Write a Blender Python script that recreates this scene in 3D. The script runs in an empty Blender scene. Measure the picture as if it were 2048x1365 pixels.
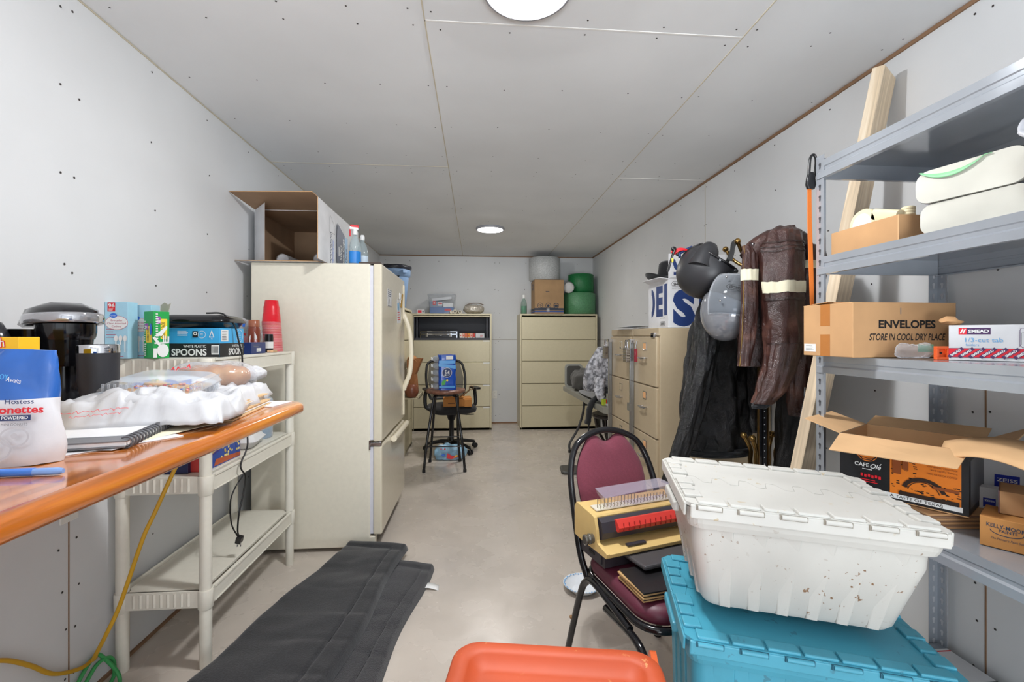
import bpy, math, random
from mathutils import Matrix, Vector, Euler, noise
R = math.radians
random.seed(7)
S = bpy.context.scene
COL = S.collection

# ---------------------------------------------------------------- camera, world, exposure
cam_d = bpy.data.cameras.new('camera')
cam = bpy.data.objects.new('camera', cam_d); COL.objects.link(cam)
cam_d.sensor_width = 36.0; cam_d.lens = 910 / 2048 * 36.0
cam_d.shift_y = -9.5 / 2048
cam_d.clip_start = 0.02
cam.location = (0, 0, 1.27)
cam.rotation_euler = (R(90), 0, -math.atan(72 / 910))
S.camera = cam
S.view_settings.view_transform = 'Standard'
S.view_settings.look = 'None'
S.view_settings.exposure = 0.27
S.view_settings.gamma = 1.0
S.view_settings.use_curve_mapping = False
W = bpy.data.worlds.new('daylight'); S.world = W; W.use_nodes = True
W.node_tree.nodes['Background'].inputs[0].default_value = (0.80, 0.90, 1.0, 1)
W.node_tree.nodes['Background'].inputs[1].default_value = 1.0
LAMP_SPOTS = [(0.17, 1.50), (0.153, 4.92), (0.17, -1.75)]
LAMP_POWER = [20, 12, 5]
SIDE_POWER = [22, 8, 5]
DOOR_FILL_POWER = 12; UPFILL_POWER = 500
CEIL = 2.44; WL = -1.375; WR = 1.724; WB = 6.63; WF = -2.6

# ---------------------------------------------------------------- materials
def lin(c):
    if isinstance(c, str):
        c = [int(c[i:i + 2], 16) / 255 for i in (0, 2, 4)]
    return tuple((x / 12.92 if x <= 0.04045 else ((x + 0.055) / 1.055) ** 2.4) for x in c[:3]) + (1,)
MATS = {}
def mat(name, col, rough=0.5, kind='plain', metal=0.0, col2=None, scale=40, bump=0.1, spec=0.5, trans=0.0, emit=0.0, alpha=1.0, coat=0.0):
    if name in MATS: return MATS[name]
    m = bpy.data.materials.new(name); MATS[name] = m; m.use_nodes = True
    nt = m.node_tree; N = nt.nodes; L = nt.links; b = N['Principled BSDF']; out = N['Material Output']
    b.inputs['Base Color'].default_value = lin(col); b.inputs['Roughness'].default_value = rough
    b.inputs['Metallic'].default_value = metal
    b.inputs['Specular IOR Level'].default_value = spec
    if coat: b.inputs['Coat Weight'].default_value = coat; b.inputs['Coat Roughness'].default_value = 0.08
    if trans: b.inputs['Transmission Weight'].default_value = trans
    if emit:
        b.inputs['Emission Color'].default_value = lin(col); b.inputs['Emission Strength'].default_value = emit
        return m
    tc = N.new('ShaderNodeTexCoord'); 
    def nz(sc, detail=4, vec=None, dist=0.0):
        n = N.new('ShaderNodeTexNoise'); n.inputs['Scale'].default_value = sc; n.inputs['Detail'].default_value = detail
        n.inputs['Distortion'].default_value = dist
        L.new(vec or tc.outputs['Object'], n.inputs['Vector']); return n.outputs['Fac']
    def ramp(fac, stops):
        r = N.new('ShaderNodeValToRGB'); L.new(fac, r.inputs[0]); e = r.color_ramp.elements
        while len(e) < len(stops): e.new(0.5)
        for i, (p, c) in enumerate(stops): e[i].position = p; e[i].color = lin(c) if len(c) != 4 else c
        return r.outputs[0]
    def mapping(s):
        mp = N.new('ShaderNodeMapping'); mp.inputs['Scale'].default_value = s
        L.new(tc.outputs['Object'], mp.inputs['Vector']); return mp.outputs[0]
    def mix(fac, a, c):
        x = N.new('ShaderNodeMix'); x.data_type = 'RGBA'
        if isinstance(fac, float): x.inputs[0].default_value = fac
        else: L.new(fac, x.inputs[0])
        for k, v in ((6, a), (7, c)):
            if isinstance(v, (tuple, str, list)): x.inputs[k].default_value = lin(v)
            else: L.new(v, x.inputs[k])
        return x.outputs[2]
    def bmp(h, st, dist=0.01):
        n = N.new('ShaderNodeBump'); n.inputs['Strength'].default_value = st; n.inputs['Distance'].default_value = dist
        L.new(h, n.inputs['Height']); L.new(n.outputs[0], b.inputs['Normal'])
    BC = b.inputs['Base Color']
    if isinstance(col, str): c0 = [int(col[i:i + 2], 16) / 255 for i in (0, 2, 4)]
    else: c0 = list(col)
    sh = lambda f: tuple(max(0, min(1, x * f)) for x in c0)
    if kind == 'plain':
        L.new(ramp(nz(scale, 3), [(0.3, sh(0.988)), (0.7, sh(1.008))]), BC)
        if bump: bmp(nz(scale * 6, 2), bump * 0.3, 0.002)
    elif kind == 'drywall':
        a = ramp(nz(1.3, 5), [(0.35, sh(0.975)), (0.7, sh(1.02))])
        f = nz(6, 6, mapping((1, 1, 1)))
        L.new(mix(ramp(f, [(0.66, '000000'), (0.74, '303030')]), a, sh(1.06)), BC)
        bmp(nz(220, 2), 0.12, 0.001)
    elif kind == 'concrete':
        a = ramp(nz(2.2, 8, dist=0.6), [(0.3, sh(0.95)), (0.5, sh(1.0)), (0.7, sh(1.035))])
        g = ramp(nz(9, 8, dist=0.2), [(0.50, '000000'), (0.85, '505050')])
        a2 = mix(g, a, sh(0.82))
        s2 = ramp(nz(55, 3), [(0.70, '000000'), (0.76, 'a0a0a0')])
        L.new(mix(s2, a2, sh(0.72)), BC)
        L.new(ramp(nz(5, 4), [(0.3, '606060'), (0.7, 'a8a8a8')]), b.inputs['Roughness'])
        bmp(nz(40, 6), 0.06, 0.002)
    elif kind == 'card':
        a = ramp(nz(7, 3), [(0.3, sh(0.95)), (0.7, sh(1.04))])
        L.new(mix(ramp(nz(900, 1), [(0.4, '000000'), (0.6, '404040')]), a, sh(0.90)), BC)
        bmp(nz(160, 2), 0.12, 0.001)
    elif kind in ('wood', 'lumber'):
        v = mapping((22, 1.1, 22) if kind == 'wood' else (34, 34, 1.2))
        a = ramp(nz(1.6, 6, v, 1.0), [(0.25, sh(0.72) if kind == 'wood' else sh(0.86)), (0.5, sh(1.0)), (0.72, col2 or sh(1.18))])
        k = ramp(nz(3.0, 2, mapping((3, 1, 3) if kind == 'wood' else (6, 6, 2.5))), [(0.70, '000000'), (0.76, '808080')])
        L.new(mix(k, a, sh(0.62)), BC)
        bmp(nz(1.6, 6, v, 1.0), 0.06, 0.002)
    elif kind == 'fabric':
        w = N.new('ShaderNodeTexWave'); w.inputs['Scale'].default_value = scale * 6; w.bands_direction = 'Z'
        w.inputs['Distortion'].default_value = 2.0; L.new(tc.outputs['Object'], w.inputs['Vector'])
        L.new(mix(ramp(nz(scale * 12, 2), [(0.35, '000000'), (0.7, 'b0b0b0')]), sh(0.86), sh(1.12)), BC)
        bmp(w.outputs['Fac'], bump, 0.002)
        b.inputs['Sheen Weight'].default_value = 0.15
    elif kind == 'pile':
        L.new(mix(ramp(nz(scale * 14, 3), [(0.45, '000000'), (0.62, 'c0c0c0')]), sh(0.75), sh(1.35)), BC)
        bmp(nz(scale * 10, 3), 0.9 if scale > 20 else 0.25, 0.006); b.inputs['Sheen Weight'].default_value = 0.3
    elif kind == 'leather':
        a = ramp(nz(9, 6), [(0.3, sh(0.75)), (0.55, sh(1.0)), (0.75, col2 or sh(1.35))])
        L.new(a, BC)
        L.new(ramp(nz(5, 5), [(0.35, '505050'), (0.7, '9a9a9a')]), b.inputs['Roughness'])
        vo = N.new('ShaderNodeTexVoronoi'); vo.inputs['Scale'].default_value = 420; L.new(tc.outputs['Object'], vo.inputs['Vector'])
        ad = N.new('ShaderNodeMath'); ad.operation = 'MULTIPLY_ADD'; L.new(nz(14, 5, dist=1.0), ad.inputs[0]); ad.inputs[1].default_value = 9.0
        L.new(vo.outputs['Distance'], ad.inputs[2]); bmp(ad.outputs[0], bump * 2.2, 0.0022)
    elif kind == 'dirty':
        a = ramp(nz(3, 6, dist=0.5), [(0.35, sh(0.93)), (0.6, sh(1.0))])
        s1 = ramp(nz(scale, 5, dist=0.4), [(0.655, '000000'), (0.675, 'ffffff')])
        m2 = N.new('ShaderNodeMath'); m2.operation = 'MULTIPLY'; L.new(s1, m2.inputs[0])
        L.new(ramp(nz(5, 3), [(0.42, '000000'), (0.6, 'ffffff')]), m2.inputs[1])
        L.new(mix(m2.outputs[0], a, col2 or '8a6a4c'), BC)
        bmp(nz(30, 4), 0.05, 0.002)
    elif kind == 'brass':
        L.new(ramp(nz(1.5, 7, mapping((30, 30, 3)), 0.5), [(0.3, sh(0.45)), (0.5, sh(0.9)), (0.72, sh(1.25))]), BC)
        L.new(ramp(nz(20, 4), [(0.3, '484848'), (0.7, '888888')]), b.inputs['Roughness'])
    elif kind == 'metal':
        L.new(ramp(nz(3, 5), [(0.3, sh(0.93)), (0.7, sh(1.05))]), BC)
        L.new(ramp(nz(8, 4), [(0.3, (rough * 0.8,) * 3), (0.7, (min(1, rough * 1.2),) * 3)]), b.inputs['Roughness'])
    elif kind == 'plaid':
        w1 = N.new('ShaderNodeTexWave'); w1.inputs['Scale'].default_value = 9; w1.bands_direction = 'DIAGONAL'; L.new(tc.outputs['Object'], w1.inputs['Vector'])
        L.new(mix(ramp(nz(34, 3), [(0.4, '000000'), (0.6, 'ffffff')]), sh(0.8), col2), BC); bmp(nz(200, 2), 0.3, 0.002)
    elif kind == 'bubble':
        vo = N.new('ShaderNodeTexVoronoi'); vo.inputs['Scale'].default_value = scale; L.new(tc.outputs['Object'], vo.inputs['Vector'])
        L.new(ramp(vo.outputs['Distance'], [(0.0, sh(1.12)), (0.6, sh(0.85))]), BC); bmp(vo.outputs['Distance'], 0.5, 0.004)
    elif kind == 'mesh':
        b.inputs['Alpha'].default_value = alpha
    elif kind in ('clear', 'film', 'smoke'):
        t = N.new('ShaderNodeBsdfTransparent'); t.inputs[0].default_value = lin(col)
        g = N.new('ShaderNodeBsdfPrincipled'); g.inputs['Base Color'].default_value = lin(col2 or col); g.inputs['Roughness'].default_value = rough
        ms = N.new('ShaderNodeMixShader'); lw = N.new('ShaderNodeLayerWeight'); lw.inputs[0].default_value = 0.5; pw = N.new('ShaderNodeMath'); pw.operation = 'POWER'; L.new(lw.outputs['Facing'], pw.inputs[0]); pw.inputs[1].default_value = 3.0
        ma = N.new('ShaderNodeMath'); ma.operation = 'MULTIPLY_ADD'; ma.use_clamp = True
        L.new(pw.outputs[0], ma.inputs[0]); ma.inputs[1].default_value = 0.6; ma.inputs[2].default_value = alpha
        L.new(ma.outputs[0], ms.inputs[0]); L.new(t.outputs[0], ms.inputs[1]); L.new(g.outputs[0], ms.inputs[2])
        if kind == 'film':
            n = N.new('ShaderNodeBump'); n.inputs['Strength'].default_value = 0.8; n.inputs['Distance'].default_value = 0.01
            L.new(nz(25, 4, dist=1.5), n.inputs['Height']); L.new(n.outputs[0], g.inputs['Normal']); L.new(n.outputs[0], lw.inputs['Normal'])
        L.new(ms.outputs[0], out.inputs['Surface'])
    return m

# ---------------------------------------------------------------- mesh builder
class M:
    def __init__(s): s.v = []; s.f = []; s.mi = []; s.ms = []; s.T = Matrix(); s.st = []; s.sm = []; s.smooth = False
    def push(s, m): s.st.append(s.T.copy()); s.T = s.T @ m; return s
    def pop(s): s.T = s.st.pop(); return s
    def _m(s, m):
        if m not in s.ms: s.ms.append(m)
        return s.ms.index(m)
    def add(s, vs, fs, m, smooth=None):
        o = len(s.v); s.v += [tuple(s.T @ Vector(p)) for p in vs]
        k = s._m(m)
        for f in fs: s.f.append([o + i for i in f]); s.mi.append(k); s.sm.append(s.smooth if smooth is None else smooth)
        return s
    def box(s, c, d, m, rot=None):
        x, y, z = [q / 2 for q in d]
        vs = [Vector((a * x, b * y, e * z)) for e in (-1, 1) for a, b in ((-1, -1), (1, -1), (1, 1), (-1, 1))]
        if rot is not None: q = Euler(rot).to_matrix(); vs = [q @ p for p in vs]
        return s.add([p + Vector(c) for p in vs], [(3, 2, 1, 0), (4, 5, 6, 7), (0, 1, 5, 4), (1, 2, 6, 5), (2, 3, 7, 6), (3, 0, 4, 7)], m)
    def bb(s, a, b, m):   # box from min corner to max corner
        return s.box([(p + q) / 2 for p, q in zip(a, b)], [abs(q - p) for p, q in zip(a, b)], m)
    def loft(s, rings, m, cap=(True, True), smooth=True, closed=True):
        n = len(rings[0]); vs = [p for r in rings for p in r]; fs = []
        for i in range(len(rings) - 1):
            for j in range(n if closed else n - 1):
                k = (j + 1) % n; fs.append((i * n + j, i * n + k, (i + 1) * n + k, (i + 1) * n + j))
        s.add(vs, fs, m, smooth)
        if cap[0]: s.add(rings[0], [tuple(range(n))[::-1]], m, False)
        if cap[1]: s.add(rings[-1], [tuple(range(n))], m, False)
        return s
    def tube(s, pts, r, m, n=10, smooth=True, flat=None):
        pts = [Vector(p) for p in pts]; rings = []; up = None
        rr = r if isinstance(r, (list, tuple)) else [r] * len(pts)
        for i, p in enumerate(pts):
            d = (pts[min(i + 1, len(pts) - 1)] - pts[max(i - 1, 0)]).normalized()
            if up is None: up = Vector((0, 0, 1)) if abs(d.z) < 0.9 else Vector((1, 0, 0))
            a = d.cross(up).normalized(); b = a.cross(d).normalized(); up = b
            fx, fy = flat or (1, 1)
            rings.append([p + a * (math.cos(2 * math.pi * k / n) * rr[i] * fx) + b * (math.sin(2 * math.pi * k / n) * rr[i] * fy) for k in range(n)])
        return s.loft(rings, m, smooth=smooth)
    def lathe(s, prof, m, n=24, c=(0, 0, 0), smooth=True, cap=(True, True), sx=1, sy=1):
        rings = [[(c[0] + math.cos(2 * math.pi * k / n) * r * sx, c[1] + math.sin(2 * math.pi * k / n) * r * sy, c[2] + z) for k in range(n)] for r, z in prof]
        return s.loft(rings, m, cap, smooth)
    def ball(s, c, r, m, n=16, k=10):
        r = (r, r, r) if isinstance(r, (int, float)) else r
        rings = [[(c[0] + r[0] * math.sin(math.pi * i / k) * math.cos(2 * math.pi * j / n), c[1] + r[1] * math.sin(math.pi * i / k) * math.sin(2 * math.pi * j / n), c[2] - r[2] * math.cos(math.pi * i / k)) for j in range(n)] for i in [0.02] + list(range(1, k)) + [k - 0.02]]
        return s.loft(rings, m)
    def prism(s, pts, z0, z1, m, smooth=False):
        return s.loft([[(x, y, z0) for x, y in pts], [(x, y, z1) for x, y in pts]], m, smooth=smooth)
    def grid(s, fn, nu, nv, m, smooth=True):
        vs = [fn(i / nu, j / nv) for j in range(nv + 1) for i in range(nu + 1)]
        fs = [(j * (nu + 1) + i, j * (nu + 1) + i + 1, (j + 1) * (nu + 1) + i + 1, (j + 1) * (nu + 1) + i) for j in range(nv) for i in range(nu)]
        return s.add(vs, fs, m, smooth)
    def crumple(s, amp, sc, seed=0):
        for i, p in enumerate(s.v):
            q = Vector(p) * sc + Vector((seed * 3.1, seed * 1.7, seed))
            s.v[i] = tuple(Vector(p) + noise.noise_vector(q) * amp + noise.noise_vector(q * 2.7) * amp * 0.4)
        return s
    def build(s, name, parent=None, bev=0, sub=0, solid=0, loc=None, rot=None, seg=2):
        me = bpy.data.meshes.new(name); me.from_pydata(s.v, [], s.f)
        for m in s.ms: me.materials.append(m)
        me.polygons.foreach_set('material_index', s.mi); me.polygons.foreach_set('use_smooth', s.sm); me.update()
        o = bpy.data.objects.new(name, me); COL.objects.link(o)
        if parent is not None: o.parent = parent
        if loc: o.location = loc
        if rot: o.rotation_euler = [R(a) for a in rot]
        if solid: q = o.modifiers.new('thick', 'SOLIDIFY'); q.thickness = solid
        if bev: q = o.modifiers.new('bevel', 'BEVEL'); q.width = bev; q.segments = seg; q.limit_method = 'ANGLE'; q.angle_limit = R(50)
        if sub: q = o.modifiers.new('sub', 'SUBSURF'); q.levels = sub; q.render_levels = sub
        return o

def rrect(w, l, r, n=5, cx=0, cy=0):
    pts = []
    for sx, sy, a0 in ((1, 1, 0), (-1, 1, 90), (-1, -1, 180), (1, -1, 270)):
        for k in range(n + 1):
            a = R(a0 + 90 * k / n); pts.append((cx + sx * (w / 2 - r) + r * math.cos(a), cy + sy * (l / 2 - r) + r * math.sin(a)))
    return pts
def curve(pts, n=8):   # smooth polyline through points
    P = [Vector(p) for p in pts]; P = [2 * P[0] - P[1]] + P + [2 * P[-1] - P[-2]]; out = []
    for i in range(1, len(P) - 2):
        for k in range(n):
            t = k / n; a, b, c, d = P[i - 1:i + 3]
            out.append(0.5 * ((2 * b) + (c - a) * t + (2 * a - 5 * b + 4 * c - d) * t * t + (3 * b - a - 3 * c + d) * t ** 3))
    return out + [P[-2]]
def thing(name, label, cat, loc=(0, 0, 0), rot=(0, 0, 0), group=None):
    o = bpy.data.objects.new(name, None); COL.objects.link(o); o.empty_display_size = 0.05
    o.location = loc; o.rotation_euler = [R(a) for a in rot]; o['label'] = label; o['category'] = cat
    if group: o['group'] = group
    return o
def tag(o, label, cat, group=None, kind=None):
    o['label'] = label; o['category'] = cat
    if group: o['group'] = group
    if kind: o['kind'] = kind
    return o
def struct(o): o['kind'] = 'structure'; return o
def dup(root, loc=None, rot=None, label=None):
    r = root.copy(); COL.objects.link(r)
    if loc is not None: r.location = loc
    if rot is not None: r.rotation_euler = [R(a) for a in rot]
    if label: r['label'] = label
    for ch in list(root.children):
        c = ch.copy(); COL.objects.link(c); c.parent = r
        for g in ch.children:
            d = g.copy(); COL.objects.link(d); d.parent = c
    return r
class Face:
    """flat printing on one side of something: x right, y up, in metres from the lower left corner"""
    def __init__(s, mb, o, x, y):
        s.mb = mb; X = Vector(x).normalized(); Y = Vector(y).normalized(); Z = X.cross(Y)
        s.F = Matrix(((X.x, Y.x, Z.x, o[0]), (X.y, Y.y, Z.y, o[1]), (X.z, Y.z, Z.z, o[2]), (0, 0, 0, 1))); s.k = 1
    def poly(s, pts, m, k=None):
        k = (k or s.k) * 0.0004; s.k += 0.25
        s.mb.push(s.F); s.mb.add([(x, y, k) for x, y in pts], [tuple(range(len(pts)))], m, False); s.mb.pop(); return s
    def rect(s, x, y, w, h, m, k=None): return s.poly([(x, y), (x + w, y), (x + w, y + h), (x, y + h)], m, k)
    def disc(s, x, y, r, m, ry=None, n=24): return s.poly([(x + r * math.cos(2 * math.pi * i / n), y + (ry or r) * math.sin(2 * math.pi * i / n)) for i in range(n)], m)
    def ring(s, x, y, r, t, m, n=24, ry=None, a0=0, a1=360):
        ry = ry or r; k = s.k * 0.0004; s.k += 0.25; vs = []; fs = []
        for i in range(n + 1):
            a = R(a0 + (a1 - a0) * i / n); vs += [(x + r * math.cos(a), y + ry * math.sin(a), k), (x + (r - t) * math.cos(a), y + (ry - t) * math.sin(a), k)]
        fs = [(2 * i, 2 * i + 2, 2 * i + 3, 2 * i + 1) for i in range(n)]
        s.mb.push(s.F); s.mb.add(vs, fs, m, False); s.mb.pop(); return s
    def line(s, pts, w, m):
        for (x0, y0), (x1, y1) in zip(pts, pts[1:]):
            d = Vector((x1 - x0, y1 - y0)); n = Vector((-d.y, d.x)).normalized() * w / 2; e = d.normalized() * w * 0.4
            s.poly([(x0 - n.x - e.x, y0 - n.y - e.y), (x1 - n.x + e.x, y1 - n.y + e.y), (x1 + n.x + e.x, y1 + n.y + e.y), (x0 + n.x - e.x, y0 + n.y - e.y)], m)
        return s
    def text(s, t, x, y, h, m, w=None, bold=0.0, rot=0, shear=0, al='LEFT'):
        """h: cap height, w: total width"""
        cu = bpy.data.curves.new('t', 'FONT'); cu.body = t; cu.size = 1.0; cu.offset = bold; cu.shear = shear; cu.resolution_u = 3
        cu.space_line = 0.9
        ob = bpy.data.objects.new('t', cu); me = ob.to_mesh()
        xs = [v.co.x for v in me.vertices]; x0, x1 = min(xs), max(xs); sy = h / 0.7; sx = (w / (x1 - x0)) if w else sy
        off = {'LEFT': -x0, 'CENTER': -(x0 + x1) / 2, 'RIGHT': -x1}[al]
        k = s.k * 0.0004; s.k += 0.25
        T = s.F @ Matrix.Translation((x, y, k)) @ Matrix.Rotation(R(rot), 4, 'Z')
        s.mb.push(T); s.mb.add([((v.co.x + off) * sx, v.co.y * sy, 0) for v in me.vertices], [tuple(p.vertices) for p in me.polygons], m, False); s.mb.pop()
        ob.to_mesh_clear(); bpy.data.objects.remove(ob); bpy.data.curves.remove(cu); return s
    def squiggle(s, x, y, w, h, m, lw=.0014, n=5, rise=0.0):   # loose script-like strokes
        pts = [(x + w * i / (n * 6), y + rise * i / (n * 6) + h * math.sin(i * 1.9) * (.5 + .5 * math.sin(i * .7))) for i in range(n * 6 + 1)]
        return s.line(pts, lw, m)
    def greek(s, x, y, w, h, n, m, lw=0.4):   # tiny unreadable print as thin strokes
        for i in range(n):
            yy = y + h * (1 - (i + 0.7) / n); s.rect(x, yy, w * random.uniform(0.7, 1), h / n * lw, m)
        return s
def Tr(x, y, z): return Matrix.Translation((x, y, z))
def Rz(a): return Matrix.Rotation(R(a), 4, 'Z')
def Rx(a): return Matrix.Rotation(R(a), 4, 'X')
def Ry(a): return Matrix.Rotation(R(a), 4, 'Y')

# common materials
WHITE = mat('print_white', 'e6e6e4', 0.5); BLACK = mat('print_black', '141416', 0.5); RED = mat('print_red', 'd8202c', 0.45)
NAVY = mat('print_navy', '1e3262', 0.5); BLUE = mat('print_blue', '2a6ad0', 0.45); YELLOW = mat('print_yellow', 'f4d43c', 0.45)
GREYT = mat('print_grey', '7a7a7c', 0.6)
KRAFT = mat('kraft_cardboard', 'bf9468', 0.85, 'card'); KRAFT2 = mat('pale_kraft', 'd2a97c', 0.85, 'card')
KRAFT_D = mat('brown_cardboard', 'a98058', 0.85, 'card'); WCARD = mat('white_card', 'd8d8da', 0.6, 'card')
BMETAL = mat('black_metal', '17171a', 0.4, 'metal'); CHROME = mat('chrome', 'c8c8cc', 0.2, 'metal', metal=1)
ZINC = mat('zinc_steel', 'a4a8ac', 0.38, 'metal', metal=0.8)
FILM = mat('clear_film', 'f4f4f6', 0.12, 'film', alpha=0.16, col2='f8f8fa'); CLEARP = mat('clear_plastic', 'f0f2f4', 0.1, 'clear', alpha=0.12, col2='f4f6fa')
BLKP = mat('black_plastic', '141416', 0.3, bump=0.02); WPL = mat('white_plastic', 'dcdcd8', 0.4, bump=0.03)
# ================================================================ ROOM
DRY = mat('drywall_paper', 'd6d7d8', 0.85, 'drywall'); DRYC = mat('ceiling_drywall', 'dedfe0', 0.85, 'drywall')
CONC = mat('concrete_floor', 'c8beb3', 0.55, 'concrete'); SEAM = mat('seam_taupe', '8f8577', 0.9); SEAMC = mat('seam_cream', 'c2b9a4', 0.9)  # SEAM is the flat grey-brown of the board joints
SCREW = mat('screw_dimple', '35302e', 0.6); WOODT = mat('raw_wood_edge', '96704c', 0.8, 'lumber')
WOODT2 = mat('seam_wood', '8a6a50', 0.8)
m = M(); m.bb((WL - .1, WF - .1, -0.1), (WR + .1, WB + .1, 0), CONC); struct(m.build('floor'))
def screws(m, pts, ax, r=0.0042):   # small screw dimples lying on a board
    for p in pts:
        p = list(p); d = [random.uniform(-.015, .015) for _ in range(3)]
        for i in range(3):
            if i != ax[0]: p[i] += d[i]
        vs = []
        for k in range(8):
            a = k * math.pi / 4; q = list(p); i, j = [t for t in range(3) if t != ax[0]]
            q[i] += r * math.cos(a); q[j] += r * math.sin(a); q[ax[0]] += ax[1] * 0.0012; vs.append(q)
        m.add(vs, [tuple(range(8))], SCREW, False)
m = M(); m.bb((WL - .1, WF - .1, CEIL), (WR + .1, WB + .1, CEIL + .1), DRYC)
pts = []
for y in [0.28, 0.74, 1.2] + [1.66, 1.74] + [2.15, 2.56, 2.97, 3.23, 3.31, 3.8, 4.2, 4.65, 5.1, 5.5, 5.9, 6.3]:
    for x in (-1.3, -1.0, -.7, -.45, -.23, -.15, .12, .42, .72, .99, 1.08, 1.35, 1.66): pts.append((x, y, CEIL))
screws(m, pts, (2, -1), 0.0038); struct(m.build('ceiling'))
m = M(); m.bb((WL - .1, WF, 0), (WL, WB, CEIL), DRY)
pts = []
for y in (.43, .84, 1.25, 1.63, 1.68, 2.06, 2.46, 2.87, 3.28, 3.7, 4.1, 4.5, 5.0, 5.4, 5.9, 6.3):
    for z in [.12, .42, .72, 1.02, 1.18, 1.26, 1.5, 1.8, 2.1, 2.38] + ([.28, .57, .88] if y in (1.63, 1.68) else []): pts.append((WL, y, z))
screws(m, pts, (0, 1)); struct(m.build('wall_left'))
m = M(); m.bb((WR, WF, 0), (WR + .1, WB, CEIL), DRY)
pts = []
for y in (.6, 1.0, 1.39, 1.44, 1.85, 2.1, 2.5, 2.9, 3.28, 3.33, 3.7, 4.1, 4.5, 4.9, 5.3, 5.7, 6.1, 6.5):
    for z in [.12, .42, .72, 1.02, 1.18, 1.26, 1.5, 1.8, 2.1, 2.38] + ([.28, .57, .88] if y in (1.39, 1.44) else []): pts.append((WR, y, z))
screws(m, pts, (0, -1)); struct(m.build('wall_right'))
m = M(); m.bb((WL - .1, WB, 0), (WR + .1, WB + .1, CEIL), DRY)
pts = [(x, WB, z) for x in (-1.3, -.95, -.54, -.13, .28, .33, .72, 1.1, 1.5) for z in (.12, .42, .8, 1.18, 1.26, 1.6, 1.95, 2.35)]
screws(m, pts, (1, -1), .005); struct(m.build('wall_back'))
# front wall behind the camera with a wide unseen doorway, added to let light in
m = M(); m.bb((WL - .1, WF - .1, 0), (-1.15, WF, CEIL), DRY); m.bb((1.45, WF - .1, 0), (WR + .1, WF, CEIL), DRY); m.bb((-1.15, WF - .1, 2.25), (1.45, WF, CEIL), DRY)
struct(m.build('wall_front'))
m = M(); 
for a, b in (((-1.15, WF - .11, 0), (-1.10, WF + .015, 2.25)), ((1.40, WF - .11, 0), (1.45, WF + .015, 2.25)), ((-1.15, WF - .11, 2.20), (1.45, WF + .015, 2.25))): m.bb(a, b, WPL)
struct(m.build('door_1', bev=.004))
dl = bpy.data.lights.new('doorway_fill', 'AREA'); dl.shape = 'RECTANGLE'; dl.size = 2.4; dl.size_y = 2.1; dl.energy = DOOR_FILL_POWER; dl.color = (.86, .93, 1.0)  # fill panel added in the unseen doorway, facing into the room
do = bpy.data.objects.new('doorway_fill', dl); COL.objects.link(do); do.location = (-.10, WF - .15, 1.1); do.rotation_euler = (R(90), 0, 0)
gl = bpy.data.lights.new('ceiling_upfill', 'AREA'); gl.shape = 'RECTANGLE'; gl.size = 3.4; gl.size_y = 2.6; gl.energy = UPFILL_POWER; gl.color = (.90, .955, 1.0)  # added area light outside, aimed up to brighten the near ceiling
go = bpy.data.objects.new('ceiling_upfill', gl); COL.objects.link(go); go.location = (-.55, WF - 1.5, .03); go.rotation_euler = (R(180 - 12), 0, 0)
# seams and rough board edges
def seam(n, a, b, mm): q = M(); q.bb(a, b, mm); struct(q.build('trim_%d' % n))
t = .0015
seam(1, (-.192, WF, CEIL - t), (-.187, WB, CEIL + t), SEAMC); seam(2, (1.038, WF, CEIL - t), (1.043, WB, CEIL + t), SEAMC)
seam(3, (-.19, 1.700, CEIL - t), (1.04, 1.707, CEIL + t), mat('seam_light', 'e8e6e2', .8)); seam(4, (1.04, 3.285, CEIL - t), (WR, 3.291, CEIL + t), MATS['seam_light'])
seam(5, (WL, 3.165, CEIL - t), (-.19, 3.170, CEIL + t), SEAMC); 
seam(6, (WR - .008, WF, CEIL - .016), (WR + t, WB, CEIL - .001), WOODT2); seam(7, (WL, WB - .006, CEIL - .014), (WR, WB, CEIL - .002), WOODT2)
seam(8, (WL - t, WF, CEIL - .006), (WL + .004, WB, CEIL - .001), SEAMC)
seam(9, (WR - t, 1.409, 0), (WR + t, 1.414, 1.22), WOODT2); seam(10, (WR - t, 3.303, 1.22), (WR + t, 3.308, CEIL), SEAMC)
seam(11, (WL - t, 1.652, 0), (WL + t, 1.656, 1.2), WOODT2); seam(12, (WL, WB - t, 1.219), (WR, WB + t, 1.224), SEAM)
seam(13, (WL, WB - .012, 0.0), (WR, WB, .018), WOODT2); seam(14, (WR - .01, WF, 0), (WR, WB, .014), WOODT2); seam(15, (WL, WF, 0), (WL + .01, WB, .012), WOODT2)
seam(16, (WR - t, 2.0, 1.219), (WR + t, WB, 1.223), SEAM)
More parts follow.
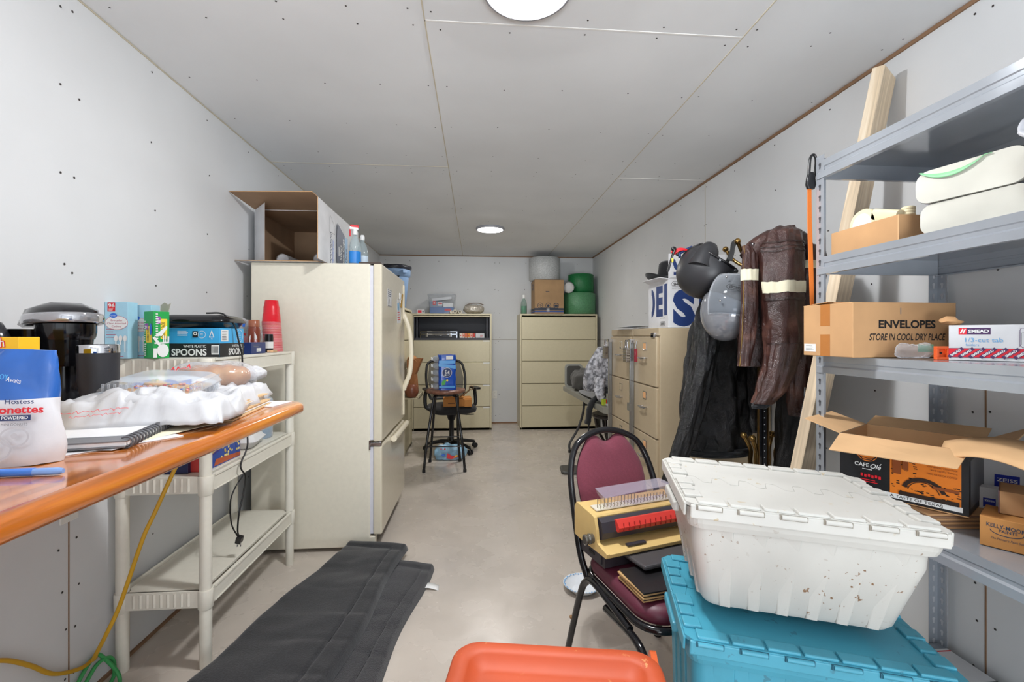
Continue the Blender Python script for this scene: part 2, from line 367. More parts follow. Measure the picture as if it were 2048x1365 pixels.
# ceiling lamps: slim round LED discs
DIFF = mat('lamp_diffuser', 'ffffff', emit=9.0); TRIMG = mat('lamp_trim_grey', '9a9aa0', 0.4, 'metal')
LLAB = ['flush round ceiling lamp above the middle of the room near the top edge', 'small-looking flush round ceiling lamp farther back, over the stool', 'flush round ceiling lamp behind the viewer by the doorway']
for i, (x, y) in enumerate(LAMP_SPOTS):
    th = thing('ceiling_lamp', LLAB[i], 'ceiling lamp', (x, y, CEIL), group='flush round ceiling lamps')
    m = M(); m.lathe([(.152, 0), (.155, -.012), (.150, -.022), (.137, -.024), (.135, -.018)], TRIMG, 48, cap=(True, False)); m.build('trim_ring', th)
    m = M(); m.lathe([(.136, -.016), (.134, -.0215), (.001, -.0225)], DIFF, 48, cap=(False, True)); m.build('diffuser', th)
    l = bpy.data.lights.new('lamp_light', 'AREA'); l.shape = 'DISK'; l.size = .26; l.energy = LAMP_POWER[i]; l.color = (1.0, .975, .94) if i == 1 else (.97, .985, 1.0)
    o = bpy.data.objects.new('lamp_light', l); COL.objects.link(o); o.parent = th; o.location = (0, 0, -.028)
    l = bpy.data.lights.new('lamp_side_glow', 'POINT'); l.shadow_soft_size = .006; l.energy = SIDE_POWER[i]; l.color = (1.0, .975, .94) if i == 1 else (.97, .985, 1.0)
    o = bpy.data.objects.new('lamp_side_glow', l); COL.objects.link(o); o.parent = th; o.location = (0, 0, -.031)
# outlets
PLW = mat('outlet_white', 'e4e2dc', .35); 
def outlet(name, label, loc, rz, n=2):
    th = thing(name, label, 'outlet', loc, (0, 0, rz)); m = M(); m.bb((-.035, -.006, -.058), (.035, 0, .058), PLW); m.build('cover_plate', th, bev=.003)
    for dz in (-.026, .026):
        m = M(); m.push(Tr(0, -.006, dz) @ Rx(90)); m.lathe([(.016, 0), (.0155, .002)], PLW, 16); m.pop(); m.bb((-.007, -.0088, dz - .002), (-.005, -.0078, dz + .006), BLACK); m.bb((.005, -.0088, dz - .002), (.007, -.0078, dz + .006), BLACK); m.build('receptacle', th)
outlet('wall_outlet', 'white duplex wall outlet low on the back wall between the two wide file cabinets', (.27, WB, .42), 0)
outlet('wall_outlet', 'white duplex outlet on the left wall, just under the wooden counter', (WL, 1.652, .70), 90)
# ================================================================ LARGE THINGS
# ---- wooden bar counter
VARN = mat('varnished_pine', 'c06a22', 0.16, 'wood', col2='d8862c', coat=1.0)
th = thing('bar_counter', 'long varnished orange-brown wooden counter along the left wall', 'counter', (0, 0, 0))
m = M()
out = [(-1.374, -.6), (-.625, -.6), (-.60, -.57)] + [(-.60, y) for y in (0, .8, 1.4)] + [(-.60 - .07 + .07 * math.cos(R(a)), 1.635 + .07 * math.sin(R(a))) for a in (0, 20, 45, 70, 90)] + [(-1.374, 1.705)]
def inset(o, d):
    c = (-.985, .55); r = []
    for x, y in o: r.append((x - d if x > -1.3 else x, y - d if y > 1.6 else (y + d if y < -.5 else y)))
    return r
prof = [(1.000, .012), (1.003, .004), (1.010, 0), (1.024, 0), (1.033, .004), (1.0385, .012), (1.040, .022)]
m.loft([[(x, y, z) for x, y in inset(out, d)] for z, d in prof], VARN, smooth=True)
m.build('top', th)
m = M(); m.bb((-1.374, -.6, .93), (-1.335, 1.6, 1.0), VARN); m.build('wall_cleat', th)
m = M(); m.bb((-1.374, -.55, 0), (-.7, -.51, 1.0), VARN); m.build('end_panel', th)
# ---- white plastic shelving unit
SHW = mat('cream_resin', 'e0dccf', 0.42, bump=0.04)
th = thing('plastic_shelf_unit', 'cream white plastic shelving unit between the wooden counter and the refrigerator', 'shelving unit', (0, 0, 0))
LX, RX, NY, FY = -1.335, -1.035, 1.835, 2.625
for zt in (.30, .735, 1.185):
    m = M(); m.bb((LX + .01, NY - .012, zt - .012), (RX - .01, FY + .01, zt), SHW)
    zb = zt - .065
    m.bb((RX + .008, NY, zb), (RX + .018, FY, zt), SHW); m.bb((LX - .018, NY, zb), (LX - .008, FY, zt), SHW)
    m.bb((RX + .018, NY + .03, zt - .01), (RX + .022, FY - .03, zt), SHW); m.bb((RX + .018, NY + .03, zb), (RX + .021, FY - .03, zb + .006), SHW)
    for y0, y1, sgn in ((NY - .016, NY - .004, -1), (FY + .004, FY + .016, 1)):
        m.bb((LX + .01, y0, zb), (RX - .01, y1, zt), SHW)
        for k in range(9):
            x = LX + .05 + k * .0245; yy = y0 if sgn < 0 else y1
            m.push(Tr(x, yy, (zb + zt) / 2)); m.loft([[(-.006, 0, -.024), (0, sgn * .005, -.024), (.006, 0, -.024)], [(-.006, 0, .026), (0, sgn * .005, .026), (.006, 0, .026)]], SHW, smooth=False); m.pop()
    m.build('shelf', th, bev=.002)
for x in (LX, RX):
    for y in (NY, FY):
        m = M(); m.smooth = True
        m.lathe([(.0195, 0), (.021, .004), (.0215, .225), (.0215, 1.11)], SHW, 20, c=(x, y, 0))
        for zt in (.30, .735, 1.185): m.lathe([(.0225, -.075), (.0255, -.070), (.0265, -.004), (.0245, 0)] , SHW, 20, c=(x, y, zt))
        m.build('leg', th)
# ---- refrigerator
ALM = mat('almond_enamel', 'e0dac9', 0.35, bump=0.05); ALD = mat('almond_door', 'd6cdb8', 0.22, bump=0.08); GASK = mat('gasket', 'd0d0d8', .5); HNDL = mat('almond_handle', 'ece2ca', .3)
th = thing('refrigerator', 'tall almond refrigerator with a bottom freezer, seen from its side', 'refrigerator', (0, 0, 0))
fx0, fx1, dx0, dx1, fy0, fy1, ft = -1.30, -.625, -.607, -.555, 2.745, 3.60, 1.70
m = M(); m.bb((fx0, fy0, .025), (fx1, fy1, ft), ALM); m.build('cabinet', th, bev=.006)
m = M(); m.bb((fx1 - .02, fy0 + .03, .02), (fx1 + .02, fy1 - .03, .09), mat('dark_grille', '4a463e', .6)); m.build('toe_grille', th)
m = M(); m.bb((fx1 - .005, fy0 + .0, .012), (fx1 + .03, fy0 + .05, .085), ALM); m.build('corner_foot', th, bev=.004)
m = M(); m.bb((fx1, fy0 + .008, .10), (dx0, fy1 - .008, .615), GASK); m.bb((fx1, fy0 + .008, .655), (dx0, fy1 - .008, 1.69), GASK); m.build('door_gasket', th)
m = M(); m.bb((dx0, fy0, .095), (dx1, fy1, .62), ALD); f = m.build('freezer_door', th, bev=.01)
m = M(); m.bb((dx0, fy0, .645), (dx1, fy1, 1.70), ALD); d = m.build('refrigerator_door', th, bev=.01)
m = M(); yh = fy1 - .06
m.tube(curve([(dx1 - .004, yh, 1.44), (dx1 + .018, yh - .005, 1.40), (dx1 + .05, yh - .01, 1.30), (dx1 + .062, yh - .01, 1.14), (dx1 + .05, yh - .01, .99), (dx1 + .015, yh - .005, .90), (dx1 + .004, yh, .86)]), .014, HNDL, 12, flat=(1.0, 1.3))
m.bb((dx1 - .002, yh - .016, 1.40), (dx1 + .010, yh + .012, 1.66), HNDL); m.bb((dx1 - .002, yh - .016, .67), (dx1 + .010, yh + .012, .90), HNDL)
m.build('door_handle', d, bev=.004)
m = M(); m.tube([(dx1 + .02, fy0 + .28, .60), (dx1 + .024, fy0 + .45, .603), (dx1 + .02, fy1 - .02, .60)], .02, HNDL, 14); m.build('drawer_handle', f)
m = M(); m.bb((fx1 - .004, fy0 - .008, .60), (fx1 + .004, fy0 + .02, .655), CHROME); m.bb((fx1, fy0 - .006, .622), (dx1 - .005, fy0 + .02, .640), CHROME); m.lathe([(.008, -.02), (.008, .02)], CHROME, 12, c=(dx1 - .012, fy0 + .01, .631)); m.build('centre_hinge', th, bev=.001)
m = M(); m.bb((fx1 - .07, fy0 + .02, ft), (dx1 - .01, fy0 + .10, ft + .012), mat('hinge_cover', '463a34', .5)); m.build('top_hinge_cover', th, bev=.003)
# papers and magnets on the door (they face +X)
def doorpaper(name, lab, cat, y, z, w, h, fn, rot=0, grp=None):
    o = thing(name, lab, cat, (dx1 + .0005, y, z), (rot, 0, 0), grp); m = M(); m.bb((0, 0, 0), (.0012, w, h), WCARD); m.build('sheet', o)
    m = M(); F = Face(m, (.0012, 0, 0), (0, 1, 0), (0, 0, 1)); fn(F, w, h); m.build('printed_artwork', o)
def a1(F, w, h): F.line([(.004, .004), (w - .004, .004), (w - .004, h - .004), (.004, h - .004), (.004, .004)], .003, BLACK); F.greek(.012, h * .55, w * .75, h * .35, 3, NAVY); F.line([(.03, .02), (.05, .05), (.06, .02)], .004, BLACK)
def a2(F, w, h): F.greek(.01, h * .1, w * .8, h * .4, 4, RED); F.rect(.01, h * .55, w * .5, h * .3, mat('print_sky', '8ac4ea', .5)); F.line([(w * .3, h * .5), (w * .6, h * .9)], .006, NAVY)
doorpaper('door_note', 'white note with a black frame high on the refrigerator door, nearest the hinge', 'note', fy0 + .17, 1.46, .13, .11, a1)
doorpaper('door_picture', 'white sheet with blue and red printing on the refrigerator door near its handle', 'paper', fy0 + .52, 1.36, .15, .17, a2, 4)
o = thing('star_magnet', 'small white star-shaped magnet above the printed sheet on the refrigerator door', 'magnet', (dx1 + .001, fy0 + .62, 1.55)); m = M()
m.push(Matrix(((0, 0, 1, 0), (1, 0, 0, 0), (0, 1, 0, 0), (0, 0, 0, 1)))); m.prism([((.04 if k % 2 else .018) * math.sin(k * math.pi / 5), (.04 if k % 2 else .018) * math.cos(k * math.pi / 5)) for k in range(10)], 0, .008, WHITE); m.pop(); m.build('star', o)
m = M(); m.push(Tr(.004, .05, -.02) @ Rx(-35)); m.bb((0, -.006, -.06), (.008, .006, .06), mat('gold_pen', 'a8823a', .4)); m.pop(); m.build('clip', o)
# ---- tall almond cabinet beyond the refrigerator (drawers face the room)
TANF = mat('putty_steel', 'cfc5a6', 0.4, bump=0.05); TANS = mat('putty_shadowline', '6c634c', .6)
def lateral(name, lab, loc, rz, w, d, h, zs, open_top=False, handles=True, grp=None):
    """front faces local -Y; origin at the front left floor corner"""
    o = thing(name, lab, 'file cabinet', loc, (0, 0, rz), grp); t = .022
    m = M(); m.bb((0, 0, 0), (w, .02, zs[-1]), TANF) ; m.bb((0, 0, 0), (t, d, h), TANF); m.bb((w - t, 0, 0), (w, d, h), TANF)
    m.bb((t, 0, h - t), (w - t, d, h), TANF); m.bb((t, d - .01, 0), (w - t, d, h - t), TANF); m.bb((t, .0, 0), (w - t, d - .01, .03), TANF)
    m.build('cabinet_body', o, bev=.002)
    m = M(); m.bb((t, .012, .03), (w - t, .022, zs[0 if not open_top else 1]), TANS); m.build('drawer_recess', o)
    for i in range(len(zs) - 1):
        top, bot = zs[i], zs[i + 1]
        if open_top and i == 0: continue
        m = M(); m.bb((t + .003, -.006, bot + .004), (w - t - .003, .014, top - .012), TANF); m.bb((t + .003, .002, top - .012), (w - t - .003, .014, top - .002), TANF)
        dr = m.build('drawer', o, bev=.003)
        if handles:
            m = M(); m.bb((w - t - .095, -.008, top - .020), (w - t - .006, .0, top - .006), WHITE); m.build('label_tab', dr)
    if open_top:
        DK = mat('dark_steel_inside', '3a3b42', 0.5); m = M()
        zb = zs[1]; m.bb((t, .02, zb), (w - t, d - .01, zb + .008), DK); m.bb((t, d - .02, zb), (w - t, d - .01, zs[0]), DK); m.bb((t, .02, zb), (t + .012, d - .01, zs[0]), DK); m.bb((w - t - .012, .02, zb), (w - t, d - .01, zs[0]), DK)
        m.bb((t, .03, zs[0] - .005), (w - t, d - .01, zs[0]), DK); m.bb((t + .03, .05, zb), (t + .05, .07, zs[0]), DK); m.bb((w - t - .05, .05, zb), (w - t - .03, .07, zs[0]), DK); m.bb((t + .01, .012, zb), (w - t - .01, .02, zb + .03), DK)
        m.build('open_compartment', o)
        m = M(); m.bb((t + .003, 0, zs[0] - .004), (w - t - .003, .30, zs[0] + .010), TANF); m.build('flipper_door', o, bev=.002)
    return o
zsL = [1.535, 1.218, .921, .619, .318, .03]; zsR = [1.535, 1.226, .930, .626, .325, .03]
lateral('lateral_file_cabinet', 'wide putty file cabinet at the back wall with its top compartment open', (-.855, 6.17, 0), 0, 1.067, .455, 1.575, zsL, True, True, 'wide file cabinets at the back wall')
lateral('lateral_file_cabinet', 'wide putty file cabinet at the back wall with five closed drawers, green rolls on top', (.597, 6.15, 0), 0, 1.067, .475, 1.575, zsR, False, False, 'wide file cabinets at the back wall')
lateral('lateral_file_cabinet', 'putty file cabinet against the left wall just beyond the refrigerator, trash can on top', (-.755, 4.53, 0), 90, .92, .49, 1.575, [1.535, 1.226, .93, .626, .325, .03], False, False)
# ---- beige vertical file cabinets with lock bars, on the right
BEI = mat('beige_steel', 'b9a78a', 0.42, bump=0.06); PINK = mat('label_orange', 'eab07c', .6)
def vfile(lab, y0, y1, key):
    o = thing('vertical_file_cabinet', lab, 'file cabinet', (1.045, y0, 0), group='beige four-drawer file cabinets'); w = y1 - y0; h = 1.318; d = .672
    m = M(); m.bb((.006, 0, 0), (d, w, h), BEI); m.build('cabinet_body', o, bev=.003)
    m = M(); m.bb((-.002, 0, h - .045), (.01, w, h), BEI); m.build('top_rail', o, bev=.002); m = M(); m.bb((-.002, 0, 0), (.01, w, .05), BEI); m.build('bottom_rail', o, bev=.002)
    for k in range(4):
        zt = h - .05 - k * .30; zb = zt - .293
        m = M(); m.bb((-.010, .02, zb), (.008, w - .012, zt), BEI); dr = m.build('drawer', o, bev=.004)
        yc = w / 2 - .02
        m = M(); m.bb((-.013, yc - .026, zt - .085), (-.010, yc + .03, zt - .035), CHROME); m.build('label_holder', dr, bev=.001)
        m = M(); m.bb((-.0138, yc - .018, zt - .078), (-.013, yc + .022, zt - .042), PINK if key else BEI); m.build('label_card', dr)
        m = M(); m.tube([(-.010, yc - .03, zt - .13), (-.03, yc - .03, zt - .132), (-.034, yc - .055, zt - .130)], .005, CHROME, 8); m.tube([(-.034, yc - .06, zt - .13), (-.036, yc, zt - .134), (-.034, yc + .065, zt - .13)], [.003, .007, .003], CHROME, 8); m.tube([(-.010, yc + .03, zt - .13), (-.034, yc + .03, zt - .132)], .005, CHROME, 8)
        m.lathe([(.004, 0), (.004, .004)], BMETAL, 8, c=(-.033, yc, zt - .134)); m.build('handle', dr)
    m = M(); m.bb((-.034, w - .045, .12), (-.012, w - .010, 1.245), ZINC); m.bb((-.040, w - .052, .12), (-.034, w - .036, 1.245), ZINC); m.bb((-.04, w - .05, 1.225), (-.004, w - .005, 1.25), CHROME)
    for z in (.35, .78): m.bb((-.045, w - .055, z), (-.03, w, z + .05), ZINC)
    m.build('lock_bar', o, bev=.002)
    pl = thing('padlock', ['laminated padlock on the lock bar of the file cabinet nearest the coat rack', 'laminated padlock on the lock bar of the farther beige file cabinet'][0 if key else 1], 'padlock', (1.045 - .058, y0 + w - .036, 1.10), group='padlocks on the lock bars')
    m = M(); m.bb((-.017, -.035, 0), (.010, .03, .095), mat('padlock_steel', '8f8880', .35, 'metal', metal=.9)); 
    for k in range(5): m.bb((-.019, -.036, .012 + k * .017), (.012, .031, .020 + k * .017), MATS['padlock_steel'])
    m.build('padlock_body', pl, bev=.006)
    m = M(); m.tube([(-.003, -.02, .09), (-.003, -.02, .125), (-.003, -.01, .142), (-.003, .008, .142), (-.003, .018, .125), (-.003, .018, .09)], .006, CHROME, 8); m.build('shackle', pl)
    return o
v = vfile('beige four-drawer file cabinet nearest the coat rack, with orange drawer labels', 2.53, 2.955, True)
vfile('beige four-drawer file cabinet behind the one with orange drawer labels', 2.965, 3.44, False)
m = M(); m.box((-.008, .06, 1.275), (.02, .05, .03), CHROME); m.build('cabinet_lock', v, bev=.005)
o = thing('key_fob', 'dark red key fob hanging on the top drawer of the nearer beige cabinet', 'key ring', (1.045, 2.86, 1.16)); m = M()
m.prism(rrect(.022, .010, .004), -.055, .03, mat('fob_red', '8e2432', .5)); m.pop if 0 else None; m.build('fob', o, loc=(-.018, 0, 0), bev=.002)
m = M(); m.tube([(-.018, 0, .03), (-.018, .004, .05), (-.012, 0, .075), (-.006, 0, .085)], .0025, CHROME, 6); m.bb((-.0245, -.006, -.01), (-.0235, .006, .012), WHITE); m.build('ring', o)
# ---- grey metal shelving on the right
GST = mat('grey_shelf_steel', 'a9aeb5', 0.38, 'metal', metal=.35); GSD = mat('slot_dark', '3c3c40', .7); GSL = mat('slot_light', 'b0b0b4', .6)
X0, X1, Y1, Y0s = 1.225, 1.700, 1.552, .30
th = thing('metal_shelving_unit', 'grey steel shelving unit with slotted uprights against the right wall', 'shelving unit', (0, 0, 0))
for x, sx in ((X0, 1), (X1, -1)):
    for y, sy in ((Y1, -1), (Y0s, 1)):
        m = M(); h = 1.915; t = .002
        a, b = sorted((x, x + sx * .036)); 
        m.bb((a, y, 0), (b, y + sy * t, h), GST)
        a2_, b2_ = sorted((y, y + sy * .036)); m.bb((x, a2_, 0), (x + sx * t, b2_, h), GST)
        k = 0; z = .03
        while z < h - .02:   # keyhole slots punched in both faces
            for (cx, cy, ax) in (((a + b) / 2, y, 0), (x, (a2_ + b2_) / 2, 1)):
                for off in (-.0006, t + .0006):
                    s_ = sy if ax == 0 else sx; p = s_ * off
                    ring = [(.0055 * math.cos(q), .0055 * math.sin(q) + .006) for q in [R(-60 + i * 30) for i in range(10)]] + [(-.0028, -.010), (.0028, -.010)]
                    vs = [((cx + u if ax == 0 else cx + p), (cy + p if ax == 0 else cy + u), z + w_) for u, w_ in ring]
                    m.add(vs, [tuple(range(12))], GSD if off < 0 else GSL, False)
            z += .0385
        m.build('upright', th)
for zt in (1.895, 1.552, 1.202, .732, .14):
    m = M(); m.bb((X0 + .004, Y0s + .004, zt - .004), (X1 - .004, Y1 - .004, zt), GST)
    for x, s_ in ((X0, 1), (X1, -1)):   # rolled beams along the long sides
        pr = [(0, 0), (0, -.022), (.004, -.026), (.004, -.034), (-.003, -.040), (-.003, -.062), (.014, -.062), (.014, -.058), (.003, -.055), (.003, 0)]
        m.loft([[(x + s_ * p, y, zt + q) for p, q in pr] for y in (Y0s + .005, Y1 - .005)], GST, smooth=False)
    for y, s_ in ((Y1, -1), (Y0s, 1)):
        pr = [(0.003, 0), (.003, -.03), (.006, -.034), (.003, -.038), (.003, -.060), (.016, -.060), (.016, -.057), (.006, -.055), (.006, 0)]
        m.loft([[(x, y + s_ * p, zt + q) for p, q in pr] for x in (X0 + .005, X1 - .005)], GST, smooth=False)
    m.build('shelf', th)
# ================================================================ TOTES
def tote(lab, loc, rot, w, l, h, mt, lidm, nflap=6, ribs=6, lip=.06, top_open=False):
    """attached-lid container; local origin = front left bottom corner; x right, y back"""
    o = thing('lidded_tote', lab, 'storage tote', loc, rot, 'stacked lidded totes'); cx, cy = w / 2, l / 2
    ti = .10; m = M()     # tapered body
    def ring(z, f, r=.03): return [(x, y, z) for x, y in rrect(w - 2 * f, l - 2 * f, r, 5, cx, cy)]
    zl = h - lip
    m.loft([ring(0, .068), ring(.012, .060), ring(zl - .05, .026), ring(zl, .024)], mt, smooth=True)
    m.build('tub', o)
    m = M()
    m.loft([ring(zl - .012, .014), ring(zl, .010), ring(h - .014, .006)], mt, smooth=False); m.build('rim_band', o, bev=.003)
    # wedge-shaped ribs on all four sides
    m = M()
    def rib(p0, p1, n, wt, wb, dp):   # p0 bottom, p1 top, n outward normal
        t = Vector((-n[1], n[0], 0)); n = Vector((n[0], n[1], 0)); p0 = Vector(p0); p1 = Vector(p1)
        r = [[p + t * (-wd) - n * .01, p + t * (-wd) + n * dp * .3, p + t * (wd * .75) + n * dp, p + t * wd - n * .01] for p, wd, dp in ((p0, wb, dp * .35), (p1, wt, dp))]
        m.loft([[tuple(q) for q in k] for k in r], mt, smooth=False)
    for k in range(ribs):
        f = (k + .75) / (ribs + .5); xb = .065 + (w - .13) * f; xt = .035 + (w - .07) * f
        for yb, yt, ny in ((.060, .026, -1), (l - .060, l - .026, 1)):
            rib((xb, yb, .004), (xt, yt, zl), (0, ny), .026, .013, .009)
    for k in range(3):
        f = (k + .75) / 3.5; yb = .065 + (l - .13) * f
        for xb, xt, nx in ((.060, .026, -1), (w - .060, w - .026, 1)): rib((xb, yb, .004), (xt, yb, zl), (nx, 0), .030, .02, .008)
    m.build('side_ribs', o, bev=.003)
    # two interlocking lid halves, meeting in a toothed line along the middle
    DKS = mat('lid_gap_dark_%s' % ('c' if mt is CYAN else 'w'), '2c6478' if mt is CYAN else '8c867a', .8)
    for s_ in (0, 1):
        m = M(); y0, y1 = (.004, cy) if s_ == 0 else (cy, l - .004)
        teeth = []
        nt = 8
        for k in range(nt * 2 + 1):
            x = .004 + (w - .008) * k / (nt * 2); off = .022 * (1 if k % 2 else -1)
            teeth += [(x, cy + off)] if k in (0, nt * 2) else [(x - .006, cy - off), (x + .006, cy + off)]
        teeth = [(x, y + (-.001 if s_ == 0 else .001)) for x, y in teeth]
        pts = ([(.004, .02), (.02, .004), (w - .02, .004), (w - .004, .02)] + teeth[::-1]) if s_ == 0 else (teeth + [(w - .004, l - .02), (w - .02, l - .004), (.02, l - .004), (.004, l - .02)])
        m.prism(pts, h - .010, h - .002, lidm)
        yf = .004 if s_ == 0 else l - .004; yi = .03 if s_ == 0 else l - .03; a, b = sorted((yf, yi))
        m.bb((.02, a, h - .004), (w - .02, a + .012 if s_ == 0 else b, h + .004), lidm) if 0 else None
        # raised stepped border
        e0, e1 = sorted((yf, yf + (.035 if s_ == 0 else -.035)))
        seg = (w - .05) / 7
        for k in range(7): m.bb((.025 + k * seg + .003, e0 + .004, h - .004), (.025 + (k + 1) * seg - .003, e1, h + .004), lidm)
        for xx0, xx1 in ((.006, .045), (w - .045, w - .006)):
            q0, q1 = sorted((yi + (.01 if s_ == 0 else -.01), cy + (-.02 if s_ == 0 else .02))); n_ = 3; sg = (q1 - q0) / n_
            for k in range(n_): m.bb((xx0, q0 + k * sg + .004, h - .004), (xx1 - (.008 if k % 2 else 0), q0 + (k + 1) * sg - .004, h + .005), lidm)
        # skirt
        q0, q1 = sorted((yf, yf + (.006 if s_ == 0 else -.006))); m.bb((.012, q0 - .002, h - .034), (w - .012, q1, h - .004), lidm)
        for xx0, xx1 in ((0, .006), (w - .006, w)):
            q0, q1 = sorted((yf + (.012 if s_ == 0 else -.012), cy)); m.bb((xx0, q0, h - .034), (xx1, q1, h - .004), lidm)
        ld = m.build('lid_flap', o, bev=.003)
        m = M(); nf = nflap   # hinge knuckles: slots with a round pin
        for k in range(nf):
            xc = (k + .6) * w / (nf + .2); wd = w * .052; yy = -.001 if s_ == 0 else l + .001; a, b = sorted((yy, yy + (.008 if s_ == 0 else -.008)))
            m.bb((xc - wd, a, h - .0135), (xc + wd, b, h - .0035), DKS)
            m.tube([(xc - wd + .003, yy + (.001 if s_ == 0 else -.001), h - .008), (xc + wd - .003, yy + (.001 if s_ == 0 else -.001), h - .008)], .0052, lidm, 8)
        m.build('hinge_pins', ld)
    for x, s_ in ((.012, -1), (w - .012, 1)): m = M(); a, b = sorted((x, x + s_ * .016)); m.bb((a, cy - .07, zl - .022), (b, cy + .07, zl + .002), mt); m.build('hand_grip', o, bev=.005)
    return o
DIRTW = mat('dirty_white_plastic', 'bfbdb7', .42, 'dirty', col2='7a5a3e', scale=75); DIRTWL = mat('worn_white_lid', 'c6c4be', .45, 'dirty', col2='b7a78a')
CYAN = mat('turquoise_plastic', '469cb4', .42, 'dirty', col2='3d7d90')
tote('big dirty white lidded tote on top of the turquoise tote', (.4446, .9667, .656), (0, 3.0, -15.4), .518, .395, .250, DIRTW, DIRTWL, lip=.046)
tote('turquoise lidded tote under the dirty white tote', (.418, .955, .032), (0, 3.0, -15.4), .540, .392, .588, CYAN, CYAN, lip=.046)
# ---- orange storage totes with smooth lids
ORG = mat('orange_plastic', 'c9532a', .55, 'dirty', col2='e09a60'); ORD = mat('orange_tub', 'd8602c', .4, bump=.02)
def smooth_tote(lab, loc, rot, w, l, h):
    o = thing('orange_tote', lab, 'storage tote', loc, rot, 'orange totes'); cx, cy = w / 2, l / 2; m = M()
    def ring(z, f, r=.06): return [(x, y, z) for x, y in rrect(w - 2 * f, l - 2 * f, max(.012, r - f * .6), 7, cx, cy)]
    m.loft([ring(0, .07), ring(.01, .06), ring(h - .03, .012), ring(h - .025, .004)], ORD); m.build('tub', o)
    m = M(); m.loft([ring(h - .022, -.002), ring(h - .006, 0), ring(h, .006), ring(h + .001, .038), ring(h - .004, .042), ring(h - .020, .062), ring(h - .0205, .075)], ORG, cap=(False, True)); m.build('lid', o)
    return o
smooth_tote('orange tote with a recessed lid at the bottom edge, left of the turquoise tote', (-.100, .788, 0), (0, 0, -9.5), .475, .336, .53)
o = thing('orange_tray', 'shallow orange plastic tray standing on edge against the turquoise tote', 'tray', (.405, 1.0, .0)); m = M()
m.push(Tr(0, 0, .265) @ Rz(-15) @ Ry(90)); m.prism(rrect(.52, .17, .05, 6), -.007, .007, ORD); m.prism(rrect(.48, .13, .04, 6), -.010, .010, ORG); m.pop(); m.build('panel', o, bev=.004)
# ================================================================ THINGS ON THE COUNTER (top at z = 1.04)
CT = 1.0405
# ---- single-cup coffee maker
GLB = mat('glossy_black', '101014', .12, bump=.02); SIL = mat('silver_plastic', 'b8b8bc', .25, 'metal', metal=.7); SMOKE = mat('smoked_plastic', '3c3a3c', .08, 'smoke', alpha=.45, col2='1c1c20')
o = thing('coffee_maker', 'black single-cup coffee maker with a silver handle band at the left end of the counter', 'coffee maker', (-1.125, 1.295, CT), (0, 0, 52)); o.scale = (.80, .80, .92)
m = M()   # column and base
m.loft([[(x, y, z) for x, y in rrect(w, l, .04, 5, cx, cy)] for w, l, cx, cy, z in ((.19, .30, .02, .02, 0), (.19, .30, .02, .02, .028), (.17, .14, .0, .10, .045), (.16, .13, .0, .105, .20), (.17, .15, 0, .095, .27))], GLB); m.build('body', o)
m = M(); m.loft([[(x, y, z) for x, y in rrect(.13, .13, .05, 6, .03, -.06)] for z in (.030, .044)], mat('drip_tray_grey', '4a4a4e', .3)); m.build('drip_tray', o)
m = M(); m.lathe([(.050, .165), (.056, .18), (.064, .215), (.067, .245)], SMOKE, 28, c=(.03, -.06, 0)); m.lathe([(.069, .240), (.073, .250), (.075, .262), (.075, .285)], GLB, 28, c=(.03, -.06, 0)); m.lathe([(.050, .05), (.050, .165)], GLB, 24, c=(.03, -.02, 0)); m.build('brew_head', o)
m = M(); rg = []
for y, hw, z0, z1 in ((.20, .05, .275, .29), (.14, .080, .275, .318), (.04, .088, .280, .345), (-.06, .088, .284, .346), (-.14, .062, .290, .332), (-.165, .03, .296, .315)):
    rg.append([(.03 + hw * c_, y, z0 + (z1 - z0) * q) for c_, q in ((-1, .2), (-.85, 0), (.85, 0), (1, .2), (.9, .7), (.4, 1), (-.4, 1), (-.9, .7))])
m.loft(rg, GLB); m.build('lid', o)
m = M(); arc = [(.03 + .093 * math.sin(R(a)), -.03 - .155 * math.cos(R(a)), .296 + .006 * math.cos(R(a))) for a in range(-115, 116, 10)]
m.tube(arc, .0145, SIL, 10, flat=(.35, 1)); m.build('silver_handle', o)
m = M(); rg = []
for z, w, l in ((.0, .075, .24), (.16, .085, .25), (.25, .08, .235), (.285, .05, .18), (.292, .02, .10)): rg.append([(x, y, z) for x, y in rrect(w, l, min(w, l) * .4, 5, -.135, .02)])
m.loft(rg, mat('dark_reservoir', '26262a', .15, bump=.02)); m.build('water_reservoir', o)
# ---- tumbler
o = thing('tumbler', 'matte black insulated tumbler with a steel rim beside the coffee maker', 'tumbler', (-.948, 1.225, CT)); o.scale = (.83, .83, 1); m = M()
m.lathe([(.034, 0), (.036, .003), (.038, .06), (.049, .12), (.0505, .188)], mat('matte_black_coat', '26262b', .55, bump=.05), 32); m.build('cup_body', o)
m = M(); m.lathe([(.0505, .188), (.0508, .207), (.0495, .209), (.0475, .207), (.0475, .12)], CHROME, 32, cap=(False, True)); m.build('steel_rim', o)
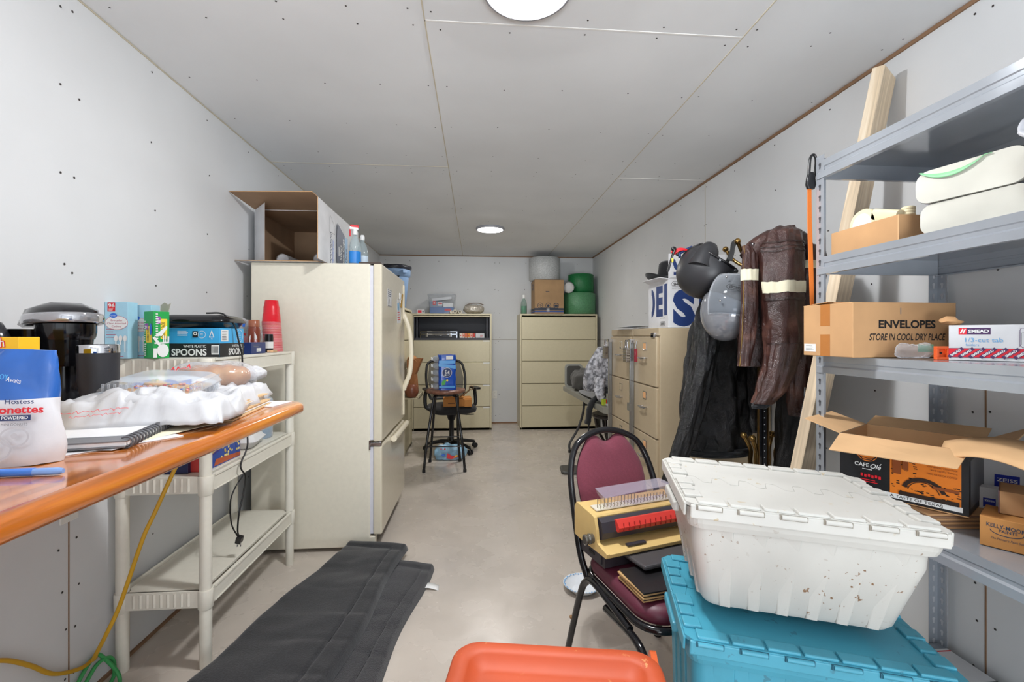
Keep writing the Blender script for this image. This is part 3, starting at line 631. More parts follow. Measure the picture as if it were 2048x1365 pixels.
# ---- yellow snack box
YB = mat('snack_yellow', 'f2bd1e', .4, bump=.03); OB = mat('snack_orange', 'ea6a28', .4)
o = thing('snack_box', 'yellow popcorn snack box with an orange stripe standing behind the donut bag', 'snack box', (-1.085, .985, CT), (0, 0, 8)); m = M(); m.bb((0, 0, 0), (.155, .055, .228), YB); m.build('carton', o, bev=.0015)
m = M(); F = Face(m, (0, 0, 0), (1, 0, 0), (0, 0, 1)); F.rect(.085, 0, .036, .228, OB)
F.text('Crunch', .077, .204, .019, RED, w=.056, bold=.045, rot=4); F.text('Crunch', .078, .205, .018, WHITE, w=.053, bold=.0, rot=4); F.text("'n", .103, .192, .010, WHITE, bold=.02); F.text('Munch', .078, .176, .017, RED, w=.055, bold=.04, rot=3); F.text('Munch', .079, .177, .016, WHITE, w=.052, rot=3)
F.disc(.05, .12, .03, mat('snack_brown', '9a5a2a', .5), .045); F.disc(.07, .09, .02, mat('snack_tan', 'd89a4a', .5)); F.greek(.006, .15, .03, .06, 5, BLACK, .15); m.build('printed_artwork', o)
# ---- donut bag: standing pouch with folded-over top
DB = mat('pouch_white', 'dadade', .3, bump=.15); DBB = mat('pouch_blue', '2a62b4', .28, bump=.1)
def pouch(name, lab, loc, rz, w, h, t, bm_, tm, split, tilt=0, seed=1):
    o = thing(name, lab, 'snack bag', loc, (0, 0, rz)); m = M(); N_ = 22; rings = []; mats_ = []
    for i in range(15):
        f = i / 14; z = h * f; wid = w / 2 * (1 - .60 * max(0, f - .12) ** 1.2); ox = .030 * f; th_ = max(.0012, t / 2 * (1 - f) ** .6 * (1 if f > .03 else .8)); ln = tilt * f * f
        rings.append([(ox + wid * math.copysign(abs(math.cos(a)) ** .7, math.cos(a)) + .006 * math.sin(9 * f + 3 * math.sin(a)), th_ * math.sin(a) + ln + .004 * math.sin(7 * f + 2 * math.cos(a) * 3), z) for a in [2 * math.pi * k / N_ for k in range(N_)]])
    k = int(14 * split); m.loft(rings[:k + 1], bm_, (True, False)); m.loft(rings[k:], tm, (False, True)); m.crumple(.0035, 14, seed); m.build('pouch', o); return o
o = pouch('donut_bag', 'blue and white bag of powdered mini donuts at the left edge of the counter', (-.856, .885, CT), 8, .19, .205, .075, DB, DBB, .62, .02)
m = M(); F = Face(m, (-.09, -.043, 0), (1, 0, 0), (0, .08, 1)); F.k = 6
F.text('Hostess', .128, .112, .008, NAVY, w=.042, bold=.01); F.text('Donettes', .105, .096, .0125, RED, w=.080, bold=.03); F.rect(.122, .083, .045, .0095, NAVY); F.text('POWDERED', .125, .0855, .0055, WHITE, w=.038, bold=.02); F.text('MINI DONUTS', .125, .0745, .0045, GREYT, w=.038)
for x, y, r in ((.115, .035, .028), (.145, .055, .022), (.072, .03, .022)): F.ring(x, y, r, .003, mat('donut_grey', 'c4c2c6', .6), ry=r * .8); F.disc(x, y + .002, r * .22, MATS['donut_grey'])
F.disc(.046, .006, .018, mat('donut_shadow', '9a8c80', .6), .008)
F.text('More JOY', .095, .158, .009, mat('pouch_cyan', '58b4e8', .4), w=.036, rot=-6); F.text('Awaits', .128, .152, .008, WHITE, w=.022, rot=-14)
F.greek(.012, .06, .03, .065, 12, GREYT, .2); F.greek(.012, .118, .03, .012, 2, NAVY, .25); m.build('printed_artwork', o)
# ---- pen and fuzzy cloth
o = thing('ballpoint_pen', 'translucent light blue pen lying in front of the donut bag', 'pen', (0, 0, CT + .0062)); m = M(); m.tube([(-.683, .812, 0), (-.69, .811, .0), (-.76, .806, .0), (-.83, .80, 0)], [.004, .006, .006, .006], mat('pen_blue', '7a9ed8', .2, bump=.02), 12); m.build('barrel', o)
m = M(); m.tube([(-.725, .8085, .0003), (-.79, .8030, .0003)], .0066, mat('pen_deep_blue', '4a80d8', .2), 12); m.build('cap', o)
o = thing('cleaning_cloth', 'fuzzy blue cloth with yellow trim at the bottom left corner of the counter', 'cloth', (-.745, .70, CT)); m = M()
m.ball((-.045, 0, .016), (.05, .035, .016), mat('fuzzy_blue', '6aaccc', .9, 'pile', scale=30), 20, 10); m.ball((-.05, .04, .03), (.03, .02, .03), MATS['fuzzy_blue']); m.crumple(.006, 40); m.build('cloth_body', o)
m = M(); m.tube(curve([(.002, -.018, .012), (.008, 0, .016), (.002, .02, .014)]), .006, mat('trim_yellow', 'd8c832', .7), 8); m.tube(curve([(-.03, .035, .05), (-.015, .05, .035), (-.018, .045, .012)]), .006, MATS['trim_yellow'], 8); m.build('yellow_trim', o)
# ---- papers, notebook, envelopes
PAP = mat('paper_white', 'e0e0e2', .7, bump=.02); PAPC = mat('paper_cream', 'ece4c8', .7)
def sheet(lab, name, x, y, rz, w, l, z, mm=PAP, t=.0012, cat='paper', grp='loose sheets on the counter'):
    o = tag(M().box((0, 0, 0), (w, l, t), mm).build(name), lab, cat, grp); o.location = (x, y, z + t / 2); o.rotation_euler.z = R(rz); return o
sheet('white paper sheet lying lowest in front of the ring notebook', 'paper_sheet', -.82, 1.060, -35, .20, .24, CT)
sheet('white paper sheet just above the lowest sheet, under the ring notebook', 'paper_sheet', -.80, 1.115, -8, .19, .27, CT + .0014)
sheet('cream paper sheet sticking out under the ring notebook toward the counter edge', 'paper_sheet', -.765, 1.15, -14, .14, .22, CT + .0028, PAPC)
o = thing('ring_notebook', 'grey-covered ring notebook lying open under white paper on the counter', 'notebook', (-.735, 1.112, CT + .0042), (0, 0, 14)); GC = mat('notebook_grey', '77787c', .5)
m = M(); m.bb((-.235, -.135, 0), (-.006, .135, .0035), GC); m.build('bottom_cover', o, bev=.001)
m = M(); m.bb((-.232, -.132, .0036), (-.006, .132, .011), PAP); m.build('pages', o)
m = M(); m.bb((-.235, -.135, .0112), (-.004, .135, .0145), GC); m.build('top_cover', o, bev=.001)
m = M()
for k in range(17): yy = -.125 + k * .0156; m.tube([(-.008 + .0115 * math.cos(R(a)), yy, .0085 + .0115 * math.sin(R(a))) for a in range(-130, 131, 26)], .0022, mat('coil_grey', '5a5a5e', .35), 6)
m.build('coil', o)
sheet('white paper sheet lying on top of the ring notebook', 'paper_sheet', -.865, 1.13, 12, .20, .26, CT + .0042 + .0148)
ENV = mat('manila_envelope', 'd8b68a', .75, 'card'); 
for k in range(7):
    o = thing('envelope', ['lowest', 'second from the bottom', 'third from the bottom', 'middle', 'third from the top', 'second from the top', 'topmost'][k] + ' manila envelope in the stack beside the ring notebook', 'envelope', (-.80 - .004 * k + random.uniform(-.01, .01), 1.43 + random.uniform(-.012, .012), CT + k * .0062), (0, 0, 8 + random.uniform(-4, 4)), 'envelopes stacked on the counter')
    m = M(); m.bb((-.12, -.165, 0), (.12, .165, .0045), ENV if k not in (1, 4) else PAP); m.build('envelope_body', o, bev=.001)
    m = M(); m.add([(.12, -.165, .0047), (.12, .165, .0047), (.035, 0, .0056)], [(0, 1, 2)], ENV, False); m.build('flap', o, solid=.0006)
o = thing('highlighter_package', 'flat yellow highlighter package lying near the end of the counter', 'highlighter', (-.765, 1.61, CT + .0035), (0, 0, 6)); m = M()
m.loft([[(x, y * s_, z) for y, z in ((-.011, 0), (-.008, .006), (0, .012), (.008, .006), (.011, 0))] for x, s_ in ((-.095, .4), (-.075, 1.1), (0, 1.3), (.045, 1.5))], mat('accent_yellow', 'eee22c', .35, bump=.03), smooth=False); m.build('packet', o)
m = M(); F = Face(m, (-.05, -.0125, .0068), (1, 0, 0), (0, .8, .7)); F.text('ACCENT', 0, .001, .008, BLACK, w=.05, bold=.02); F.rect(0, -.003, .06, .0012, BLACK); m.build('lettering', o)
sheet('white envelope under the yellow highlighter package at the end of the counter', 'paper_sheet', -.735, 1.60, -8, .17, .12, CT, PAP, .0022)
# ---- grocery bag, cookie tray, bread, printed bag
BAGW = mat('grocery_bag_white', 'cccccf', .35, bump=.1); REDP = mat('bag_red_print', 'e0686a', .5)
def blob(m, c, r, mm, seed, amp=.012, sc=9, n=36, k=18, flat=None, pw=.75):
    def f(u, v):
        a = 2 * math.pi * u; b = math.pi * (v - .5); cb = math.copysign(abs(math.cos(b)) ** pw, 1)
        p = Vector((r[0] * cb * math.copysign(abs(math.cos(a)) ** pw, math.cos(a)), r[1] * cb * math.copysign(abs(math.sin(a)) ** pw, math.sin(a)), r[2] * math.copysign(abs(math.sin(b)) ** pw, math.sin(b))))
        q = Vector((p.x / 1.0, p.y, p.z)) * sc + Vector((seed * 5.3, seed, 0))
        n1 = noise.noise_vector(q) * amp + noise.noise_vector(q * 2.6) * amp * .45 + noise.noise_vector(q * 6) * amp * .2; p += n1
        if flat is not None: p.z = max(p.z, flat)
        return tuple(p + Vector(c))
    return m.grid(f, n, k, mm)
o = thing('grocery_bag', 'white plastic grocery bag with red print spread over the envelopes on the counter', 'grocery bag', (-.86, 1.40, CT + .043), (0, 0, 12)); m = M()
def drape(u, v):
    x = -.185 + .37 * u; y = -.29 + .58 * v; e = max(abs(2 * u - 1), abs(2 * v - 1)); q = Vector((x * 9, y * 9, .3))
    z = .008 + .018 * abs(noise.noise(q)) + .012 * noise.noise(q * 2.5) + .009 * (1 - abs(noise.noise(q * 3.1 + Vector((3, 1, 0)))) * 3) + .018 * max(0, 1 - abs(e - .82) / .22) * (.5 + .7 * noise.noise(Vector((x * 14, y * 14, 4))) ** 1)
    if v < .30: z += .03 * math.sin(math.pi * v / .30) * math.sin(math.pi * u)
    z *= 1 - max(0, (e - .9)) * 7
    return (x + .02 * noise.noise(q * 1.3 + Vector((0, 0, 7))), y + .02 * noise.noise(q * 1.3 + Vector((5, 0, 0))), max(.001, z) - (.03 * max(0, (e - .9)) * 10 if v < .12 or u > .92 else 0))
m.grid(drape, 60, 80, BAGW); m.build('bag_sheet', o, solid=.0012)
m = M(); F = Face(m, (.02, -.262, .012), (.96, .25, 0), (0, .45, .9)); F.k = 14
F.k = 6; F.squiggle(-.16, .0, .13, .004, REDP, .0013, 6, .006); F.squiggle(-.13, -.010, .09, .003, REDP, .0011, 5, .004); m.build('printed_artwork', o)
m = M()
blob(m, (-.05, -.19, .022), (.11, .075, .026), BAGW, 3, .016, 10, flat=-.022); m.build('bag_fold', o)
o = thing('cookie_tray', 'clear plastic clamshell of colourful candy cookies in the white grocery bag', 'cookie container', (-.865, 1.345, CT + .062), (3, 4, 14)); CK = mat('cookie', 'cf9a5e', .8, 'card')
m = M(); m.loft([[(x, y, z) for x, y in rrect(.20 + d, .28 + d, .03, 4)] for z, d in ((0, -.03), (.028, -.01), (.03, .01), (.034, .01), (.05, -.012), (.056, -.03))], CLEARP)
for k in range(22):
    for sx in (-1, 1): yy = -.125 + k * .0119; m.bb((sx * .094 - .002, yy - .0018, .004), (sx * .094 + .002, yy + .0018, .05), CLEARP)
for k in range(15): xx = -.085 + k * .0121; m.bb((xx - .0018, -.142, .004), (xx + .0018, -.136, .052), CLEARP)
m.build('clamshell', o)
m = M()
for i in range(3):
    for j in range(4): m.ball((-.058 + i * .058, -.098 + j * .064, .012 + .006 * ((i + j) % 2)), (.030, .031, .008), CK, 14, 6)
m.build('cookies', o)
m = M(); cc = [mat('candy_' + n_, h_, .3) for n_, h_ in (('red', 'c8202a'), ('yellow', 'f0c020'), ('green', '3a9a3a'), ('orange', 'ea7a20'), ('blue', '2a5ac0'))]
for i in range(3):
    for j in range(4):
        for k in range(7):
            a = random.uniform(0, 6.3); r_ = random.uniform(0, .022); m.ball((-.058 + i * .058 + r_ * math.cos(a), -.098 + j * .064 + r_ * math.sin(a), .021 + .006 * ((i + j) % 2)), (.005, .005, .003), random.choice(cc), 8, 4)
m.build('candies', o); o.children[-1]['kind'] = 'stuff'
o = thing('bread_loaf', 'loaf of crusty bread in a clear bag lying at the far end of the counter', 'bread', (-.900, 1.64, CT + .090), (0, 0, 24)); m = M()
def bread(u, v):
    a = 2 * math.pi * u; f = v * 2 - 1; r = (1 - abs(f) ** 3.5) ** .5; q = 1 + .05 * math.cos(16 * f)
    return (.115 * f, .052 * r * math.cos(a) * q, .042 * r * math.sin(a) * q)
m.grid(bread, 28, 36, mat('bread_crust', 'b87c48', .6, 'leather', col2='e0b47c', bump=.02)); m.build('loaf', o)
m = M(); blob(m, (0, 0, 0), (.135, .064, .050), FILM, 4, .010, 12); m.build('bread_bag', o)
m = M(); F = Face(m, (-.12, -.060, .0), (1, 0, 0), (0, .6, .8)); F.k = 8; F.squiggle(.01, .035, .05, .012, RED, .003, 2, .01); m.build('lettering', o)
o = tag(blob(M(), (0, 0, 0), (.045, .035, .022), BAGW, 8, .012, 18).build('bag_knot'), 'knotted white tail of a plastic bag behind the bread loaf', 'bag'); o.location = (-.80, 1.715 - .01, CT + .095)
# printed wrapper behind the cookies
o = thing('snack_wrapper', 'white wrapper with a blue zigzag and yellow print lying behind the cookie tray', 'wrapper', (-1.02, 1.56, CT + .05), (0, 0, 10)); m = M(); blob(m, (0, 0, .0), (.17, .05, .052), mat('wrapper_white', 'eef0f2', .25, bump=.1), 5, .010, 9, flat=-.05); m.build('wrapper_body', o)
m = M(); F = Face(m, (-.12, -.050, .022), (1, 0, 0), (0, .9, .8)); F.k = 12; F.rect(-.02, .006, .07, .028, mat('wrapper_tan', 'e8cc8c', .5)); z = [(.07 + k * .03, .012 + (.014 if k % 2 else 0)) for k in range(6)]
F.poly([(.06, .0)] + z + [(.23, 0)], BLUE); m.build('printed_artwork', o)
# ================================================================ WHITE SHELF TOP (z = 1.185)
ZS = 1.186; LB = mat('pale_blue_box', 'a4cfe2', .45, bump=.03)
def carton(name, lab, cat, loc, rz, d, mm, fn=None, grp=None, fn_side=None, bev=.0012, rot=None):
    o = thing(name, lab, cat, loc, rot or (0, 0, rz), grp); m = M(); m.bb((0, 0, 0), d, mm); m.build('carton', o, bev=bev)
    if fn or fn_side:
        m = M()
        if fn: fn(Face(m, (0, 0, 0), (1, 0, 0), (0, 0, 1)), d[0], d[2])
        if fn and fn_side: m.build('printed_front', o); m = M()
        if fn_side: fn_side(Face(m, (d[0], 0, 0), (0, 1, 0), (0, 0, 1)), d[1], d[2])
        m.build('printed_artwork', o)
    return o
RT = mat('print_rose', 'b0405a', .5)
def cutl(F, w, h):
    F.rect(.010, h - .036, .027, .034, RED); F.text('96', .0125, h - .020, .013, WHITE, w=.022, bold=.03); F.greek(.014, h - .034, .018, .010, 3, WHITE)
    F.disc(w * .52, h - .078, .040, RED, .026, 32); F.disc(w * .52, h - .078, .039, WHITE, .025, 32); F.disc(w * .38, h - .051, .013, BLUE, .009)
    F.text('Great', w * .38, h - .053, .004, WHITE, w=.018, al='CENTER'); F.text('Everyday', w * .52, h - .072, .0065, RT, w=.04, al='CENTER'); F.text('Clear Assorted', w * .52, h - .083, .0065, RT, w=.066, al='CENTER'); F.text('Cutlery', w * .52, h - .094, .0065, RT, w=.034, al='CENTER')
    F.greek(.006, h * .36, .034, .04, 4, RT, .2)
    for k in (0, 1, 2): F.disc(w * .50 + k * .016, h * .36, .007, WHITE, .011); F.rect(w * .50 + k * .016 - .002, h * .12, .004, .05, WHITE)
    F.greek(w * .35, .006, w * .6, .006, 1, RT, .4)
carton('cutlery_box', 'pale blue cutlery box reading 96 standing at the left end of the white shelf', 'cutlery box', (-1.374, 1.803, ZS), 0, (.081, .05, .212), LB, cutl, 'pale blue cutlery boxes')
carton('cutlery_box', 'pale blue cutlery box reading 96 partly behind the green box', 'cutlery box', (-1.337, 1.862, ZS), 0, (.086, .05, .205), LB, cutl, 'pale blue cutlery boxes')
GRB = mat('green_box', '1fa04a', .4, bump=.03); PUR = mat('print_purple', '9a4aa8', .5)
def grn(F, w, h):
    F.rect(w * .25, h * .34, w * .62, .062, YELLOW); F.text('COMBO PACK', w * .55, h * .36, .012, BLACK, w=.05, rot=90, bold=.02); F.rect(w * .1, h * .62, w * .4, .022, PUR); F.text('48', w * .15, h * .64, .01, WHITE, bold=.02); F.greek(.006, h * .36, .008, .08, 9, WHITE, .5); F.disc(w * .78, h * .62, .008, BLUE, .022); F.greek(.008, .008, .012, .05, 6, WHITE, .5)
def grs(F, w, h):
    F.rect(w * .45, h * .42, w * .40, .075, YELLOW); F.text('COMBO PACK', w * .72, h * .44, .013, BLACK, w=.06, rot=90, bold=.02); F.rect(w * .2, h * .74, w * .25, .026, PUR); F.text('48', w * .22, h * .76, .01, WHITE, w=.012, bold=.03); F.greek(.008, h * .35, .01, .11, 12, WHITE, .4)
    F.rect(-.0, .004, w * .22, .035, WHITE)
    F.disc(w * .58, .030, .020, WHITE, .025); F.line([(w * .45, .045), (w * .05, .078)], .009, WHITE)
    F.poly([(w * .05, .085), (w * .30, .098), (w * .82, .125), (w * .85, .115), (w * .5, .085)], WHITE)
    F.line([(w * .1, .058), (w * .9, .060)], .006, WHITE)
    for k in range(4): F.line([(w * .62 + k * w * .1, .060), (w * .60 + k * w * .11, .085 - k * .001)], .0035, WHITE)
o = carton('cutlery_box', 'green combo pack cutlery box with a torn open top on the white shelf', 'cutlery box', (-1.256, 1.831, ZS), -30, (.062, .055, .178), GRB, grn, None, grs)
m = M(); m.add([(0, .055, .178), (.055, .055, .178), (.06, .061, .213), (.045, .059, .206), (.02, .06, .216), (-.004, .058, .205)], [(0, 1, 2, 3, 4, 5)], mat('grey_board', 'b4ae9e', .8, 'card'), False); m.build('torn_flap', o, solid=.001)
SB = mat('sky_blue_box', '3aa8e0', .4, bump=.03); SBK = mat('black_box', '1c1c1e', .45, bump=.03)
def spo(F, w, h):
    hb = h * .47; F.rect(0, 0, w, hb, SBK); F.text('WHITE PLASTIC', w * .34, .0385, .0105, WHITE, w=.088, bold=.02); F.text('SPOONS', w * .13, .0065, .0265, WHITE, w=.135, bold=.03)
    F.rect(w * .85, .010, .030, .038, WHITE); 
    for k in range(9): F.rect(w * .85 + .003 + k * .0027, .016, .0013, .028, BLACK)
    F.greek(w * .24, hb + .03, w * .22, .022, 4, WHITE, .35); F.rect(w * .51, hb + .024, .021, .026, BLACK); F.disc(w * .51 + .0105, hb + .040, .007, WHITE); F.disc(w * .51 + .0105, hb + .040, .004, BLACK)
    F.ring(w * .68, hb + .036, .015, .0015, WHITE); F.greek(w * .655, hb + .032, .014, .008, 2, WHITE)
    F.line([(w * .82, hb + .026), (w * .86, hb + .05), (w * .90, hb + .026), (w * .82, hb + .026)], .0032, WHITE); F.text('PS', w * .85, hb + .016, .005, WHITE)
def spos(F, w, h):
    hb = h * .47; F.rect(0, 0, w, hb, SBK); F.text('WHITE PLASTIC', w * .50, .0385, .0105, WHITE, w=.080, bold=.02); F.text('SPOONS', w * .34, .0065, .0265, WHITE, w=.115, bold=.03)
    F.rect(w * .05, hb + .008, w * .28, h - hb - .014, WHITE); F.greek(w * .08, hb + .012, w * .22, h - hb - .022, 6, BLACK, .3); F.ring(w * .8, hb + .03, .028, .002, WHITE); F.greek(w * .73, hb + .012, w * .15, .035, 4, WHITE, .3)
carton('spoon_box', 'blue and black box of white plastic spoons on the white shelf', 'spoon box', (-1.250, 1.935, ZS), 0, (.213, .19, .117), SB, spo, None, spos)
# black roasting tray lid on the spoon box
o = thing('food_tray', 'glossy black plastic tray lying on top of the spoon box', 'tray', (-1.165, 2.04, ZS + .118), (0, 0, 4)); m = M()
m.loft([[(x, y, z) for x, y in rrect(.27 + d, .23 + d, .05, 5)] for z, d in ((0, -.03), (.022, -.005), (.024, .012), (.030, .014), (.046, -.012), (.054, -.06))], GLB); m.build('tray', o)
# black power cord over the spoon box and down to the lower shelf
o = thing('power_cord', 'black power cord hanging from the top of the white shelf with its plug below', 'power cord'); m = M()
m.tube(curve([(-1.12, 1.99, ZS + .1805), (-1.06, 2.0, ZS + .178), (-1.025, 2.02, ZS + .135), (-1.010, 2.03, ZS + .06), (-1.002, 2.04, ZS), (-1.0, 2.04, 1.10), (-1.0, 2.05, .95), (-.998, 2.08, .80), (-.998, 2.02, .72), (-.998, 2.06, .66), (-1.008, 2.06, .58), (-1.02, 2.05, .50), (-1.03, 2.06, .43), (-1.03, 2.07, .395)]), .0035, BLKP, 8); m.build('cord', o)
m = M(); m.box((-1.03, 2.075, .382), (.022, .026, .028), BLKP, (.2, .3, 0)); m.bb((-1.038, 2.067, .352), (-1.0365, 2.075, .370), CHROME); m.bb((-1.024, 2.067, .352), (-1.0225, 2.075, .370), CHROME); m.build('plug', o, bev=.004)
m = M(); m.tube(curve([(-1.03, 2.07, .39), (-1.05, 2.05, .46), (-1.045, 2.03, .56), (-1.03, 2.04, .62), (-1.02, 2.09, .66)]), .003, BLKP, 8); m.build('cord_loop', o)
# navy carton, bag of rice crackers, chilli powder bottle, pepper jar
NVB = mat('navy_box', '22346e', .45, bump=.03)
def nvy(F, w, h): F.text('300', w * .12, h * .55, .010, WHITE, w=.022, bold=.02); F.ring(w * .28, h * .64, .02, .0012, WHITE, ry=.008); 0
carton('straw_box', 'small navy blue carton in front of the chili powder bottle', 'carton', (-1.130, 2.24, ZS), 0, (.072, .145, .054), NVB, nvy, None, lambda F, w, h: (F.greek(.02, h * .58, .07, .014, 2, GREYT), F.rect(w * .35, h * .18, .045, .017, WHITE), F.greek(w * .38, h * .24, .034, .006, 1, BLACK)))
o = thing('candy_bag', 'crumpled clear bag with pink sweets behind the navy carton', 'bag', (-1.215, 2.52, ZS), (0, 0, 0)); m = M(); blob(m, (0, 0, .042), (.035, .035, .044), mat('pink_sweets', 'e0606e', .4, 'bubble', scale=90), 2, .006, 25, 20, 12, flat=-.042); m.build('sweets', o)
m = M(); blob(m, (-.015, 0, .085), (.085, .05, .085), FILM, 6, .03, 14, 28, 18, flat=-.084); m.build('wrapper', o)
m = M(); m.box((.01, -.048, .145), (.012, .002, .024), BLUE, (0, .15, 0)); m.box((.0, -.05, .095), (.04, .002, .012), RED, (0, .1, 0)); m.build('label', o)
o = thing('spice_bottle', 'brown spice bottle with a white chili powder label on the white shelf', 'spice bottle', (-1.135, 2.43, ZS)); o.scale = (1.1, 1.1, 1.35); m = M(); m.lathe([(.024, 0), (.026, .003), (.026, .085), (.022, .098)], mat('chili_brown', '7a3420', .3, bump=.05), 20); m.build('bottle', o)
m = M(); m.lathe([(.0235, .098), (.0235, .122), (.020, .124)], mat('brown_cap', '9a5a40', .25), 20); m.build('cap', o)
m = M(); F = Face(m, (-.008, -.0255, .004), (.94, .2, 0), (0, 0, 1)); F.k = 3; F.poly([(0, 0), (.032, 0), (.032, .055), (.016, .085), (0, .055)], WHITE); F.text('CHILI', .003, .036, .011, RED, w=.026, bold=.02); F.text('POWDER', .003, .024, .008, RED, w=.026); F.disc(.012, .010, .007, RED, .005); F.disc(.022, .008, .006, mat('print_green', '3a8a3a', .5)); m.build('label', o)
o = thing('pepper_jar', 'small dark jar with a white label between the spice bottle and red cups', 'jar', (-1.10, 2.52, ZS)); m = M(); m.lathe([(.02, 0), (.021, .07), (.019, .095)], BLKP, 18); m.build('jar', o); m = M(); m.lathe([(.0215, .02), (.0215, .055)], WHITE, 18, cap=(False, False)); m.build('label', o)
o = tag(M().bb((-.02, -.015, 0), (.02, .015, .012), mat('wood_block', 'd8b088', .7, 'lumber')).build('wooden_block', bev=.002), 'tiny light wooden block at the foot of the red cup stack', 'block'); o.location = (-1.062, 2.47, ZS)
# red cups, nested upside down
REDC = mat('red_cup', 'd41828', .28, bump=.01); o = thing('party_cup', 'topmost red plastic cup of the upside-down stack', 'plastic cup', (-1.115, 2.585, ZS + .1605), group='stack of red plastic cups')
m = M(); m.lathe([(.0465, 0), (.048, .002), (.0475, .0045), (.0455, .005), (.043, .045), (.0405, .048), (.039, .085), (.037, .088), (.0325, .119), (.030, .1195)], REDC, 28, cap=(False, True)); m.build('cup_wall', o)
m = M(); m.lathe([(.0474, -.0002), (.0486, .0006), (.0474, .0014)], mat('cup_white_rim', 'f0e6e6', .35), 28, cap=(False, False)); m.build('rim', o)
for k in range(27): dup(o, (-1.105 - .0004 * k + .0006 * math.sin(k), 2.585, ZS + .001 + k * .0059), label='red plastic cup within the upside-down stack on the white shelf, below the topmost')
# ---- middle shelf (z = .735)
ZM = .736
def pop(F, w, h):
    F.rect(0, 0, w, h, mat('popcorn_blue', '27489a', .45)); F.rect(w * .0, h * .55, w * .32, h * .45, RED); F.rect(w * .62, h * .78, w * .38, h * .22, RED); F.text('BAGS', w * .78, h * .80, .008, YELLOW, bold=.02)
    F.text('Or', w * .05, h * .80, .018, mat('print_cream', 'f2e6a4', .5), w=.03, bold=.03); F.text('eaver', w * .01, h * .58, .020, WHITE, w=.058, bold=.03, rot=12)
    F.poly([(0, h * .34), (w * .40, h * .46), (w * .42, h * .62), (0, h * .50)], PUR if 0 else mat('popcorn_purple', '3a2a78', .5)); F.text('EXTRA BUTTER', 0.002, h * .355, .015, YELLOW, w=.072, rot=14, bold=.035)
    F.poly([(w * .25, h * .04), (w, h * .02), (w, h * .14), (w * .3, h * .24)], mat('popcorn_bowl', 'b85a34', .5))
    K = mat('popcorn_kernel', 'ecd884', .6); K2 = mat('popcorn_kernel_dark', 'cfae4c', .6); rs = random.Random(3)
    for k in range(46):
        x = w * (.42 + .54 * rs.random()); y = h * (.22 + .62 * rs.random() * min(1, 1.3 - abs(x / w - .72))); F.k = 3; F.disc(x, y, .006, rs.choice((K, K, K2)), .0055, 7)
    for x, y in ((.50, .88), (.44, .72), (.60, .92)): F.disc(w * x, h * y, .006, K, .0065, 7)
# popcorn box front faces the aisle (+X)
o = thing('popcorn_box', 'blue and red microwave popcorn box reading extra butter on the middle white shelf', 'popcorn box', (-1.065, 1.875, ZM), (0, 0, 88)); d = (.258, .12, .128); m = M(); m.bb((0, 0, 0), d, mat('popcorn_red', 'b83a34', .45)); m.build('carton', o, bev=.0015)
m = M(); pop(Face(m, (0, 0, 0), (1, 0, 0), (0, 0, 1)), d[0], d[2]); m.build('printed_artwork', o)
o = thing('foam_container', 'white foam clamshell container on the middle shelf beside the popcorn box', 'foam container', (-1.15, 2.30, ZM), (0, 0, 10)); m = M(); FO = mat('foam_white', 'd8d8d8', .6); m.loft([[(x, y, z) for x, y in rrect(.20 + d_, .20 + d_, .03, 5)] for z, d_ in ((0, -.05), (.03, 0), (.034, .01), (.036, .01))], FO); m.build('base', o)
m = M(); m.loft([[(x, y, z) for x, y in rrect(.20 + d_, .20 + d_, .03, 5)] for z, d_ in ((.0365, .01), (.040, .0), (.075, -.05))], FO); m.build('lid', o)
o = thing('paper_towel_pack', 'blue and white patterned roll in clear wrap at the back of the middle shelf', 'paper roll', (-1.14, 2.50, ZM)); m = M(); m.lathe([(.055, 0), (.06, .004), (.06, .20), (.055, .205)], mat('blue_pattern_paper', 'a8ccea', .7, 'bubble', scale=26), 28); m.build('roll', o); m = M(); m.lathe([(.062, 0), (.064, .01), (.064, .20), (.05, .215)], FILM, 28); m.build('wrapper', o)
carton('navy_carton', 'plain navy blue carton in front of the near leg, middle shelf', 'carton', (-1.205, 1.83 + .03, ZM), 0, (.09, .05, .17), mat('deep_navy', '1a2450', .45, bump=.02), lambda F, w, h: F.greek(.045, h * .6, .035, .02, 3, WHITE, .2))
# ---- cords near the floor
YEL = mat('yellow_cord', 'c99a1c', .5, bump=.05); GRC = mat('green_cord', '3a9a54', .5, bump=.05)
o = thing('extension_cord', 'yellow extension cord hanging under the counter and curling over the floor', 'extension cord'); m = M()
m.tube(curve([(-.95, 1.66, .985), (-1.01, 1.64, .85), (-1.07, 1.61, .68), (-1.102, 1.60, .595), (-1.172, 1.60, .383), (-1.215, 1.60, .286), (-1.30, 1.66, .17), (-1.350, 1.73, .128), (-1.358, 1.68, .125), (-1.358, 1.58, .18), (-1.358, 1.50, .265), (-1.358, 1.416, .34), (-1.358, 1.30, .40)]), .0065, YEL, 10); m.build('cord', o)
o = thing('green_extension_cord', 'green extension cord looped on the floor below the yellow cord', 'extension cord'); m = M()
m.tube(curve([(-1.355, 1.55, .008), (-1.357, 1.64, .06), (-1.357, 1.70, .11), (-1.357, 1.745, .125), (-1.34, 1.76, .10), (-1.31, 1.775, .04), (-1.29, 1.76, .008), (-1.25, 1.68, .008)]), .0065, GRC, 10); m.build('cord', o)
m = M(); m.tube(curve([(-1.34, 1.58, .008), (-1.345, 1.66, .05), (-1.345, 1.73, .10), (-1.335, 1.78, .09), (-1.33, 1.79, .03), (-1.32, 1.75, .008), (-1.30, 1.66, .008)]), .0065, GRC, 10); m.build('cord_loop', o)
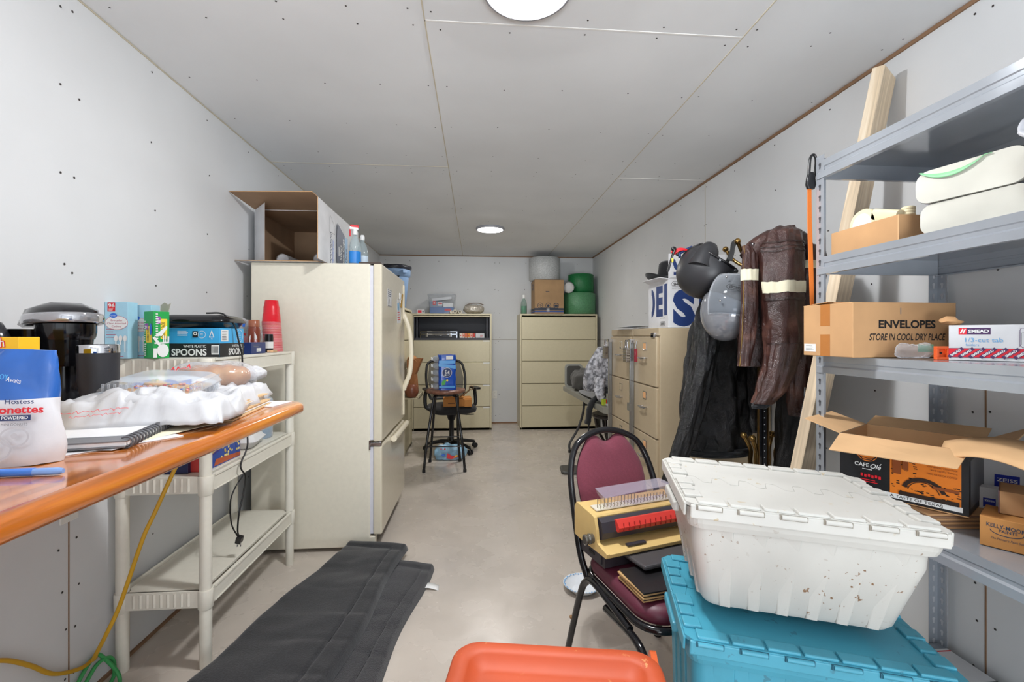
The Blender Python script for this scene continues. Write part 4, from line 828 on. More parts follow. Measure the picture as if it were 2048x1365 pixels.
# ---- fridge top
FT = 1.7035
o = thing('foam_cup_box', 'large open white carton of foam cups on top of the refrigerator', 'cardboard box', (-1.35, 2.90, FT)); w, l, h, t = .468, .60, .345, .005
KIN = mat('brown_inside', 'a08266', .85, 'card')
m = M(); m.bb((0, 0, 0), (w, l, t), WCARD); m.bb((0, 0, h - t), (w, l, h), WCARD); m.bb((0, 0, t), (t, l, h - t), WCARD); m.bb((w - t, 0, t), (w, l, h - t), WCARD); m.bb((t, l - t, t), (w - t, l, h - t), WCARD)
t2 = t + .001; m.bb((t, .001, t), (w - t, l - t, t2), KIN); m.bb((t, .001, h - t2), (w - t, l - t, h - t), KIN); m.bb((t, .001, t), (t2, l - t, h - t), KIN); m.bb((w - t2, .001, t), (w - t, l - t, h - t), KIN); m.bb((t, l - t2, t), (w - t, l - t, h - t), KIN); m.build('carton', o)
def flp(nm, pts, n, m1=WCARD, m2=KIN):
    m = M(); n = Vector(n) * .002; a = [Vector(p) + n for p in pts]; b = [Vector(p) - n for p in pts]; k = len(pts)
    m.add(a + b, [tuple(range(k))], m1, False); m.add(a + b, [tuple(range(2 * k - 1, k - 1, -1))] , m2, False); m.add(a + b, [(i, i + k, (i + 1) % k + k, (i + 1) % k) for i in range(k)], KRAFT, False); m.build(nm, o)
flp('flap', [(w, -.28, 0.002), (w, 0, .002), (w, 0, h - .002), (w, -.28, h + .002)], (1, 0, 0))
flp('flap', [(-.020, -.25, h + .03), (w - .03, -.28, h + .03), (w - .002, 0, h), (.0, 0, h)], (0, 0, 1))
flp('flap', [(-.020, -.19, .001), (w - .03, -.19, .001), (w - .002, 0, .002), (.0, 0, .002)], (0, 0, -1))
flp('flap', [(.003, -.001, .004), (.003, -.001, h - .004), (.135, -.17, h - .006), (.135, -.17, .006)], (.3, -.3, 0), WCARD, WCARD)
m = M(); F = Face(m, (w, -.28, 0), (0, 1, 0), (0, 0, 1)); F.k = 8
NVP = mat('print_slate_navy', '32405e', .5); LBP = mat('print_light_blue', '8cb4d8', .5)
F.line([(.20, .29), (.20, .20), (.30, .20), (.30, .25), (.21, .30)], .002, GREYT)
[F.rect(.208 + .006 * (k % 3), .012 + k * .010, .014 - .003 * (k % 2), .006, NVP) for k in range(19)]; [F.rect(.250, .012 + k * .0085, .012, .0055, BLUE) for k in range(18)]
F.poly([(.33, .06), (.34, .02), (.45, .005), (.50, .005), (.50, .235), (.34, .285), (.33, .2)], NVP); F.rect(.50, .005, .07, .225, LBP)
F.text('500ct', .43, .06, .03, WHITE, w=.10, rot=90, bold=.02); F.text('Foam Cups', .485, .02, .035, WHITE, w=.19, rot=90, bold=.03); F.text('10oz', .555, .04, .04, NVP, w=.12, rot=90); F.rect(.365, .08, .012, .06, WHITE); F.rect(.383, .085, .006, .045, WHITE)
F.line([(.62, .02), (.62, .20), (.74, .16), (.74, .02)], .006, NVP); F.line([(.68, .02), (.68, .16)], .005, NVP); m.build('printed_artwork', o)
# sleeves of foam cups inside
def sleeve(lab, x, z, r, n):
    q = thing('foam_cup_sleeve', lab, 'foam cups', (-1.35 + x, 2.96, FT + z), (0, 0, 0), 'sleeves of foam cups in the carton'); m = M(); m.push(Rx(-90))
    for k in range(n): m.lathe([(r, k * .02), (r + .002, k * .02 + .003), (r - .003, k * .02 + .006), (r - .004, k * .02 + .019)], FO, 20)
    m.pop(); m.build('cups', q); m = M(); m.push(Rx(-90)); m.lathe([(r * .7, -.012), (r + .003, -.004), (r + .0045, n * .02)], FILM, 20); m.pop(); m.build('sleeve_film', q)
sleeve('clear sleeve of foam cups lying inside the carton on the left', .14, .046, .036, 20); sleeve('clear sleeve of foam cups lying inside the carton on the right', .37, .050, .040, 20)
def sprayer(lab, x, y, rz, liq, lab_c, trig):
    o = thing('spray_bottle', lab, 'spray bottle', (x, y, FT + .001), (0, 0, rz), 'cleaner bottles on the refrigerator'); m = M(); m.lathe([(.034, 0), (.036, .004), (.036, .10), (.030, .14), (.014, .175), (.0125, .19)], liq, 20, sy=.7); m.build('bottle', o)
    m = M(); m.lathe([(.0365, .012), (.0368, .085)], lab_c, 20, sy=.7, cap=(False, False)); m.build('label', o)
    m = M(); m.lathe([(.014, .187), (.015, .21), (.010, .222)], WHITE, 14)
    if trig: m.bb((-.035, -.009, .218), (.018, .009, .238), WHITE)
    m.build('neck', o, bev=.003)
    if trig:
        m = M(); m.bb((-.030, -.0095, .230), (.022, .0095, .248), RED); m.bb((-.034, -.006, .175), (-.026, .006, .226), RED); m.build('trigger', o, bev=.004)
    return o
sprayer('clear spray bottle with a red trigger and blue label on top of the refrigerator', -.740, 2.86, 30, mat('spray_clear', 'dfe8ea', .1, 'clear', alpha=.2, col2='e8f0f2'), mat('spray_blue_label', '1e7ac8', .35), True)
sprayer('clear bottle with a pale label just behind the red-trigger spray bottle', -.735, 3.02, 0, MATS['spray_clear'], mat('spray_pale_label', 'c4d4e2', .4), False)
# ================================================================ BACK OF THE ROOM
LT = 1.576
o = thing('storage_bin', 'clear plastic bin with blue bottom full of supplies on the open file cabinet', 'storage bin', (-.655, 6.22, LT), (0, 0, 0)); m = M()
m.loft([[(x, y, z) for x, y in rrect(.36 + d, .28 + d, .03, 4, .19, .14)] for z, d in ((0, -.03), (.24, 0), (.245, .02), (.262, .022), (.27, .0))], CLEARP); m.build('tub', o)
m = M(); m.bb((.03, .02, .004), (.35, .26, .09), mat('bin_blue', '4a70a8', .6)); m.bb((.03, .02, .092), (.20, .24, .17), mat('bin_grey_blue', '8494ac', .6)); m.bb((.21, .03, .092), (.34, .24, .15), WHITE)
m.box((.19, .12, .205), (.26, .16, .035), mat('bin_white', 'e4e4e6', .6), (0, -.12, 0)); m.build('contents', o); o.children[-1]['kind'] = 'stuff'
m = M(); F = Face(m, (.03, .018, .10), (1, 0, 0), (0, 0, 1)); F.rect(.04, .02, .04, .055, RED); F.rect(.05, .035, .02, .02, WHITE); F.rect(.11, .01, .06, .05, WHITE); F.rect(.115, .03, .05, .02, RED); F.rect(.20, -.06, .08, .03, RED); m.build('printed_label', o)
carton('small_carton', 'tiny white and red carton at the left end of the open file cabinet top', 'carton', (-.790, 6.20, LT), 4, (.10, .05, .055), WCARD, lambda F, w, h: (F.rect(.01, .01, .05, h - .02, RED), F.rect(.07, .015, .015, h - .03, BLACK)))
IV = mat('ivory_paper', 'c8c0ae', .6)
for k, (x, y, z, r, l, rz, c_) in enumerate(((-.33, 6.20, .045, .022, .16, 12, 'ivory paper roll leaning highest beside the clear bin'), (-.285, 6.19, .030, .028, .15, -8, 'ivory paper roll with a dark core beside the clear bin'), (-.215, 6.19, .032, .024, .13, 6, 'thin ivory paper roll next to the shiny bubble pouch'))):
    o = thing('paper_roll', c_, 'paper roll', (x, y, LT + r), (0, 0, rz), 'paper rolls beside the clear bin'); m = M(); m.push(Rx(-90)); m.lathe([(r, 0), (r, l)], IV, 16); m.lathe([(r * .45, -.001), (r * .45, 0.0)], BLACK, 12); m.pop(); m.crumple(.004, 20, k); m.build('roll', o)
o = thing('bubble_pouch', 'shiny silver bubble pouch folded on the open file cabinet', 'pouch', (-.03, 6.30, LT + .003), (0, 0, 4)); m = M(); blob(m, (0, 0, .065), (.14, .10, .065), mat('silver_bubble', 'c4bcae', .25, 'bubble', scale=60, metal=.3), 2, .012, 18, 40, 20, flat=-.064); m.build('pouch', o); m = M(); m.tube(curve([(-.12, -.07, .11), (-.05, -.08, .135), (.06, -.08, .14), (.13, -.06, .12)]), .006, mat('pouch_edge', '6a5a4c', .5), 6); m.build('folded_edge', o)
# inside the open compartment
o = thing('flight_case', 'black hard case with silver edges and two latches inside the open file cabinet', 'hard case', (-.755, 6.25, 1.229)); m = M(); m.bb((0, 0, 0), (.50, .25, .105), mat('case_black', '1c1c20', .35)); m.build('case_shell', o, bev=.004)
m = M(); 
for z in (.064, .100): m.bb((-.002, -.004, z), (.502, .004, z + .008), CHROME)
for x in (0, .492): m.bb((x, -.004, .0), (x + .008, .004, .105), CHROME)
m.build('metal_edges', o)
for x in (.09, .41):
    m = M(); m.bb((x - .016, -.010, .035), (x + .016, -.004, .085), CHROME); m.bb((x - .010, -.014, .045), (x + .010, -.010, .07), CHROME); m.build('latch', o, bev=.002)
m = M(); m.tube([(.20, -.004, .055), (.205, -.02, .050), (.295, -.02, .050), (.30, -.004, .055)], .006, CHROME, 8); m.build('handle', o)
cols = ['f0e6d8', 'e8b4a0', 'e07a50', 'e89a40', 'e8b4a0', 'c84a3c']
for k in range(6):
    carton('label_carton', ['leftmost', 'second', 'third', 'fourth', 'fifth', 'rightmost'][k] + ' of the small upright cartons beside the black hard case', 'carton', (-.225 + k * .036, 6.26, 1.229), 0, (.034, .20, .082), mat('carton_c%d' % k, cols[k], .6), lambda F, w, h: (F.disc(w / 2, h * .62, .008, RED), F.rect(.006, .008, w - .012, .02, WHITE)), 'small cartons in the open compartment')
carton('envelope_carton', 'long white carton at the right end of the open compartment', 'carton', (-.004, 6.26, 1.229), 0, (.118, .20, .082), WCARD, lambda F, w, h: F.greek(.06, .03, .04, .03, 3, RED))
# ---- on the right file cabinet
o = thing('shipping_carton', 'brown shipping carton with three round icons and a navy band on the closed file cabinet', 'cardboard box', (.795, 6.135, LT), (0, 0, 0)); w, l, h = .40, .40, .465; m = M(); m.bb((0, 0, 0), (w, l, h), mat('brown_box', 'a3835f', .85, 'card')); m.build('carton', o, bev=.002)
m = M(); NB = mat('print_dark_slate', '2c3444', .6); 
for k_, (F, ww) in enumerate(((Face(m, (0, 0, 0), (1, 0, 0), (0, 0, 1)), w), (None, l))):
    if k_ == 1: m.build('printed_front', o); m = M(); F = Face(m, (0, l, 0), (0, -1, 0), (0, 0, 1))
    F.rect(0, .048, ww, .030, NB); F.rect(0, .022, ww, .018, mat('print_band_blue', '2a4a8c', .6))
    if ww == w and F.F.col[0][0] > .5:
        for x in (.065, .175, .285): F.ring(x + .01, .112, .038, .006, NB); 
        F.line([(.05, .11), (.075, .125), (.10, .11)], .006, NB); F.line([(.075, .125), (.075, .085)], .005, NB); F.disc(.185, .11, .018, NB); F.rect(.272, .095, .046, .03, NB); F.line([(.262, .13), (.295, .145), (.328, .13)], .006, NB); F.rect(.15, .30, .05, .008, NB); F.line([(.08, .078), (.32, .078)], .012, NB)
        for k in range(3): F.rect(.165 + k * .014, .03, .006, .045, WHITE)
    else: F.ring(.2, .38, .05, .03, NB)
m.build('printed_artwork', o)
BW = mat('bubble_white', 'c4c6c6', .35, 'bubble', scale=130); BG = mat('bubble_green', '5c9a6c', .32, 'bubble', scale=130); BG2 = mat('bubble_green_dark', '1f7a42', .3, 'bubble', scale=130)
def roll(lab, loc, r, h, mm, rot=(0, 0, 0), core=.05):
    o = thing('bubble_wrap_roll', lab, 'bubble wrap roll', loc, rot, 'bubble wrap rolls'); m = M(); m.lathe([(core, .004), (r - .02, 0), (r, .008), (r + .003, h / 2), (r, h - .012), (r - .02, h), (core, h - .004)], mm, 40); m.build('roll', o)
    m = M(); m.lathe([(r + .003, .01), (r + .006, .012), (r + .006, h - .012), (r + .003, h - .01)], mm, 40, cap=(False, False)); m.build('outer_turn', o)
    m = M(); m.lathe([(core, h - .002), (core - .004, h + .001), (core - .01, h - .01)], KRAFT, 20); m.build('core_tube', o)
roll('white bubble wrap roll standing on the brown shipping carton, nearly at the ceiling', (.96, 6.345, LT + .467), .212, .325, BW)
roll('pale green bubble wrap roll, the lower one in the right corner', (1.462, 6.38, LT), .225, .305, BG)
roll('dark green bubble wrap roll standing on the pale green roll', (1.49, 6.39, LT + .308), .175, .265, BG2)
roll('small white bubble wrap roll lying on its side between carton and green rolls', (1.255, 6.20, LT + .40), .077, .20, BW, (-90, 0, -20), .02) if 0 else None
roll('dark green bubble wrap roll mostly hidden behind the brown carton', (1.225, 6.50, LT), .105, .50, BG2, core=.03) if 0 else None
o = thing('small_foam_roll', 'small white foam roll lying on the green bubble wrap beside the carton', 'foam roll', (1.272, 6.185, LT + .36), (-78, 0, -14)); m = M(); m.lathe([(.02, -.006), (.06, -.004), (.072, .006), (.075, .03), (.075, .16), (.06, .17)], mat('foam_roll_white', 'c8c8c8', .6), 32); m.build('roll', o)
m = M(); m.lathe([(.05, -.0045), (.052, -.0065), (.054, -.0045)], IV, 24, cap=(False, False)); m.build('end_turn', o)
o = thing('soap_bottle', 'clear bottle of green liquid with a white cap at the left of the carton', 'bottle', (.655, 6.22, LT)); m = M(); m.lathe([(.040, 0), (.043, .004), (.043, .12), (.036, .17), (.018, .205), (.016, .215)], mat('bottle_clear', 'c8d8d0', .1, 'clear', alpha=.18, col2='d0dcd8'), 24); m.build('bottle', o)
m = M(); m.lathe([(.039, .003), (.0415, .006), (.0415, .105), (.039, .108)], mat('green_liquid', '0f9a68', .15, bump=0), 24); m.build('liquid', o); m = M(); m.lathe([(.019, .213), (.019, .258), (.015, .262)], WHITE, 18); m.build('cap', o)
# ---- trash can on the left cabinet
o = thing('trash_can', 'blue grey trash can with a black bag rim on the cabinet beyond the refrigerator', 'trash can', (-.880, 4.98, 1.5765)); BGC = mat('blue_grey_plastic', '7f9cc0', .45, bump=.03); m = M()
m.lathe([(.12, 0), (.125, .005), (.155, .32), (.156, .33), (.172, .335), (.176, .42), (.170, .43)], BGC, 36, cap=(True, False)); m.build('bin', o)
m = M(); m.lathe([(.18, .405), (.186, .425), (.182, .445), (.165, .44), (.15, .30)], mat('bag_black', '20222c', .25, bump=.3), 36, cap=(False, False)); m.crumple(.006, 18); m.build('liner', o)
for s_ in (-1, 1): m = M(); m.box((.185 * .7, s_ * .13, .375), (.03, .06, .035), BGC, (0, 0, s_ * .7)); m.build('handle', o, bev=.006)
# paper bag & brown pot on the cabinet face: an open drawer holds them
o = thing('open_drawer_tray', 'narrow putty shelf tray pulled out below the paper bag', 'tray', (-.748, 4.74, .62)); m = M(); m.bb((-.015, 0, 0), (.16, .34, .012), TANF); m.bb((.15, 0, 0), (.16, .34, .04), TANF); m.build('tray', o, bev=.002)
o = thing('paper_bag', 'crumpled brown paper bag showing past the refrigerator handle', 'paper bag', (-.675, 4.92, .633)); o.scale = (.85, .85, 1.35); PB = mat('brown_paper', 'a0683c', .7, 'card'); m = M()
m.loft([[(x * f + .02 * g, y, z) for x, y in rrect(.15, .19, .02, 4)] for z, f, g in ((0, .75, 0), (.05, .7, .3), (.12, .55, .5), (.18, .6, .2), (.235, 1.0, 1), (.30, 1.25, 1.6))], PB, cap=(True, False), smooth=False); m.crumple(.016, 16, 3); m.build('bag', o, solid=.002)
m = M(); m.grid(lambda u, v: (-.06 + .16 * u + .01, -.10 + .2 * v, .29 + .02 * math.sin(6 * u) + .012 * math.sin(9 * v)), 8, 8, mat('paper_orange_brown', 'b8814e', .7, 'card')); m.crumple(.012, 20, 5); m.build('folded_top', o, solid=.002)
o = tag(M().lathe([(.03, 0), (.06, .02), (.072, .06), (.066, .11), (.045, .135)], mat('brown_glaze', '7a4630', .3), 28).build('brown_vase'), 'round brown pot on the putty tray in front of the paper bag', 'pot'); o.location = (-.665, 4.79, .633); o['category'] = 'pot'
# ---- bar stool with a pack of water
o = thing('bar_stool', 'black metal stool with a round brown wooden seat and a water pack on it', 'stool', (-.292, 4.45, 0), (0, 0, 0)); ST = mat('stool_seat', '7d5240', .4, 'wood', col2='8f6450')
m = M(); m.lathe([(.165, .722), (.186, .730), (.190, .745), (.183, .757), (.15, .760)], ST, 40); m.build('seat', o)
m = M(); m.lathe([(.125, .700), (.13, .705), (.13, .722)], BMETAL, 30); m.build('seat_plate', o)
tops = [(-.10, -.10), (.10, -.10), (-.10, .10), (.10, .10)]; feet = [(-.192, -.165), (.188, -.170), (-.170, .185), (.13, .19)]
for (tx, ty), (fx, fy) in zip(tops, feet):
    m = M(); m.tube(curve([(tx * .6, ty * .6, .708), (tx, ty, .695), (tx * 1.12, ty * 1.12, .64), (fx * .85, fy * .85, .3), (fx, fy, .012)], 5), .0125, BMETAL, 12); l_ = m.build('leg', o)
    m = M(); m.lathe([(.016, 0), (.0165, .02), (.0145, .03)], BLKP, 12, c=(fx, fy, 0)); m.build('rubber_foot', l_)
def lp(i, z): (tx, ty), (fx, fy) = tops[i], feet[i]; f = (.64 - z) / .63; return (tx * 1.12 + (fx - tx * 1.12) * f, ty * 1.12 + (fy - ty * 1.12) * f, z)
for a, b, z in ((0, 1, .235), (2, 3, .26), (0, 2, .21), (1, 3, .24)): m = M(); m.tube([lp(a, z), lp(b, z)], .006, BMETAL, 8); m.build('footrest_bar', o)
o = thing('water_bottle_pack', 'shrink wrapped pack of small water bottles with blue wrap standing on the stool', 'water pack', (-.315, 4.42, .7605), (0, 0, 8)); WB_ = mat('water_blue_wrap', '1c58b8', .22, 'film', alpha=.85, col2='1c58b8'); WBm = mat('water_wrap', '1a50b4', .2, bump=.2); WB2 = mat('water_wrap_light', '4a9ade', .25)
m = M()
m.loft([[(x + .004 * math.sin(z * 70), y, z) for x, y in rrect(.165, .16, .03, 5, .035, 0)] for z in [k * .0165 for k in range(21)]], WBm); m.crumple(.004, 22, 2); m.build('shrink_wrap', o)
m = M()
for k in range(5):
    for j in range(3): 
        z = .033 + k * .065; m.push(Tr(-.05, -.053 + j * .053, z) @ Ry(-90)); m.lathe([(.026, 0), (.028, .01), (.026, .03), (.015, .045), (.012, .055)], CLEARP, 14); m.lathe([(.013, .052), (.013, .064)], WHITE, 10); m.pop()
m.build('bottle_necks', o); o.children[-1]['kind'] = 'stuff'
m = M(); F = Face(m, (-.048, -.082, 0), (1, 0, 0), (0, 0, 1)); F.k = 12
F.rect(.004, .25, .15, .03, WB2); F.rect(.07, .29, .065, .035, WHITE); F.poly([(.0, .225), (.16, .20), (.16, .235), (0, .25)], WB2); F.rect(.004, .02, .15, .02, WB2)
F.disc(.078, .165, .046, WHITE, .046, 32); F.disc(.078, .165, .043, NAVY, .043, 32); F.text('Pure', .072, .135, .017, WHITE, w=.055, rot=90, bold=.03); F.text('Life', .100, .140, .017, WHITE, w=.045, rot=90, bold=.03)
F.poly([(.03, .045), (.06, .05), (.07, .10), (.04, .09), (.028, .07)], mat('print_leaf', '48a848', .5)); F.disc(.08, .092, .010, YELLOW); m.build('printed_artwork', o)
# ---- office chair behind the stool
o = thing('office_chair', 'black mesh office chair with armrests behind the brown stool', 'office chair', (-.27, 5.08, 0), (0, 0, 18)); CB = mat('chair_black', '1b1b1d', .45, bump=.05); MB_ = mat('chair_mesh', '2a2a2c', .6, 'mesh', alpha=.72)
for k in range(5):
    a = R(72 * k + 10); m = M(); m.tube([(0, 0, .10), (.12 * math.cos(a), .12 * math.sin(a), .105), (.28 * math.cos(a), .28 * math.sin(a), .075)], [.028, .022, .016], CB, 10); l_ = m.build('base_arm', o)
    m = M(); c_, s_ = math.cos(a), math.sin(a); 
    for w_ in (-.016, .016): m.push(Tr(.29 * c_, .29 * s_, .03) @ Rz(72 * k + 10) @ Tr(0, w_, 0) @ Rx(90)); m.lathe([(.022, -.008), (.028, -.006), (.028, .006), (.022, .008)], CB, 16); m.pop()
    m.lathe([(.008, .03), (.008, .075)], CB, 8, c=(.29 * c_, .29 * s_, 0)); m.build('caster', l_)
m = M(); m.lathe([(.035, .09), (.035, .12), (.026, .13), (.026, .34), (.04, .35), (.06, .42), (.12, .43)], CB, 20); m.build('gas_column', o)
m = M(); m.loft([[(x, y, z + (.02 if 0 else 0)) for x, y in rrect(w_, w_ * .96, .12, 6)] for z, w_ in ((.43, .40), (.445, .48), (.48, .50), (.51, .47), (.52, .40))], mat('chair_seat_fabric', '1e1e20', .8, 'fabric')); m.build('seat', o)
m = M(); fr = [(-.19, .20, .56), (-.225, .23, .70), (-.225, .27, .86), (-.18, .31, .97), (0, .325, 1.0), (.18, .31, .97), (.225, .27, .86), (.225, .23, .70), (.19, .20, .56)]; m.tube(curve(fr, 6) , .014, CB, 10); m.tube([fr[0], (0, .215, .555), fr[-1]], .014, CB, 10); m.tube([(0, .10, .43), (0, .24, .47), (0, .26, .60), (0, .26, .75)], [.03, .03, .024, .02], CB, 10); m.build('back_frame', o)
m = M(); m.grid(lambda u, v: ((u - .5) * .42 * (1 - .15 * abs(2 * v - 1)), .205 + .12 * v - .02 * math.sin(math.pi * v) + .03 * (1 - (2 * u - 1) ** 2), .565 + .42 * v), 10, 12, MB_); m.build('backrest_mesh', o)
for s_ in (-1, 1):
    m = M(); m.tube(curve([(s_ * .20, .0, .46), (s_ * .28, .02, .50), (s_ * .285, .04, .62), (s_ * .27, .02, .68)], 5), [.022] * 1 + [.02] * 15, CB, 10); m.loft([[(x + s_ * .27, y, z) for x, y in rrect(.075, .24, .03, 5)] for z in (.68, .70)], CB); m.build('armrest', o)
m = M(); m.tube([(.0, .0, .42), (.16, -.05, .40), (.24, -.06, .40)], .006, CB, 8); m.build('lever', o)
o = thing('small_carton_box', 'small orange-brown carton lying on the seat of the office chair', 'cardboard box', (-.345, 4.86, .522), (0, 0, 4)); m = M(); m.bb((0, 0, 0), (.30, .20, .085), mat('orange_card', 'c0803e', .75, 'card')); m.bb((.22, -.03, -.0), (.30, 0, .075), MATS['orange_card']); m.bb((.05, -.002, .03), (.12, 0, .04), mat('card_mark', '6a4422', .7)); m.build('carton', o, bev=.002)
m = M(); m.add([(.0, -.001, .085), (.2, -.001, .085), (.22, -.05, .10), (.03, -.05, .12)], [(0, 1, 2, 3)], MATS['orange_card'], False); m.build('flap', o, solid=.002)
o = thing('metal_hook', 'small bronze clip hook standing beside the chair back', 'hook', (-.10, 5.02, .60)); m = M(); m.tube([(-.07, 0, 0), (.02, 0, .06), (.045, 0, .085)], .008, mat('bronze', '7a6248', .35, metal=.8), 8)
m.tube([(.06 + .022 * math.cos(R(a)), 0, .10 + .022 * math.sin(R(a))) for a in range(0, 361, 30)], .006, MATS['bronze'], 8); m.build('hook', o, loc=(0, 0, 0)); o.location = (-.11, 4.96, .6095)
# ---- plastic bag on the floor
o = thing('plastic_sack', 'light blue crumpled plastic sack with red and yellow print under the stool', 'plastic bag', (-.26, 4.725, .0)); m = M(); blob(m, (0, 0, .07), (.165, .055, .085), mat('sack_blue', '9cc8e4', .2, 'leather', col2='f0f4f8', bump=.1), 3, .025, 14, 48, 24, flat=-.068); m.build('sack', o)
m = M(); F = Face(m, (-.16, -.068, .0), (1, 0, 0), (0, .2, 1)); F.k = 10; F.poly([(.12, .03), (.17, .02), (.24, .04), (.25, .06), (.18, .05), (.13, .08)], RED); F.poly([(.19, .03), (.24, .05), (.22, .065)], YELLOW); F.disc(.09, .06, .02, BLUE, .012); F.rect(.06, .115, .05, .012, RED); m.build('printed_artwork', o)
# ---- folding table and the clothes on it
TGR = mat('table_grey_plastic', '8e8c82', .5, bump=.05); TLG = mat('table_leg_grey', '5e5f62', .4, 'metal', metal=.4)
o = thing('folding_table', 'grey plastic folding table with curved legs, piled with clothes', 'folding table', (0, 0, 0)); m = M()
tp = [(1.01, 3.56), (.985, 5.10), (1.02, 5.16), (1.68, 5.18), (1.70, 5.14), (1.70, 3.52), (1.04, 3.50)][::-1]
m.loft([[(x, y, z) for x, y in tp] for z in (.655, .66, .698, .70)], TGR, smooth=False); m.build('tabletop', o, bev=.006)
for yb in (3.75, 4.90):
    for x0, xf in ((1.08, 1.02), (1.60, 1.66)):
        m = M(); m.tube(curve([(x0 + (.10 if xf < 1.3 else -.10), yb, .65), (x0 + (.09 if xf < 1.3 else -.09), yb, .45), (x0 + (.03 if xf < 1.3 else -.03), yb, .26), (xf, yb, .10), (xf, yb, .02)], 6), .0135, TLG, 12); l_ = m.build('leg', o); m = M(); m.lathe([(.017, 0), (.017, .03)], BLKP, 12, c=(xf, yb, 0)); m.build('foot_cap', l_)
    m = M(); m.tube([(1.17, yb, .52), (1.51, yb, .52)], .011, TLG, 10); m.build('cross_bar', o)
# folded chairs / curved dark frame under the table
DKW = mat('dark_brown_wood', '2a2220', .35, 'metal')
o = thing('wooden_stool', 'dark stool frame with many curved legs under the folding table', 'stool', (1.28, 4.25, 0)); m = M(); m.lathe([(.17, .50), (.18, .51), (.18, .53), (.17, .535)], DKW, 28); m.build('seat', o)
for k in range(8):
    a = R(45 * k + 12); m = M(); m.tube(curve([(.16 * math.cos(a), .16 * math.sin(a), .505), (.13 * math.cos(a), .13 * math.sin(a), .38), (.04 * math.cos(a), .04 * math.sin(a), .20), (.10 * math.cos(a), .10 * math.sin(a), .10), (.20 * math.cos(a), .20 * math.sin(a), .014)], 6), .013, DKW, 8); m.build('leg', o)
o = tag(M().box((0, 0, 0), (.32, .07, .035), mat('floor_board_brown', '7a5540', .7, 'lumber')).build('wooden_block', bev=.003), 'short brown board lying on the floor under the folding table', 'board'); o.location = (1.26, 3.93, .018); o.rotation_euler.z = R(8)
o = tag(M().box((0, 0, 0), (.06, .26, .03), mat('floor_board_dark', '6a5444', .7, 'lumber')).build('wooden_block', bev=.003), 'second brown board on the floor nearer the beige cabinets', 'board'); o.location = (1.12, 3.66, .016); o.rotation_euler.z = R(-30)
# clothes
def cloth(name, lab, cat, loc, parts, mm, seed=1, amp=.02, sc=8, part='cloth_body'):
    o = thing(name, lab, cat, loc); m = M()
    for (c, r) in parts: blob(m, c, r, mm, seed, amp, sc, 40, 24)
    m.build(part, o); return o
PLD = mat('grey_plaid', '9a9ca4', .8, 'plaid', col2='dcdde4'); TANC = mat('tan_canvas', '96683a', .85, 'fabric'); DGR = mat('dark_grey_cloth', '5a5854', .85, 'fabric'); BLKC = mat('black_cloth', '17171a', .8, 'fabric'); LGR = mat('light_grey_cloth', '8c8c8c', .85, 'fabric')
o = thing('plaid_shirt', 'grey and white patterned shirt draped from the lock bar down to the folding table', 'shirt', (0, 0, 0)); m = M()
def shirt(u, v):
    top = Vector((1.075 - .03 * u, 3.70 + .14 * u, 1.18)); bot = Vector((.985 + .24 * (1 - u) * .9, 3.86 + .10 * u, .745 + .05 * u))
    p = top.lerp(bot, v); w = .05 + .95 * v
    p.x += (.5 - u) * .10 * v + .05 * math.sin(v * math.pi) * (1 - u) - .055 * math.sin(v * math.pi) * u; f = math.sin(u * 22 + 2 * v) * .018 * w + .02 * noise.noise(Vector((u * 4, v * 3, 0))); p.y -= f + .05 * math.sin(v * math.pi); p.x -= f * .5
    return tuple(p)
m.grid(shirt, 50, 30, PLD); m.build('shirt_body', o, solid=.006)
m = M(); m.tube(curve([(1.03, 3.72, .92), (1.02, 3.70, .80), (1.05, 3.71, .74)]), [.045] * 5 + [.04] * 5 + [.03] * 7, PLD, 14); m.crumple(.012, 20); m.build('sleeve', o)
cloth('tan_jacket', 'tan canvas jacket hanging behind the patterned shirt near the lock bar', 'jacket', (1.13, 3.62, .98), [((0, 0, 0), (.045, .05, .15)), ((.05, .05, -.03), (.06, .06, .15))], TANC, 2, .015, 10)
o = cloth('work_pants', 'tan work trousers hanging over the front edge of the folding table', 'trousers', (1.14, 3.52, .68), [((.02, .0, .0), (.12, .045, .05)), ((-.07, -.005, -.05), (.04, .03, .06))], TANC, 5, .016, 12)
cloth('small_backpack', 'dark grey crumpled backpack on the far end of the folding table', 'backpack', (1.12, 4.72, .80), [((0, 0, 0), (.13, .14, .10)), ((.03, 0, .06), (.08, .09, .07))], DGR, 3, .035, 9, 'bag_body')
o = thing('grey_board', 'pale grey plastic panel with dark centre standing behind the backpack', 'panel', (1.085, 5.0, .701)); m = M(); m.push(Rx(90)); m.prism([(x, y + .13) for x, y in rrect(.20, .26, .04, 5)], -.01, .01, mat('panel_grey', 'a4a49c', .5)); m.prism([(x, y + .13) for x, y in rrect(.16, .22, .03, 5)], .01, .013, DGR); m.pop(); m.build('panel', o)
cloth('grey_towel', 'flat grey cloth lying on the near-left part of the folding table', 'cloth', (1.10, 4.25, .716), [((0, 0, 0), (.09, .34, .012))], LGR, 4, .008, 9)
o = thing('black_strap', 'black strap and sleeve hanging over the left edge of the folding table', 'strap', (0, 0, 0)); m = M(); m.tube(curve([(1.16, 3.86, .735), (1.08, 3.84, .745), (1.01, 3.83, .725), (.975, 3.83, .66), (.962, 3.83, .58), (.95, 3.83, .52)]), [.03] * 12 + [.038] * 14 + [.04] * 15, BLKC, 10, flat=(1, .6)); m.crumple(.006, 30); m.build('sleeve', o)
m = M(); m.tube(curve([(.965, 3.84, .53), (.962, 3.84, .42), (.955, 3.84, .30), (.958, 3.84, .26)]), .014, BLKC, 8, flat=(1, .4)); m.build('strap', o)
